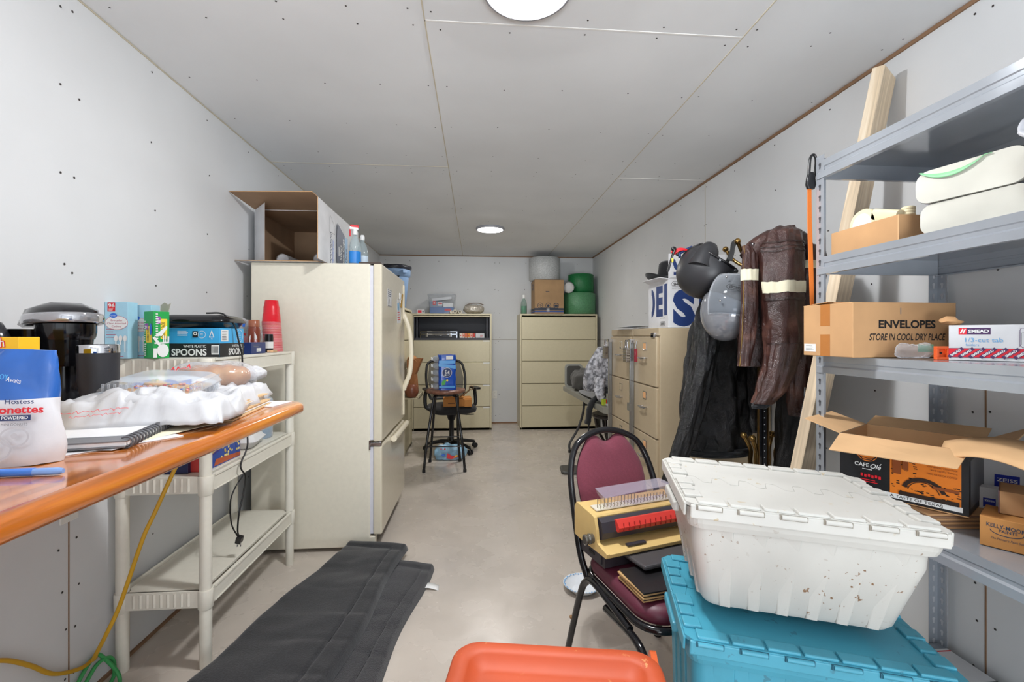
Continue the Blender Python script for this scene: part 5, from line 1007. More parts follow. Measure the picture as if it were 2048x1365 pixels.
cloth('dark_clothes', 'pile of black clothes under the patterned shirt on the folding table', 'clothes', (1.24, 3.80, .77), [((0, 0, 0), (.16, .16, .07))], BLKC, 6, .02, 9)
cloth('rust_cloth', 'small rust brown cloth poking out beside the black clothes', 'cloth', (1.13, 3.60, .80), [((0, 0, 0), (.035, .03, .03))], mat('rust_cloth', '8a4a24', .8, 'fabric'), 3, .012, 20)
cloth('grey_sock', 'small light grey cloth ball beside the lock bar above the folding table', 'cloth', (1.12, 3.57, .87), [((0, 0, 0), (.035, .03, .045))], LGR, 3, .012, 20)
o = carton('snack_carton', 'small yellow green and teal package at the table edge below the shirt', 'package', (1.035, 3.655, .702), 20, (.09, .02, .05), mat('pack_lime', 'b8c83c', .4), lambda F, w, h: (F.rect(w * .35, 0, w * .15, h, RED), F.rect(w * .5, 0, w * .5, h, mat('print_teal', '38a0a8', .5))))
o = tag(M().box((0, 0, 0), (.22, .16, .012), PAP).build('magazine'), 'white magazine under the patterned shirt at the table edge', 'magazine'); o.location = (1.17, 3.62, .709)
# ---- small things on the floor
o = thing('foot_pedal', 'flat dark grey plastic pad on the floor left of the maroon chair', 'pad', (.885, 4.22, 0), (0, 0, -6)); m = M(); m.loft([[(x, y, z) for x, y in rrect(.19 - d, .24 - d, .04, 5)] for z, d in ((0, .03), (.012, 0), (.026, .01), (.028, .04))], mat('pad_grey', '4c4b49', .45, bump=.1)); m.build('pad', o)
o = thing('paper_bowl', 'white paper bowl with a blue speckled rim on the floor behind the maroon chair', 'bowl', (.53, 2.24, 0)); m = M(); m.lathe([(.05, .002), (.055, .004), (.085, .032), (.094, .038), (.096, .038), (.086, .030), (.056, .0015), (.02, .0)], mat('bowl_white', 'e8ecf0', .5), 36); m.build('bowl', o)
m = M()
for k in range(40):
    a = 2 * math.pi * k / 40; r = .0885 + .003 * (k % 2); m.ball((r * math.cos(a), r * math.sin(a), .0350 + .0008 * (k % 2)), (.0055, .0055, .0018), mat('bowl_blue', '7ab0e0', .5), 8, 4)
m.build('blue_rim', o)
sp = [(-.60, 2.20), (-.72, 2.28), (-.5, 3.0), (-.15, 2.9), (-.1, 2.3)]
o = tag(M().ball((0, 0, .004), (.012, .007, .004), mat('lint', '2a2c2e', .9)).crumple(.004, 60).build('lint_ball'), 'dark lint ball on the floor between the white shelf and the black cushion', 'lint'); o.location = (-.80, 2.235, 0)
# ---- folded black cushions
CU = mat('charcoal_fleece', '28292d', .95, 'pile', scale=16); CU2 = mat('charcoal_pile', '2c2c31', .98, 'pile', scale=34); CUS = mat('cushion_seam', '17171a', .9)
def pad(lab, corners, z0, t, mm, seed, z_far=None):
    """corners: near-left, near-right, far-right, far-left on the floor"""
    o = thing('bench_cushion', lab, 'cushion', (0, 0, 0), group='long black cushions on the floor'); m = M(); A, B, C, D = [Vector((x, y, 0)) for x, y in corners]
    def P(u, v, k):
        uu = .5 + (u - .5); p = A.lerp(B, uu).lerp(D.lerp(C, uu), v); e = min(1, (min(u, 1 - u) / .055)) ; g = min(1, min(v, 1 - v) / .03); q = (1 - (1 - e) ** 2.4) ** .5 * (1 - (1 - g) ** 2.4) ** .5
        n = noise.noise(Vector((p.x * 3, p.y * 7, seed))) * .009 - .0035 * max(0, 1 - abs(noise.noise(Vector((p.x * 2.0 + p.y, p.y * 5, seed + 9)))) * 5) + .003 * noise.noise(Vector((p.x * 9, p.y * 14, seed + 4)))
        sm = .008 * math.exp(-((u - .80) / .012) ** 2) * (v < .94) + .007 * math.exp(-((v - .94) / .008) ** 2) * (u < .80) + .004 * math.exp(-((v - .93) / .02) ** 2)
        wv = .012 * math.sin(v * 9 + seed) * (1 - 2 * u)
        return (p.x + wv, p.y, z0 + (t * q + (n - sm) * q if k else .001 * (1 - q)))
    m.grid(lambda u, v: P(u, v, 1), 60, 120, mm); m.grid(lambda u, v: P(1 - u, v, 0), 20, 40, mm); m.build('pad', o)
    m = M(); pts = [P(.80, v / 30, 1) for v in range(8, 28)]; m.tube([(x, y, z - .0015) for x, y, z in pts], .0028, CUS, 6); m.build('stitch_line', o); return o
pad('lower fuzzy black cushion with a white tag, peeking out right of the smooth one', [(-.86, 1.45), (-.40, 1.36), (-.232, 2.50), (-.47, 2.60)], 0, .040, CU2, 3)
pad('upper smooth black cushion with a stitched border lying on the fuzzy cushion', [(-1.02, 1.62), (-.53, 1.42), (-.395, 2.66), (-.735, 2.74)], .041, .045, CU, 1)
o = [q for q in bpy.data.objects if q.name.startswith('bench_cushion')][0]
m = M(); m.grid(lambda u, v: (-.262 + .075 * u, 2.30 + .05 * v - .01 * u, .012 - .008 * u + .004 * math.sin(4 * u)), 6, 2, WHITE); m.build('care_tag', o, solid=.0008)
# ================================================================ RIGHT SIDE
# ---- helmet carton, papers and hat on the beige cabinets
o = thing('helmet_carton', 'white and navy motorcycle helmet carton with a raised flap on the beige file cabinet', 'cardboard box', (1.107, 2.546, 1.3195), (0, 0, 1)); w, l, h = .345, .291, .285; m = M(); m.bb((0, 0, 0), (w, l, h), WCARD); m.build('carton', o, bev=.0015)
HN = mat('helmet_navy', '233a70', .5); m = M(); F = Face(m, (0, 0, 0), (1, 0, 0), (0, 0, 1))
F.text('S', .026, .025, .185, HN, w=.135, bold=.06); F.text('H', .185, .045, .185, HN, w=.115, bold=.06); F.text('OEI', .325, .055, .17, HN, w=.01) if 0 else None
def badge(F, x, y, s_): F.line([(x, y + .014 * s_), (x + .012 * s_, y + .028 * s_), (x + .075 * s_, y + .028 * s_), (x + .087 * s_, y + .014 * s_), (x + .075 * s_, y), (x + .012 * s_, y), (x, y + .014 * s_)], .002 * s_, BLACK); F.text('SHOEI', x + .014 * s_, y + .006 * s_, .016 * s_, BLACK, w=.058 * s_, bold=.03, shear=.15)
badge(F, .015, .238, 1.0); F.text('SAFETY HELMET', .02, .224, .007, GREYT, w=.075)
m.build('printed_front', o); m = M(); F2 = Face(m, (0, l, 0), (0, -1, 0), (0, 0, 1)); F2.text('I', l - .018, .085, .165, HN, w=.040, bold=.05, al='RIGHT'); F2.text('E', l - .075, .080, .165, HN, w=.095, bold=.05, al='RIGHT'); F2.ring(.050, .155, .052, .036, HN, ry=.088, a0=-90, a1=90); badge(F2, l - .115, .012, .9); F2.text('SAFETY HELMET', l - .115, .055, .006, GREYT, w=.07); m.build('printed_artwork', o)
m = M(); m.bb((0, -.002, h), (w, .002, h + .142), WCARD); fl = m.build('raised_flap', o); m = M(); F = Face(m, (0, -.002, h), (1, 0, 0), (0, 0, 1)); F.rect(.03, .02, .05, .016, HN); F.line([(.075, .03), (.045, .065), (.03, .10)], .022, HN); F.text('H', .185, .03, .12, HN, w=.11, bold=.06); F.line([(.01, .004), (.33, .004)], .0012, GREYT); m.build('printed_artwork', o)
m = M(); m.add([(0, .0, h), (0, l, h), (-.05, l * .9, h + .012), (-.04, l * .1, h + .010)], [(0, 1, 2, 3)], WCARD, False); m.build('side_flap', o, solid=.003)
o = thing('black_hat', 'black felt hat with a curled brim on the helmet carton', 'hat', (1.215, 2.74, 1.6085), (0, 0, 0)); HB = mat('felt_black', '121214', .9, 'fabric'); m = M()
def brim(u, v):
    a = 2 * math.pi * u; r = .085 + (.165 - .085) * v; up = .045 * v * v * abs(math.cos(a)) ** 2 * (1 if 1 else 0); return (r * math.cos(a) * 1.0, r * math.sin(a) * .82, .006 + up - .010 * v * (1 - abs(math.cos(a))))
m.grid(brim, 48, 8, HB); m.build('brim', o, solid=.003)
m = M(); m.lathe([(.090, .004), (.088, .05), (.080, .11), (.066, .125), (.03, .115)], HB, 36, sy=.85); m.build('crown', o); m = M(); m.lathe([(.091, .008), (.091, .03)], mat('hat_band', '2a2a2e', .5), 36, sy=.85, cap=(False, False)); m.build('band', o)
for k, (x, y, rz, w_, l_, mm, lb) in enumerate(((1.13, 3.12, 4, .22, .30, PAP, 'lowest white paper on the farther beige cabinet'), (1.10, 3.10, -6, .20, .28, mat('grey_folder', '9a9a9a', .5), 'grey folder on the papers beside the helmet carton'), (1.15, 3.06, 12, .18, .26, PAP, 'curled white paper on top of the grey folder'))):
    o = tag(M().grid(lambda u, v: ((u - .5) * w_, (v - .5) * l_, .004 * math.sin(3 * u + k) ** 2 + (.014 * max(0, v - .8) if k == 2 else 0)), 10, 10, mm).build('paper_sheet', solid=.002), lb, 'paper', 'papers beside the helmet carton'); o.location = (x, y, 1.321 + k * .008); o.rotation_euler.z = R(rz)
# ---- brass coat rack
BR = mat('aged_brass', '9a7a46', .35, 'brass', metal=.85); CX, CY = 1.385, 2.10
o = thing('coat_rack', 'aged brass coat rack holding helmets and leather jackets', 'coat rack', (CX, CY, 0)); m = M(); m.lathe([(.0265, .02), (.0265, 1.60), (.034, 1.61), (.034, 1.63), (.022, 1.645), (.022, 1.66)], BR, 28); m.build('pole', o)
m = M(); m.lathe([(.02, 1.655), (.05, 1.675), (.062, 1.70), (.055, 1.728), (.03, 1.742), (.004, 1.745)], BR, 28); m.build('finial', o)
for k in range(4):
    a = R(90 * k + 45); c_, s_ = math.cos(a), math.sin(a); m = M(); m.tube(curve([(.02 * c_, .02 * s_, .16), (.10 * c_, .10 * s_, .15), (.16 * c_, .16 * s_, .07), (.21 * c_, .21 * s_, .02)], 6), .014, BR, 10); m.ball((.215 * c_, .215 * s_, .018), .018, BR, 12, 8); m.build('foot', o)
for k, ang in enumerate((200, 235, 290, 20, 70, 130)):
    a = R(ang); c_, s_ = math.cos(a), math.sin(a); m = M(); pts = [(.02 * c_, .02 * s_, 1.60), (.08 * c_, .08 * s_, 1.615), (.14 * c_, .14 * s_, 1.66), (.175 * c_, .175 * s_, 1.715)]; m.tube(curve(pts, 6), .0085, BR, 10); m.ball(pts[-1], .015, BR, 12, 8); m.build('hook', o)
for k, ang in enumerate((205, 335, 160, 30)):
    a = R(ang); c_, s_ = math.cos(a), math.sin(a); m = M(); pts = [(.022 * c_, .022 * s_, .60), (.055 * c_, .055 * s_, .65), (.055 * c_, .055 * s_, .72), (.085 * c_, .085 * s_, .785)]; m.tube(curve(pts, 6), .0105, BR, 10); m.ball(pts[-1], .0165, BR, 12, 8); m.build('lower_hook', o)
# ---- garments: lofted along keyed centre lines
def keyed(K, t):
    n = len(K) - 1; f = min(max(t, 0), .99999) * n; i = int(f); g = f - i; g = g * g * (3 - 2 * g) * .5 + g * .5; return [a + (b - a) * g for a, b in zip(K[i], K[i + 1])]
def garment(m, K, mm, seed, folds=5, amp=.010, off=0.0, t0=0, t1=1, a0=0, a1=1, nu=56, nv=44):
    """K rows: x, y, z, rx, ry"""
    def f(u, v):
        t = t0 + (t1 - t0) * v; x, y, z, rx, ry = keyed(K, t); a = 2 * math.pi * (a0 + (a1 - a0) * u); cs, sn = math.cos(a), math.sin(a)
        fo = amp * (math.sin(a * folds + 3.5 * t + seed) * .5 + noise.noise(Vector((cs * 2.2, sn * 2.2, t * 5 + seed * 3))) * 1.2 + .6 * noise.noise(Vector((cs * 5, sn * 5, t * 14 + seed))))
        return (x + (rx + fo + off) * cs, y + (ry + fo + off) * sn, z + .3 * fo)
    m.grid(f, nu, nv, mm); return m
BLTH = mat('brown_leather', '3c231e', .33, 'leather', col2='6a473c', bump=.25); BLT2 = mat('brown_leather_dark', '301c18', .42, 'leather', col2='4c322a', bump=.25); CRM = mat('cream_stripe', 'd2ccb2', .6); KLTH = mat('black_leather', '0d0d0f', .30, 'leather', col2='1c1c20', bump=.35); KNIT = mat('black_knit', '16181c', .9, 'fabric')
o = thing('brown_leather_jacket', 'brown leather motorcycle jacket with cream stripes hanging on the coat rack', 'jacket', (0, 0, 0), group=None)
T1 = [(1.40, 1.90, 1.725, .03, .03), (1.39, 1.90, 1.71, .070, .045), (1.355, 1.90, 1.64, .135, .065), (1.335, 1.90, 1.52, .175, .07), (1.325, 1.90, 1.35, .175, .07), (1.31, 1.90, 1.18, .17, .066), (1.31, 1.90, 1.14, .165, .06)]
m = M(); garment(m, T1, BLT2, 1, 5, .010); m.build('body', o)
FP = [(1.150, 1.85, 1.655, .020, .02), (1.152, 1.835, 1.62, .030, .022), (1.143, 1.825, 1.55, .034, .022), (1.140, 1.82, 1.40, .033, .024), (1.130, 1.82, 1.25, .030, .024), (1.118, 1.82, 1.145, .026, .02)]
m = M(); garment(m, FP, BLTH, 2, 3, .004); m.build('front_panel', o)
m = M(); garment(m, FP, CRM, 2, 3, .004, .003, .40, .47, .5, 1.0, 20, 4); m.build('chest_stripe', o)
m = M(); m.tube([(x - rx * .95, y - ry * .4, z) for x, y, z, rx, ry in FP], .0025, BR, 6); m.build('zip', o)
LS = [(1.310, 1.83, 1.735, .03, .03), (1.290, 1.815, 1.71, .070, .05), (1.272, 1.80, 1.63, .092, .06), (1.265, 1.795, 1.50, .086, .062), (1.272, 1.795, 1.36, .083, .060), (1.270, 1.79, 1.24, .078, .058), (1.245, 1.785, 1.13, .070, .052), (1.205, 1.78, 1.045, .056, .045), (1.165, 1.775, .995, .042, .038)]
m = M(); garment(m, LS, BLTH, 5, 3, .010, nv=64); sl = m.build('sleeve', o)
for a_, b_, nm in ((.385, .425, 'arm_stripe'),): m = M(); garment(m, LS, CRM, 5, 3, .010, .003, a_, b_, .5, 1.0, 24, 5, ); m.build(nm, sl)
for t_ in (.44, .20, .23, .26, .62): m = M(); garment(m, LS, BLT2, 5, 3, .010, .0035, t_, t_ + .007, .5, 1.0, 24, 2); m.build('seam_line', sl)
m = M(); garment(m, [(1.170, 1.772, 1.005, .034, .03), (1.157, 1.772, .985, .034, .03), (1.150, 1.772, .975, .025, .02)], KNIT, 1, 3, .003); m.build('cuff_lining', sl)
RS = [(1.44, 1.86, 1.66, .05, .04), (1.43, 1.85, 1.58, .068, .055), (1.405, 1.84, 1.42, .068, .055), (1.375, 1.83, 1.25, .062, .05), (1.365, 1.825, 1.10, .056, .046), (1.362, 1.82, .99, .048, .042), (1.365, 1.82, .935, .042, .038)]
m = M(); garment(m, RS, BLTH, 8, 3, .010, nv=54); sr = m.build('sleeve', o)
m = M(); garment(m, RS, CRM, 8, 3, .007, .003, .14, .20, .45, .95, 20, 4); m.build('arm_stripe', sr)
m = M(); m.tube([(1.352, 1.776, 1.06), (1.352, 1.778, 1.02)], .004, ZINC, 6); m.add([(1.352, 1.775, 1.03), (1.334, 1.778, .936), (1.376, 1.778, .936)], [(0, 1, 2)], KNIT, False); m.tube([(1.352, 1.773, 1.03), (1.333, 1.776, .936)], .0025, ZINC, 6); m.tube([(1.352, 1.773, 1.03), (1.377, 1.776, .936)], .0025, ZINC, 6); m.bb((1.348, 1.766, .99), (1.356, 1.772, 1.012), CHROME); m.ball((1.352, 1.768, .982), (.006, .003, .008), CHROME, 10, 6); m.build('cuff_zip', sr)
m = M(); garment(m, [(1.175, 1.86, 1.60, .03, .03), (1.185, 1.865, 1.655, .045, .03), (1.215, 1.88, 1.655, .045, .04), (1.27, 1.90, 1.68, .05, .05)], BLT2, 3, 2, .004); m.box((1.163, 1.835, 1.655), (.026, .010, .02), BLT2, (0, .2, 0)); m.build('collar', o)
m = M(); m.tube(curve([(1.165, 1.862, 1.60), (1.195, 1.858, 1.645), (1.25, 1.852, 1.68), (1.31, 1.850, 1.70)], 6), .042, BLTH, 16); m.crumple(.006, 14, 2); m.build('shoulder_yoke', o)
m = M(); m.ball((1.160, 1.829, 1.658), .0045, CHROME, 10, 6); m.build('snap', o)
o = thing('black_leather_jacket', 'black leather jacket hanging left on the coat rack, its sleeve reaching toward the totes', 'jacket', (0, 0, 0))
T2 = [(1.27, 2.27, 1.43, .04, .03), (1.26, 2.27, 1.41, .09, .05), (1.265, 2.27, 1.34, .145, .07), (1.245, 2.27, 1.16, .165, .08), (1.24, 2.27, .95, .175, .085), (1.245, 2.27, .78, .178, .085), (1.25, 2.27, .69, .17, .08)]
m = M(); garment(m, T2, KLTH, 3, 7, .020, nu=90, nv=70); m.build('body', o)
S2 = [(1.175, 2.20, 1.47, .03, .03), (1.16, 2.18, 1.40, .058, .05), (1.135, 2.165, 1.25, .062, .055), (1.10, 2.15, 1.10, .058, .05), (1.055, 2.135, .93, .055, .048), (1.00, 2.12, .76, .048, .042), (.945, 2.11, .64, .040, .036), (.92, 2.105, .575, .036, .032)]
m = M(); garment(m, S2, KLTH, 6, 3, .012, nv=60); m.build('sleeve', o)
m = M(); garment(m, [(1.40, 2.24, 1.42, .04, .035), (1.42, 2.23, 1.30, .055, .05), (1.43, 2.23, 1.1, .055, .05), (1.43, 2.23, .92, .05, .045), (1.42, 2.23, .78, .045, .04)], KLTH, 7, 3, .008); m.build('sleeve', o)
m = M(); garment(m, [(1.25, 2.27, .70, .172, .082), (1.25, 2.27, .655, .168, .078)], KNIT, 3, 7, .010); m.build('waistband', o)
o = thing('black_trousers', 'black leather trousers hanging right of the brass pole below the brown jacket', 'trousers', (0, 0, 0))
m = M(); garment(m, [(1.50, 2.02, 1.25, .05, .035), (1.485, 2.02, 1.10, .075, .045), (1.475, 2.02, .90, .07, .045), (1.45, 2.02, .74, .055, .04), (1.435, 2.02, .60, .045, .036)], KLTH, 9, 4, .008); m.build('left_leg', o)
m = M(); garment(m, [(1.575, 2.05, 1.25, .04, .035), (1.58, 2.05, 1.0, .035, .035), (1.575, 2.05, .80, .028, .03), (1.56, 2.05, .55, .024, .028)], KNIT, 4, 3, .006); m.build('right_leg', o)
o = thing('slotted_post', 'narrow black slotted metal post standing between the two jackets', 'post', (1.292, 1.965, 0)); m = M(); m.bb((0, 0, 0), (.022, .002, 1.28), BMETAL); m.bb((0, 0, 0), (.002, .022, 1.28), BMETAL)
for k in range(40): m.lathe([(.003, 0), (.0029, .0004)], GSL, 8, c=(0, 0, 0)) if 0 else m.push(Tr(.011, -.0004, .06 + k * .030) @ Rx(90)).lathe([(.0024, 0), (.0022, .0005)], GSL, 8).pop()
m.build('post', o)
# ---- helmets
def shell(m, r, mm, rimf, n=56, k=24, off=0):
    def f(u, v): a = 2 * math.pi * u; b = -math.pi / 2 + (math.pi / 2 + rimf(a)) * v; return ((r[0] + off) * math.cos(b) * math.cos(a), (r[1] + off) * math.cos(b) * math.sin(a), (r[2] + off) * math.sin(b))
    return m.grid(f, n, k, mm)
MBK = mat('matte_black_shell', '2a2a2d', .42, bump=.05); LIN = mat('helmet_liner', '18191c', .9, 'fabric')
o = thing('motorcycle_helmet', 'matte black open-face helmet hanging upside down by its strap from the coat rack', 'helmet', (1.112, 2.13, 1.585), (0, 26, 12), 'helmets on the coat rack')
rim = lambda a: R(14) + R(30) * math.exp(-((a - math.pi * 1.0) / .45) ** 2) + R(8) * math.cos(2 * a)
m = M(); shell(m, (.128, .145, .135), MBK, rim); m.build('shell', o, solid=.006)
m = M(); shell(m, (.112, .128, .120), LIN, lambda a: rim(a) - R(2)); m.build('liner', o)
m = M(); m.tube([(.130 * math.cos(rim(a)) * math.cos(a), .147 * math.cos(rim(a)) * math.sin(a), .137 * math.sin(rim(a))) for a in [2 * math.pi * k / 48 for k in range(49)]], .0055, BLKP, 8); m.build('rim_trim', o)
m = M()
def peak(u, v): return (-.075 + .065 * (u - .5) - .03 * v, -.10 + .085 * u, .055 + .085 * math.sin(math.pi * u) ** .7 * v)
m.loft([[(x * s_ - .065, y * s_ - .055, z) for x, y in rrect(.10, .10, .045, 6)] for z, s_ in ((-.03, 1.25), (.03, 1.1), (.075, .85), (.10, .55), (.105, .2))], MBK); m.build('ear_cover', o)
for a_ in (250, 292): m = M(); a = R(a_); m.ball((.129 * math.cos(a), .146 * math.sin(a), 0.012), .007, ZINC, 10, 6); m.build('snap', o)
m = M(); m.tube(curve([(.03, -.10, .06), (.06, -.05, .13), (.085, .0, .20), (.105, .02, .235)]), .011, LIN, 8, flat=(1, .25)); m.tube(curve([(.11, .06, .05), (.12, .04, .12), (.112, .03, .20), (.108, .02, .238)]), .011, LIN, 8, flat=(.3, 1)); m.tube(curve([(.02, .05, .06), (.06, .0, .09), (.10, -.02, .06)]), .02, LIN, 8, flat=(1, .4)); m.build('chin_strap', o)
o = thing('motorcycle_helmet', 'silver grey helmet with a clear visor hanging upside down under the black helmets', 'helmet', (1.142, 1.985, 1.395), (-8, 14, 0), 'helmets on the coat rack')
SLV = mat('silver_shell', '84868c', .3, 'metal', metal=.35); m = M(); shell(m, (.112, .13, .150), SLV, lambda a: R(10) + R(10) * math.cos(2 * a)); m.build('shell', o, solid=.005)
m = M(); shell(m, (.100, .116, .130), LIN, lambda a: R(6)); m.build('liner', o)
VIS = mat('visor_clear', 'd4d8dc', .06, 'clear', alpha=.10, col2='e4e8ee'); m = M()
def vis(u, v): a = R(195 + 150 * u); b = R(-30 + 78 * v); return (.122 * math.cos(b) * math.cos(a), .142 * math.cos(b) * math.sin(a), .155 * math.sin(b) + .02)
m.grid(vis, 30, 16, VIS); m.build('visor', o, solid=.002)
m = M(); m.tube([vis(k / 30, 1) for k in range(31)], .003, CLEARP, 6); m.tube([vis(k / 30, 0) for k in range(31)], .003, CLEARP, 6); m.tube([vis(0, k / 12) for k in range(13)], .003, CLEARP, 6); m.build('visor_edge', o)
m = M(); F = Face(m, (-.030, -.150, .062), (-.93, .35, 0), (0, 0, -1)); F.k = 4; badge(F, .0, .0, .80); m.build('logo', o)
m = M(); m.loft([[(x * s_ + .0, -.142 - .008 * q, y * s_ + .045) for x, y in ((-.012, -.03), (.014, -.025), (.018, .02), (-.008, .034))] for q, s_ in ((0, 1), (1, .7))], mat('vent_clear', 'c4c4c0', .1), smooth=False); m.build('vent', o)
for x, z in ((-.09, .10), (-.10, -.01), (.06, .02), (.09, .03)): m = M(); m.ball((x, -.10 - .03 * (1 - abs(x) * 8), z), .005, CHROME, 8, 6); m.build('rivet', o)
o = thing('motorcycle_helmet', 'glossy black helmet half hidden behind the silver one and the brown jacket', 'helmet', (1.352, 2.335, 1.545), (15, 30, 0), 'helmets on the coat rack')
m = M(); shell(m, (.105, .12, .11), mat('gloss_black_shell', '1a1a1e', .15), lambda a: R(25)); m.build('shell', o, solid=.006); m = M(); shell(m, (.092, .105, .10), LIN, lambda a: R(20)); m.build('liner', o)
m = M(); m.tube([(.104 * math.cos(R(25)) * math.cos(a), .119 * math.cos(R(25)) * math.sin(a), .112 * math.sin(R(25))) for a in [2 * math.pi * k / 36 for k in range(37)]], .008, BLKP, 8); m.build('rim_trim', o)
o = thing('bungee_bundle', 'bundle of red and black bungee cords tucked beside the black helmet', 'bungee cords', (1.02, 2.20, 1.69)); m = M()
for k in range(4): m.tube(curve([(-.05 + .01 * k, -.01 * k, -.01 * k), (-.01, -.02, .012 - .006 * k), (.05, -.015, .008 * k)]), .007, [RED, RED, BLKP, NAVY][k], 8)
m.build('cords', o)
m = M(); m.tube(curve([(-.04, -.02, .01), (-.055, -.02, -.03), (-.075, -.02, -.10)]), .010, BLKP, 8, flat=(1, .5)); m.ball((-.055, -.028, -.045), (.006, .004, .012), YELLOW, 8, 6); m.ball((-.045, -.02, .012), (.014, .01, .012), BLKP, 10, 6); m.build('hook', o)
# ---- lumber boards leaning on the wall
LUM = mat('pine_lumber', 'dcc6a8', .7, 'lumber', col2='ecdcc4')
o = thing('lumber_board', 'long pale pine board leaning on the right wall behind the metal shelving', 'board', (0, 0, 0)); m = M()
bt, tp_ = Vector((1.180, 1.765, .02)), Vector((1.655, 1.725, 2.34)); d_ = (tp_ - bt).normalized(); ex = Vector((1, 0, 0)); ex = (ex - d_ * ex.dot(d_)).normalized(); ey = d_.cross(ex)
q = Matrix(((ex.x, ey.x, d_.x, bt.x), (ex.y, ey.y, d_.y, bt.y), (ex.z, ey.z, d_.z, bt.z), (0, 0, 0, 1))) @ Rz(28); o.matrix_world = q; L_ = (tp_ - bt).length
m.bb((-.060, -.021, 0), (.060, .021, L_), LUM); m.build('plank', o, bev=.002)
m = M()
for x, z in ((.0, 1.55), (.02, 1.62), (-.01, .92), (.01, .70)): m.push(Tr(x, -.0214, z) @ Rx(90)); m.lathe([(.010, 0), (.007, .0004)], mat('knot', '9a7048', .7), 12, sy=1.5); m.pop()
m.build('knots', o)
# ---- bungee strap on the front upright
o = thing('bungee_strap', 'orange strap with a black carabiner hook hanging on the nearest shelving upright', 'strap', (1.216, 1.562, 0)); m = M(); m.loft([[(x - .009, y, z) for x in (a, b)] + [(b - .009, y + .003, z), (a - .009, y + .003, z)] for a, b, y, z in ((-.006, .008, 0, 1.815), (-.006, .010, 0, 1.68), (.0, .016, 0, 1.50), (.004, .018, 0, 1.40), (.008, .020, 0, 1.30))], mat('strap_orange', 'f07a1e', .6, 'fabric'), smooth=False); m.build('strap', o)
m = M(); m.tube(curve([(-.012, 0, 1.825), (-.010, 0, 1.87), (-.006, 0, 1.915), (.006, 0, 1.930), (.016, 0, 1.915), (.014, 0, 1.87), (.004, 0, 1.83)]), .0048, BLKP, 8); m.loft([[(x - .004, y, z) for x, y in rrect(.032 * s_, .014, .005, 3)] for z, s_ in ((1.805, .8), (1.82, 1.2), (1.85, .9), (1.865, .5))], BLKP); m.build('carabiner', o)
# ---- third tier: envelopes carton, folder box, orange thing
Z3 = 1.203
def env(F, w, h): F.text('ENVELOPES', .135, .105, .030, BLACK, w=.205, bold=.03); F.text('STORE IN COOL DRY PLACE', .085, .062, .025, BLACK, w=.275, bold=.01, shear=.2); F.rect(.17, .155, .004, .025, GREYT)
TAPE = mat('packing_tape', 'b0713a', .25, bump=.05)
# origin so that the face with the lettering looks toward the viewer (local -Y) 
o = thing('envelope_carton_box', 'brown carton reading envelopes, store in cool dry place, on the middle grey shelf', 'cardboard box', (1.158, 1.315, Z3 + .001), (0, 0, 2.2)); w, l, h = .362, .202, .172; m = M(); m.bb((0, 0, 0), (w, l, h), KRAFT); m.build('carton', o, bev=.002)
m = M(); F = Face(m, (0, 0, 0), (1, 0, 0), (0, 0, 1)); s_ = .87; F.text('ENVELOPES', .088, .092, .024, BLACK, w=.200, bold=.035); F.text('STORE IN COOL DRY PLACE', .055, .054, .0205, BLACK, w=.268, bold=.015, shear=.22); F.rect(.163, .135, .003, .02, GREYT)
m.build('printed_front', o); m = M(); F2 = Face(m, (0, l, 0), (0, -1, 0), (0, 0, 1)); F2.rect(.075, .10, .040, .072, TAPE); F2.rect(.075, 0, .040, .072, TAPE); F2.rect(.004, .014, .052, .026, WHITE); F2.greek(.012, .018, .036, .018, 4, BLACK, .2); m.build('printed_artwork', o)
m = M(); m.add([(0, 0, h), (w, 0, h), (w, .095, h + .004), (.02, .095, h + .006)], [(0, 1, 2, 3)], KRAFT, False); m.build('flap', o, solid=.002); m = M(); m.add([(0, l, h), (w, l, h), (w - .01, .11, h + .003), (.01, .11, h + .009)], [(3, 2, 1, 0)], KRAFT, False); m.build('flap', o, solid=.002)
def sme(F, w, h):
    PU = mat('print_plum', '4a2a5a', .5); BR_ = mat('print_bright_red', 'e01830', .45)
    F.rect(.020, h - .026, .062, .018, PU); F.rect(.020, h - .026, .016, .018, BR_); F.line([(.024, h - .022), (.028, h - .012)], .003, WHITE); F.line([(.029, h - .022), (.033, h - .012)], .003, WHITE); F.text('SMEAD', .039, h - .021, .008, WHITE, w=.040, bold=.04)
    F.text('1/3-cut tab', .033, h - .047, .012, mat('print_cyan', '6aa8d8', .5), w=.072); F.text('folders', .034, h - .058, .007, MATS['print_cyan'], w=.026); F.greek(.035, h - .068, .03, .004, 1, BLACK)
    F.rect(0, .008, w, .026, PU); F.rect(0, .009, w, .024, BR_)
    k = 0; x = .004
    while x < w - .02:
        F.line([(x - .002, .0105), (x + .022, .0315)], .0085, PU); F.text('SMEAD', x + .002, .0105, .0055, WHITE, w=.026, rot=41, bold=.04); x += .021; k += 1
    F.line([(.135, .040), (.135, h - .016), (.137, h - .010), (.155, h - .010), (.158, h - .014), (w - .004, h - .014)], .0012, PU); F.line([(.135, .046), (.139, .037), (w - .004, .037)], .001, PU); F.line([(.138, .045), (.138, h - .022), (.16, h - .022), (.162, h - .019), (w - .004, h - .019)], .0008, GREYT)
carton('folder_box', 'white and red box of one-third-cut tab folders on the middle grey shelf', 'folder box', (1.338, 1.19, Z3), -50, (.30, .24, .098), WCARD, sme)
o = tag(M().ball((0, 0, .010), (.030, .022, .010), mat('crumpled_kraft', 'd0a070', .8, 'card'), 20, 10).crumple(.010, 50).build('crumpled_paper'), 'crumpled bit of brown paper on top of the folder box', 'crumpled paper'); o.location = (1.40, 1.235, Z3 + .101)
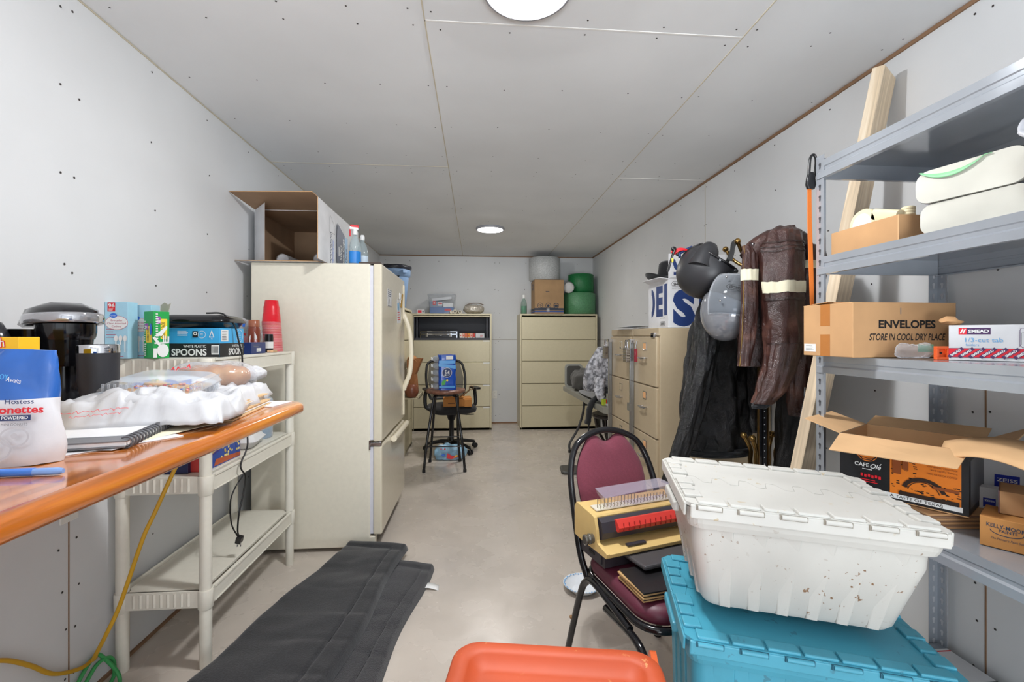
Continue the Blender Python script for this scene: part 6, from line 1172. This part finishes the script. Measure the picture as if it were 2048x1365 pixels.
o = thing('orange_bracket', 'small orange plastic bracket between the clear wrap and the folder box', 'bracket', (1.318, 1.205, Z3), (0, 0, -20)); OBR = mat('bright_orange', 'f0642a', .4); m = M()
for a, b in (((0, 0, 0), (.030, .004, .007)), ((0, 0, .031), (.030, .004, .038)), ((0, 0, .007), (.006, .004, .031)), ((.024, 0, .007), (.030, .004, .031)), ((.0, .012, 0), (.030, .016, .038)), ((0, .004, 0), (.004, .012, .038)), ((.026, .004, 0), (.03, .012, .038))): m.bb(a, b, OBR)
m.build('bracket', o, bev=.001); m = M(); m.lathe([(.003, 0), (.003, .002)], BLACK, 8, c=(0, 0, 0)); m.build('hole', o, loc=(.015, .0115, .019), rot=(90, 0, 0))
o = thing('clear_wrap', 'crumpled clear plastic package with a green card on the middle grey shelf', 'plastic packaging', (1.300, 1.262, Z3), (0, 0, -30)); m = M(); blob(m, (0, 0, .022), (.05, .025, .022), FILM, 3, .014, 22, 30, 16, flat=-.021); m.build('wrap', o); m = M(); m.box((.03, -.005, .032), (.035, .002, .022), mat('green_card', '5a8a6a', .6)); m.build('green_card', o)
# ---- second tier: small carton with cream parts, towel packs, bag
Z2 = 1.553
o = thing('open_small_carton', 'small open brown carton holding cream plastic parts on the upper grey shelf', 'cardboard box', (1.253, 1.257, Z2)); w, l, h = .105, .258, .080; m = M()
for a, b in (((0, 0, 0), (w, l, .003)), ((0, 0, .003), (.003, l, h)), ((w - .003, 0, .003), (w, l, h)), ((.003, 0, .003), (w - .003, .003, h)), ((.003, l - .003, .003), (w - .003, l, h))): m.bb(a, b, KRAFT)
m.build('carton', o)
m = M(); m.bb((-.0006, .0, .0), (0.0, .004, h), KRAFT2); m.build('edge_strip', o)
CRP = mat('cream_plastic', 'efe2bc', .4, bump=.03); o = thing('cream_handset', 'rounded cream plastic handset sticking out of the small open carton', 'plastic part', (1.305, 1.43, Z2 + .090)); m = M(); m.push(Rz(90) @ Rx(90)); m.lathe([(.050, -.014), (.054, -.008), (.054, .008), (.050, .014)], CRP, 32); m.pop(); m.push(Tr(0, -.075, .010) @ Rx(18)); m.loft([[(x, y, z) for x, z in rrect(.028, .045, .01, 4)] for y in (-.05, .04)], CRP); m.pop(); m.build('handset', o, bev=.003)
m = M(); m.push(Tr(-.0145, 0, 0) @ Rz(90) @ Rx(90)); m.lathe([(.038, 0), (.036, .002)], WHITE, 28); m.pop(); m.build('pale_disc', o)
o = thing('cream_fitting', 'small threaded cream plastic fitting beside the handset in the open carton', 'plastic fitting', (1.332, 1.305, Z2 + .0035)); m = M(); m.lathe([(.014, 0), (.014, .085), (.0175, .087), (.0175, .093), (.015, .094), (.0175, .096), (.0175, .102), (.015, .103), (.0175, .105), (.0175, .112), (.014, .114)], CRP, 18); m.bb((-.012, .01, .075), (.012, .045, .095), CRP); m.build('fitting', o)
TWL = mat('towel_paper', 'c6c4ba', .85, 'card'); TWR = mat('towel_wrapper', 'aeb0b8', .25, bump=.15)
def towels(lab, loc, rz, w, l, h, label=False):
    o = thing('paper_towel_pack', lab, 'paper towel pack', loc, (0, 0, rz), 'packs of folded paper towels'); m = M()
    m.loft([[(q, y, z) for y, z in rrect(l, h, h * .32, 6, l / 2, h / 2)] for q in (0.002, w * .0 + .003, w - .003)], TWL, smooth=True); m.build('folded_towels', o)
    m = M(); m.loft([[(q, y, z) for y, z in rrect(l + .003, h + .003, h * .33, 6, l / 2, h / 2)] for q in (.006, w - .006)], TWR, cap=(False, False)); m.build('wrapper', o)
    if label: m = M(); m.grid(lambda u, v: (.001 - .006 * v + .07 * (v), .02 + (l - .05) * u, h + .003 + .010 * math.sin(math.pi * u) + .004), 12, 6, mat('label_green', '8cc896', .5)); m.build('green_label', o, solid=.0012)
    return o
towels('lower pack of folded white paper towels on the upper grey shelf', (1.268, 1.118, Z2), -68, .30, .135, .088) if 0 else None
def towels2(lab, x, y, z, rz, w, l, h, label=False):
    """cut end faces local -X; packs lie with their long side along local X"""
    o = thing('paper_towel_pack', lab, 'paper towel pack', (x, y, z), (0, 0, rz), 'packs of folded paper towels'); m = M()
    m.loft([[(q, yy, zz) for yy, zz in rrect(l, h, h * .35, 6, 0, h / 2)] for q in (0, w)], TWL); m.build('folded_towels', o, bev=.004)
    m = M(); m.loft([[(q, yy, zz) for yy, zz in rrect(l + .004, h + .003, h * .35, 6, 0, h / 2)] for q in (.010, w - .01)], TWR, cap=(False, False)); m.build('wrapper', o)
    if label: m = M(); m.grid(lambda u, v: (-.007 + .045 * v * v, l / 2 - .012 - (l * .66) * u, h - .002 + .006 * v - .030 * (1 - v) * math.sin(math.pi * min(1, u * 1.1)) ** .8), 12, 6, mat('label_green', '8cc896', .5)); m.build('green_label', o, solid=.0014)
    return o
towels2('lower pack of folded white paper towels on the upper grey shelf', 1.285, 1.085, Z2 + .001, 12, .24, .235, .085)
towels2('upper pack of folded white paper towels with a green label', 1.278, 1.090, Z2 + .089, 13, .24, .235, .090, True)
o = thing('carrier_bag', 'white plastic carrier bag at the right edge of the frame on the paper towels', 'plastic bag', (1.36, .955, Z2 + .18), (0, 0, 0)); m = M(); blob(m, (0, -.02, -.055), (.05, .06, .10), mat('bag_frosted', 'e8e8ee', .2, 'film', alpha=.55, col2='f2f2f6'), 2, .028, 14, 44, 24); m.build('bag', o); o.location = (1.33, .935, Z2 + .155)
m = M(); m.tube(curve([(-.03, .02, .02), (-.035, .05, .05), (-.01, .05, .085), (.03, .01, .09), (.045, -.03, .06)]), [.012] * 8 + [.008] * 12 + [.012] * 13, MATS['bag_frosted'], 10, flat=(1, .5)); m.build('bag_handle', o)
# ---- fourth tier
Z4 = .733; EDG = mat('corrugated_edge', '8a6a52', .9, 'card')
for k in range(7):
    o = tag(M().box((0, 0, 0), (.30, .24, .0054), EDG if k % 2 else KRAFT).build('cardboard_sheet'), ['lowest', 'second lowest', 'third lowest', 'middle', 'third highest', 'second highest', 'top'][k] + ' flat cardboard sheet in the stack under the coffee carton', 'cardboard sheet', 'flat cardboard under the coffee carton'); o.location = (1.42 + random.uniform(-.003, .003), 1.28 + random.uniform(-.003, .003), Z4 + .003 + k * .0058); o.rotation_euler.z = R(-4)
o = thing('coffee_carton', 'open black and orange coffee carton with a bridge picture on the lower grey shelf', 'cardboard box', (1.175, 1.385, Z4 + .043), (0, 0, -58)); w, l, h = .298, .250, .182
CBK = mat('carton_black', '1a1a1c', .45); CBO = mat('carton_orange', 'e07a1c', .5); t = .003
m = M()
for a, b, mm in (((0, 0, 0), (w, l, t), KRAFT), ((0, 0, t), (w, t, h), CBK), ((0, l - t, t), (w, l, h), CBK), ((0, t, t), (t, l - t, h), CBK), ((w - t, t, t), (w, l - t, h), CBK)): m.bb(a, b, mm)
e = .0006; m.bb((t, t, t), (w - t, t + e, h), KRAFT2); m.bb((t, l - t - e, t), (w - t, l - t, h), KRAFT2); m.bb((t, t, t), (t + e, l - t, h), KRAFT); m.bb((w - t - e, t, t), (w - t, l - t, h), KRAFT2); m.build('carton', o)
def fl2(pts): m = M(); k = len(pts); a = [Vector(p) for p in pts]; n = (a[1] - a[0]).cross(a[2] - a[0]).normalized() * .0025; m.add([tuple(p) for p in a] + [tuple(p - n) for p in a], [tuple(range(k)), tuple(range(2 * k - 1, k - 1, -1))] + [(i, i + k, (i + 1) % k + k, (i + 1) % k) for i in range(k)], KRAFT2, False); m.build('flap', o)
fl2([(0, 0, h), (w, 0, h), (w - .006, -.105, h - .030), (.004, -.105, h - .038)][::-1])
fl2([(0, l, h), (w, l, h), (w, l + .10, h + .020), (0, l + .10, h + .020)])
fl2([(0, 0, h), (0, l, h), (-.105, l - .004, h + .032), (-.105, .004, h + .032)])
fl2([(w, 0, h), (w, l, h), (w + .09, l, h + .05), (w + .09, 0, h + .05)][::-1])
m = M(); F = Face(m, (0, 0, 0), (1, 0, 0), (0, 0, 1)); OD = mat('print_orange_dark', '8a4414', .5)
F.rect(.128, .020, .155, .162, CBO); F.rect(0, .010, w - .012, .014, WHITE) 
F.text('A TASTE OF TEXAS', .128, .0125, .008, BLACK, w=.118, bold=.01)
F.disc(.072, .128, .026, CBO, .023, 28); F.line([(.05, .122), (.06, .110), (.084, .110), (.094, .122)], .003, CBK); F.ring(.062, .138, .010, .003, CBK, a0=60, a1=320); F.line([(.070, .144), (.070, .130), (.074, .126), (.078, .146), (.078, .128)], .0024, CBK); F.ring(.086, .132, .006, .002, CBK); F.line([(.052, .118), (.072, .1145), (.094, .119)], .0016, CBK)
F.text('CAFE', .040, .088, .0115, WHITE, w=.037, bold=.02); F.text('Ole', .080, .086, .014, WHITE, w=.027, bold=.02, shear=.4); F.line([(.104, .098), (.107, .103)], .0018, WHITE); F.rect(.06, .080, .025, .002, WHITE); [F.rect(.056 + .009 * k, .058 - .002 * (k % 2), .006, .009, RED) for k in range(6)]; F.greek(.056, .040, .05, .012, 2, RED)
BX = mat('bridge_black', '2a1608', .5)
for k, (t_, y_, w_) in enumerate((('NATURALLY & ARTIFICIALLY FLAVORED', .142, .085), ('Medium-bodied with', .129, .06), ('cinnamon, chocolate', .120, .062), ('and vanilla flavors', .111, .055), ('100% ARABICA COFFEE', .099, .063))): F.text(t_, .276, y_, .0055, OD, w=w_, al='RIGHT')
F.ring(.205, .040, .050, .010, BX, ry=.045, a0=15, a1=165); F.ring(.205, .040, .036, .002, BX, ry=.034, a0=10, a1=170); F.rect(.150, .024, .130, .012, BX); F.rect(.135, .085, .020, .06, OD); F.rect(.158, .10, .014, .05, OD); F.rect(.225, .06, .055, .008, OD)
rs = random.Random(5)
for k in range(70): x = .130 + .148 * rs.random(); y = .028 + .10 * rs.random() * (1 if x < .19 else .45); F.k = 2.2; F.rect(x, y, .003 + .006 * rs.random(), .0015 + .002 * rs.random(), BX)
m.build('printed_front', o); m = M(); F2 = Face(m, (w, 0, 0), (0, 1, 0), (0, 0, 1)); F2.rect(.02, .02, l - .03, h - .05, mat('carton_side_grey', '6a6a6c', .5)); m.build('printed_artwork', o)
# white boxes with a blue square logo
ZB = mat('logo_blue', '1c2ea0', .45)
def zcar(lab, x, y, z, rot, d):
    o = thing('white_product_box', lab, 'product box', (x, y, z), rot, 'white boxes with a blue square'); m = M(); m.bb((0, 0, 0), d, WCARD); m.build('carton', o, bev=.001)
    m = M(); F = Face(m, (0, 0, 0), (1, 0, 0), (0, 0, 1)); s_ = min(d[0], d[2]) * .34; F.rect(d[0] * .35, d[2] * .45, s_, s_, ZB); F.text('ZEISS', d[0] * .35 + s_ * .08, d[2] * .45 + s_ * .6, s_ * .2, WHITE, w=s_ * .84, bold=.02); F.line([(d[0] * .25, d[2] * .2), (d[0] * .8, d[2] * .2)], .001, GREYT)
    m.build('printed_artwork', o)
    return o
zcar('larger white box with a blue square logo behind the two paint-store cartons', 1.500, 1.275, Z4 + .001, (6, 0, -44), (.15, .04, .175))
zcar('smaller white box with a blue square logo beside the coffee carton', 1.442, 1.222, Z4 + .001, (0, 0, -44), (.075, .035, .100))
o = thing('paint_store_carton', 'small brown carton with dark lettering over a curved underline, right of the coffee carton', 'cardboard box', (1.295, 1.075, Z4 + .001), (0, 0, -56)); w, l, h = .20, .12, .075; KO = mat('kraft_orange', 'b07a40', .8, 'card'); m = M(); m.bb((0, 0, 0), (w, l, h), KO); m.build('carton', o, bev=.0015)
m = M(); F = Face(m, (0, 0, 0), (1, 0, 0), (0, 0, 1)); F.text('KELLY-MOORE', .012, .052, .0095, NB, w=.072, bold=.02, rot=-2); F.text('PAINTS', .034, .042, .007, NB, w=.032, bold=.02); F.ring(.048, .046, .030, .002, NB, ry=.013, a0=180, a1=365); F.text("The Painter's Paint Store", .020, .022, .006, NB, w=.062, shear=.3); F.disc(.115, .016, .011, BLACK, .007); m.build('printed_artwork', o)
o = thing('brown_carton', 'plain brown carton with a folded lid resting on the paint-store carton', 'cardboard box', (1.355, 1.078, Z4 + .0775), (0, 0, -52)); m = M(); m.bb((0, 0, 0), (.20, .11, .058), KRAFT_D); m.build('carton', o, bev=.002); m = M(); m.bb((-.002, 0, .0), (0, .11, .059), mat('plum_edge', '6a4a52', .7)); m.build('edge_strip', o)
# big curved flap from a carton off to the right
o = thing('large_open_carton', 'large brown carton at the right frame edge with one long curved flap', 'cardboard box', (1.28, .62, Z4 + .001), (0, 0, 0)); m = M(); w, l, h = .36, .30, .21; m.bb((0, 0, 0), (w, l, h - .02), KRAFT_D); m.build('carton', o, bev=.002)
m = M()
def bigflap(u, v): 
    x = -.03 + .30 * 0 + .0; p = Vector((.02, l, h - .01)).lerp(Vector((.035, l + .255, h - .030)), u); wd = .085 * (1 - .45 * max(0, u - .75) * 4) ; return (p.x + wd * v - .03 * u, p.y + .02 * v, p.z + .045 * v + .035 * math.sin(math.pi * u * .9))
m.grid(bigflap, 20, 4, KRAFT2, True); m.build('long_flap', o, solid=.003)
# bottom tier
Z5 = .141
o = carton('white_flat_box', 'white flat box with a red line on the lowest grey shelf', 'box', (1.50, 1.20, Z5), 0, (.18, .30, .012), WCARD); m = M(); m.bb((0, .285, .012), (.18, .29, .0124), RED); m.bb((.0, .14, .012), (.18, .143, .0124), BLACK); m.build('printed_artwork', o)
# ================================================================ MAROON BANQUET CHAIR with binding machine
MRN = mat('maroon_fabric', '7d3446', .85, 'fabric', scale=26, bump=.4); MRV = mat('maroon_vinyl', '5c2436', .45, bump=.15)
CT_ = (.635, 1.535); o = thing('banquet_chair', 'maroon stacking chair with a black tubular frame holding a binding machine', 'chair', (CT_[0], CT_[1], 0), (0, 0, 14)); sh = .445; o.scale = (.9, 1, .97)
m = M(); 
def cush(z, d): return [(x, y * (1.0) , z) for x, y in rrect(.41 - d, .41 - d, .09, 8)]
m.loft([cush(sh - .03, .02), cush(sh - .02, 0), cush(sh, -.012), cush(sh + .018, 0), cush(sh + .028, .04), cush(sh + .032, .12)], MRV); m.build('seat', o)
m = M(); m.tube([(x, y, sh - .035) for x, y in rrect(.42, .42, .09, 8)] + [(rrect(.42, .42, .09, 8)[0][0], rrect(.42, .42, .09, 8)[0][1], sh - .035)], .0125, BMETAL, 10); m.build('seat_frame', o)
# back: arch frame with cushion
yb = .20; lean = .17
arch = [(-.205, yb - .02, sh - .06), (-.215, yb + .02, sh + .02), (-.215, yb + .075, sh + .18), (-.205, yb + .12, sh + .30), (-.165, yb + .15, sh + .395), (-.09, yb + .165, sh + .440), (0, yb + .170, sh + .455)]
arch = arch + [(-x, y, z) for x, y, z in arch[-2::-1]]
m = M(); m.tube(curve(arch, 6), .0135, BMETAL, 12, flat=(1, 1.1)); m.build('back_frame', o)
def backp(u, v, s_):
    vv = v; x = (u - .5) * 2; wtop = .185 * (1 - .55 * max(0, (vv - .45) / .55) ** 2.2); wtop *= (1 - .12 * (1 - vv)); z = sh + .085 + .345 * vv; 
    if vv > .8: z -= .022 * (vv - .8) / .2 * math.cos(x * math.pi * 1.0) * (1 if abs(x) < .5 else .3) 
    y = yb + .055 + .115 * vv ** .9; e = (1 - abs(x) ** 4) ** .5 * min(1, (min(v, 1 - v) / .12)) ** .5; return (x * wtop, y + s_ * (.004 + .022 * e), z)
m = M(); m.grid(lambda u, v: backp(u, v, -1), 36, 30, MRN); m.grid(lambda u, v: backp(1 - u, v, 1), 24, 20, MRN); m.build('backrest', o)
for s_ in (-1, 1):
    m = M(); m.tube(curve([(s_ * .215, .03, sh - .09), (s_ * .222, -.16, sh - .06 - .02), (s_ * .228, -.225, sh - .14), (s_ * .232, -.25, .15), (s_ * .235, -.262, .012)], 6), .0135, BMETAL, 12); l_ = m.build('front_leg', o); m = M(); m.lathe([(.017, 0), (.017, .03)], BLKP, 12, c=(s_ * .235, -.262, 0)); m.build('foot_cap', l_)
    m = M(); m.tube(curve([(s_ * .217, -.12, sh - .07), (s_ * .22, .09, sh - .04), (s_ * .222, .155, sh - .06), (s_ * .228, .20, sh - .14), (s_ * .235, .30, .012)], 6), .0135, BMETAL, 12); l_ = m.build('rear_leg', o); m = M(); m.lathe([(.017, 0), (.017, .03)], BLKP, 12, c=(s_ * .235, .30, 0)); m.build('foot_cap', l_)
    m = M(); m.ball((s_ * .2425, .245, .20), .008, mat('rust_spot', '9a7650', .6), 10, 6); m.build('stacking_bumper', l_)
# binder boards on the seat
sz = (sh + .0335) * .97
for k in range(6):
    q = tag(M().box((0, 0, 0), (.215, .15, .0048), [mat('board_tan', 'c09a68', .7, 'card'), mat('board_black', '1e1c1e', .4)][k % 2]).build('binder_cover', bev=.0008), ['lowest', 'second lowest', 'third lowest', 'third highest', 'second highest', 'top'][k] + ' of the worn covers stacked on the maroon seat', 'binder cover', 'worn covers on the maroon seat')
    a = R(12 + random.uniform(-5, 5)); q.location = (.595 + random.uniform(-.006, .006), 1.43 + random.uniform(-.006, .006), sz + .0026 + k * .0052); q.rotation_euler.z = a
bz = sz + .001
o = thing('binding_machine', 'tan comb binding machine with a red bar and grey knob on the maroon chair', 'binding machine', (.425, 1.535, bz), (0, 0, 17)); o.scale = (.97, .86, .95); TM = mat('machine_tan', 'd8b878', .45, bump=.05); DM = mat('machine_dark', '38343a', .45, bump=.05); RM = mat('machine_red', 'd43c34', .4, bump=.03)
m = M(); m.loft([[(x, y, z) for y, z in ((.0, 0), (.0, .055), (.19, .055), (.19, 0))] for x in (.02, .40)], DM, smooth=False); m.build('waste_drawer_base', o, bev=.004)
m = M(); m.loft([[(.015, y, z) for y, z in ((.02, .008), (.02, .045), (.17, .045), (.17, .008))], [(.020, y, z) for y, z in ((.02, .008), (.02, .045), (.17, .045), (.17, .008))]], DM, smooth=False); m.bb((.012, .07, .022), (.0155, .11, .034), BLACK); m.build('waste_drawer', o, bev=.002)
m = M(); m.box((.22, -.080, .048), (.26, .14, .016), mat('tray_dark', '4c4a4c', .4, bump=.1), (R(-3), 0, 0)); m.build('front_tray', o, bev=.006)
m = M()   # side profile of the tan body, extruded along x
pf = [(-.045, .058), (-.050, .075), (.02, .088), (.025, .10), (.030, .135), (.045, .175), (.06, .180), (.19, .190), (.205, .17), (.205, .06), (.15, .056)]
m.loft([[(x, y, z) for y, z in pf] for x in (0, .012)], TM, smooth=False); m.loft([[(x, y, z) for y, z in pf] for x in (.40, .412)], TM, smooth=False)
m.loft([[(x, y, z) for y, z in ((.045, .06), (.055, .172), (.06, .178), (.19, .188), (.203, .17), (.203, .06))] for x in (.012, .40)], TM, smooth=False)
m.loft([[(x, y, z) for y, z in ((-.045, .058), (-.050, .073), (.05, .085), (.05, .06))] for x in (.012, .40)], TM, smooth=False); m.build('body', o, bev=.002)
m = M(); m.loft([[(x, y, z) for y, z in ((.048, .092), (.018, .098), (.010, .125), (.022, .160), (.05, .172))] for x in (.018, .396)], DM, smooth=False); m.build('punch_cover', o, bev=.004)
m = M(); m.loft([[(x, y, z) for y, z in ((.018, .128), (.0, .124), (-.010, .142), (.012, .166), (.026, .164))] for x in (.075, .35)], RM, smooth=False)
for k in range(11): m.bb((.095 + k * .0235, -.0112, .128), (.0958 + k * .0235, -.004, .158), mat('red_groove', 'a02c28', .5))
m.build('punch_lever', o, bev=.0015)
m = M(); m.push(Tr(0, .055, .095) @ Ry(-90)); m.lathe([(.017, 0), (.017, .008), (.019, .010), (.019, .018), (.016, .02), (.016, .024), (.019, .026), (.019, .034), (.014, .036)], mat('knob_grey', '6a665e', .4, 'metal', metal=.4), 24); m.pop(); m.build('margin_knob', o)
m = M(); m.bb((.10, -.03, .0795), (.18, -.010, .0855), DM); m.build('paper_guide', o, bev=.001)
m = M(); m.box((.20, .105, .1865), (.34, .05, .004), mat('comb_plate', 'd6d0c0', .4), (R(4), 0, 0)); m.build('comb_plate', o)
m = M(); PN = mat('pin_steel', 'b0a890', .35, 'metal', metal=.7)
for k in range(22): x = .045 + k * .0152; m.tube([(x, .10, .186), (x, .098, .225 if k < 12 else .212)], .0018, PN, 6); m.tube([(x + .004, .088, .187), (x + .004, .082, .196), (x + .002, .09, .203)], .0015, PN, 6)
m.build('comb_pins', o)
VC = mat('cover_clear_violet', 'f3f0f6', .08, 'clear', alpha=.03, col2='e6e0ee'); m = M(); m.add([(.07, .085, .226), (.40, .10, .236), (.40, .20, .236), (.09, .20, .230)], [(0, 1, 2, 3)], VC, False); m.add([(.07, .085, .226), (.09, .20, .230), (.10, .20, .205), (.08, .10, .200)], [(0, 1, 2, 3)], VC, False); m.add([(.07, .085, .226), (.40, .10, .236), (.40, .075, .21), (.185, .055, .196)], [(0, 1, 2, 3)], VC, False); m.build('clear_cover', o, solid=.0015)
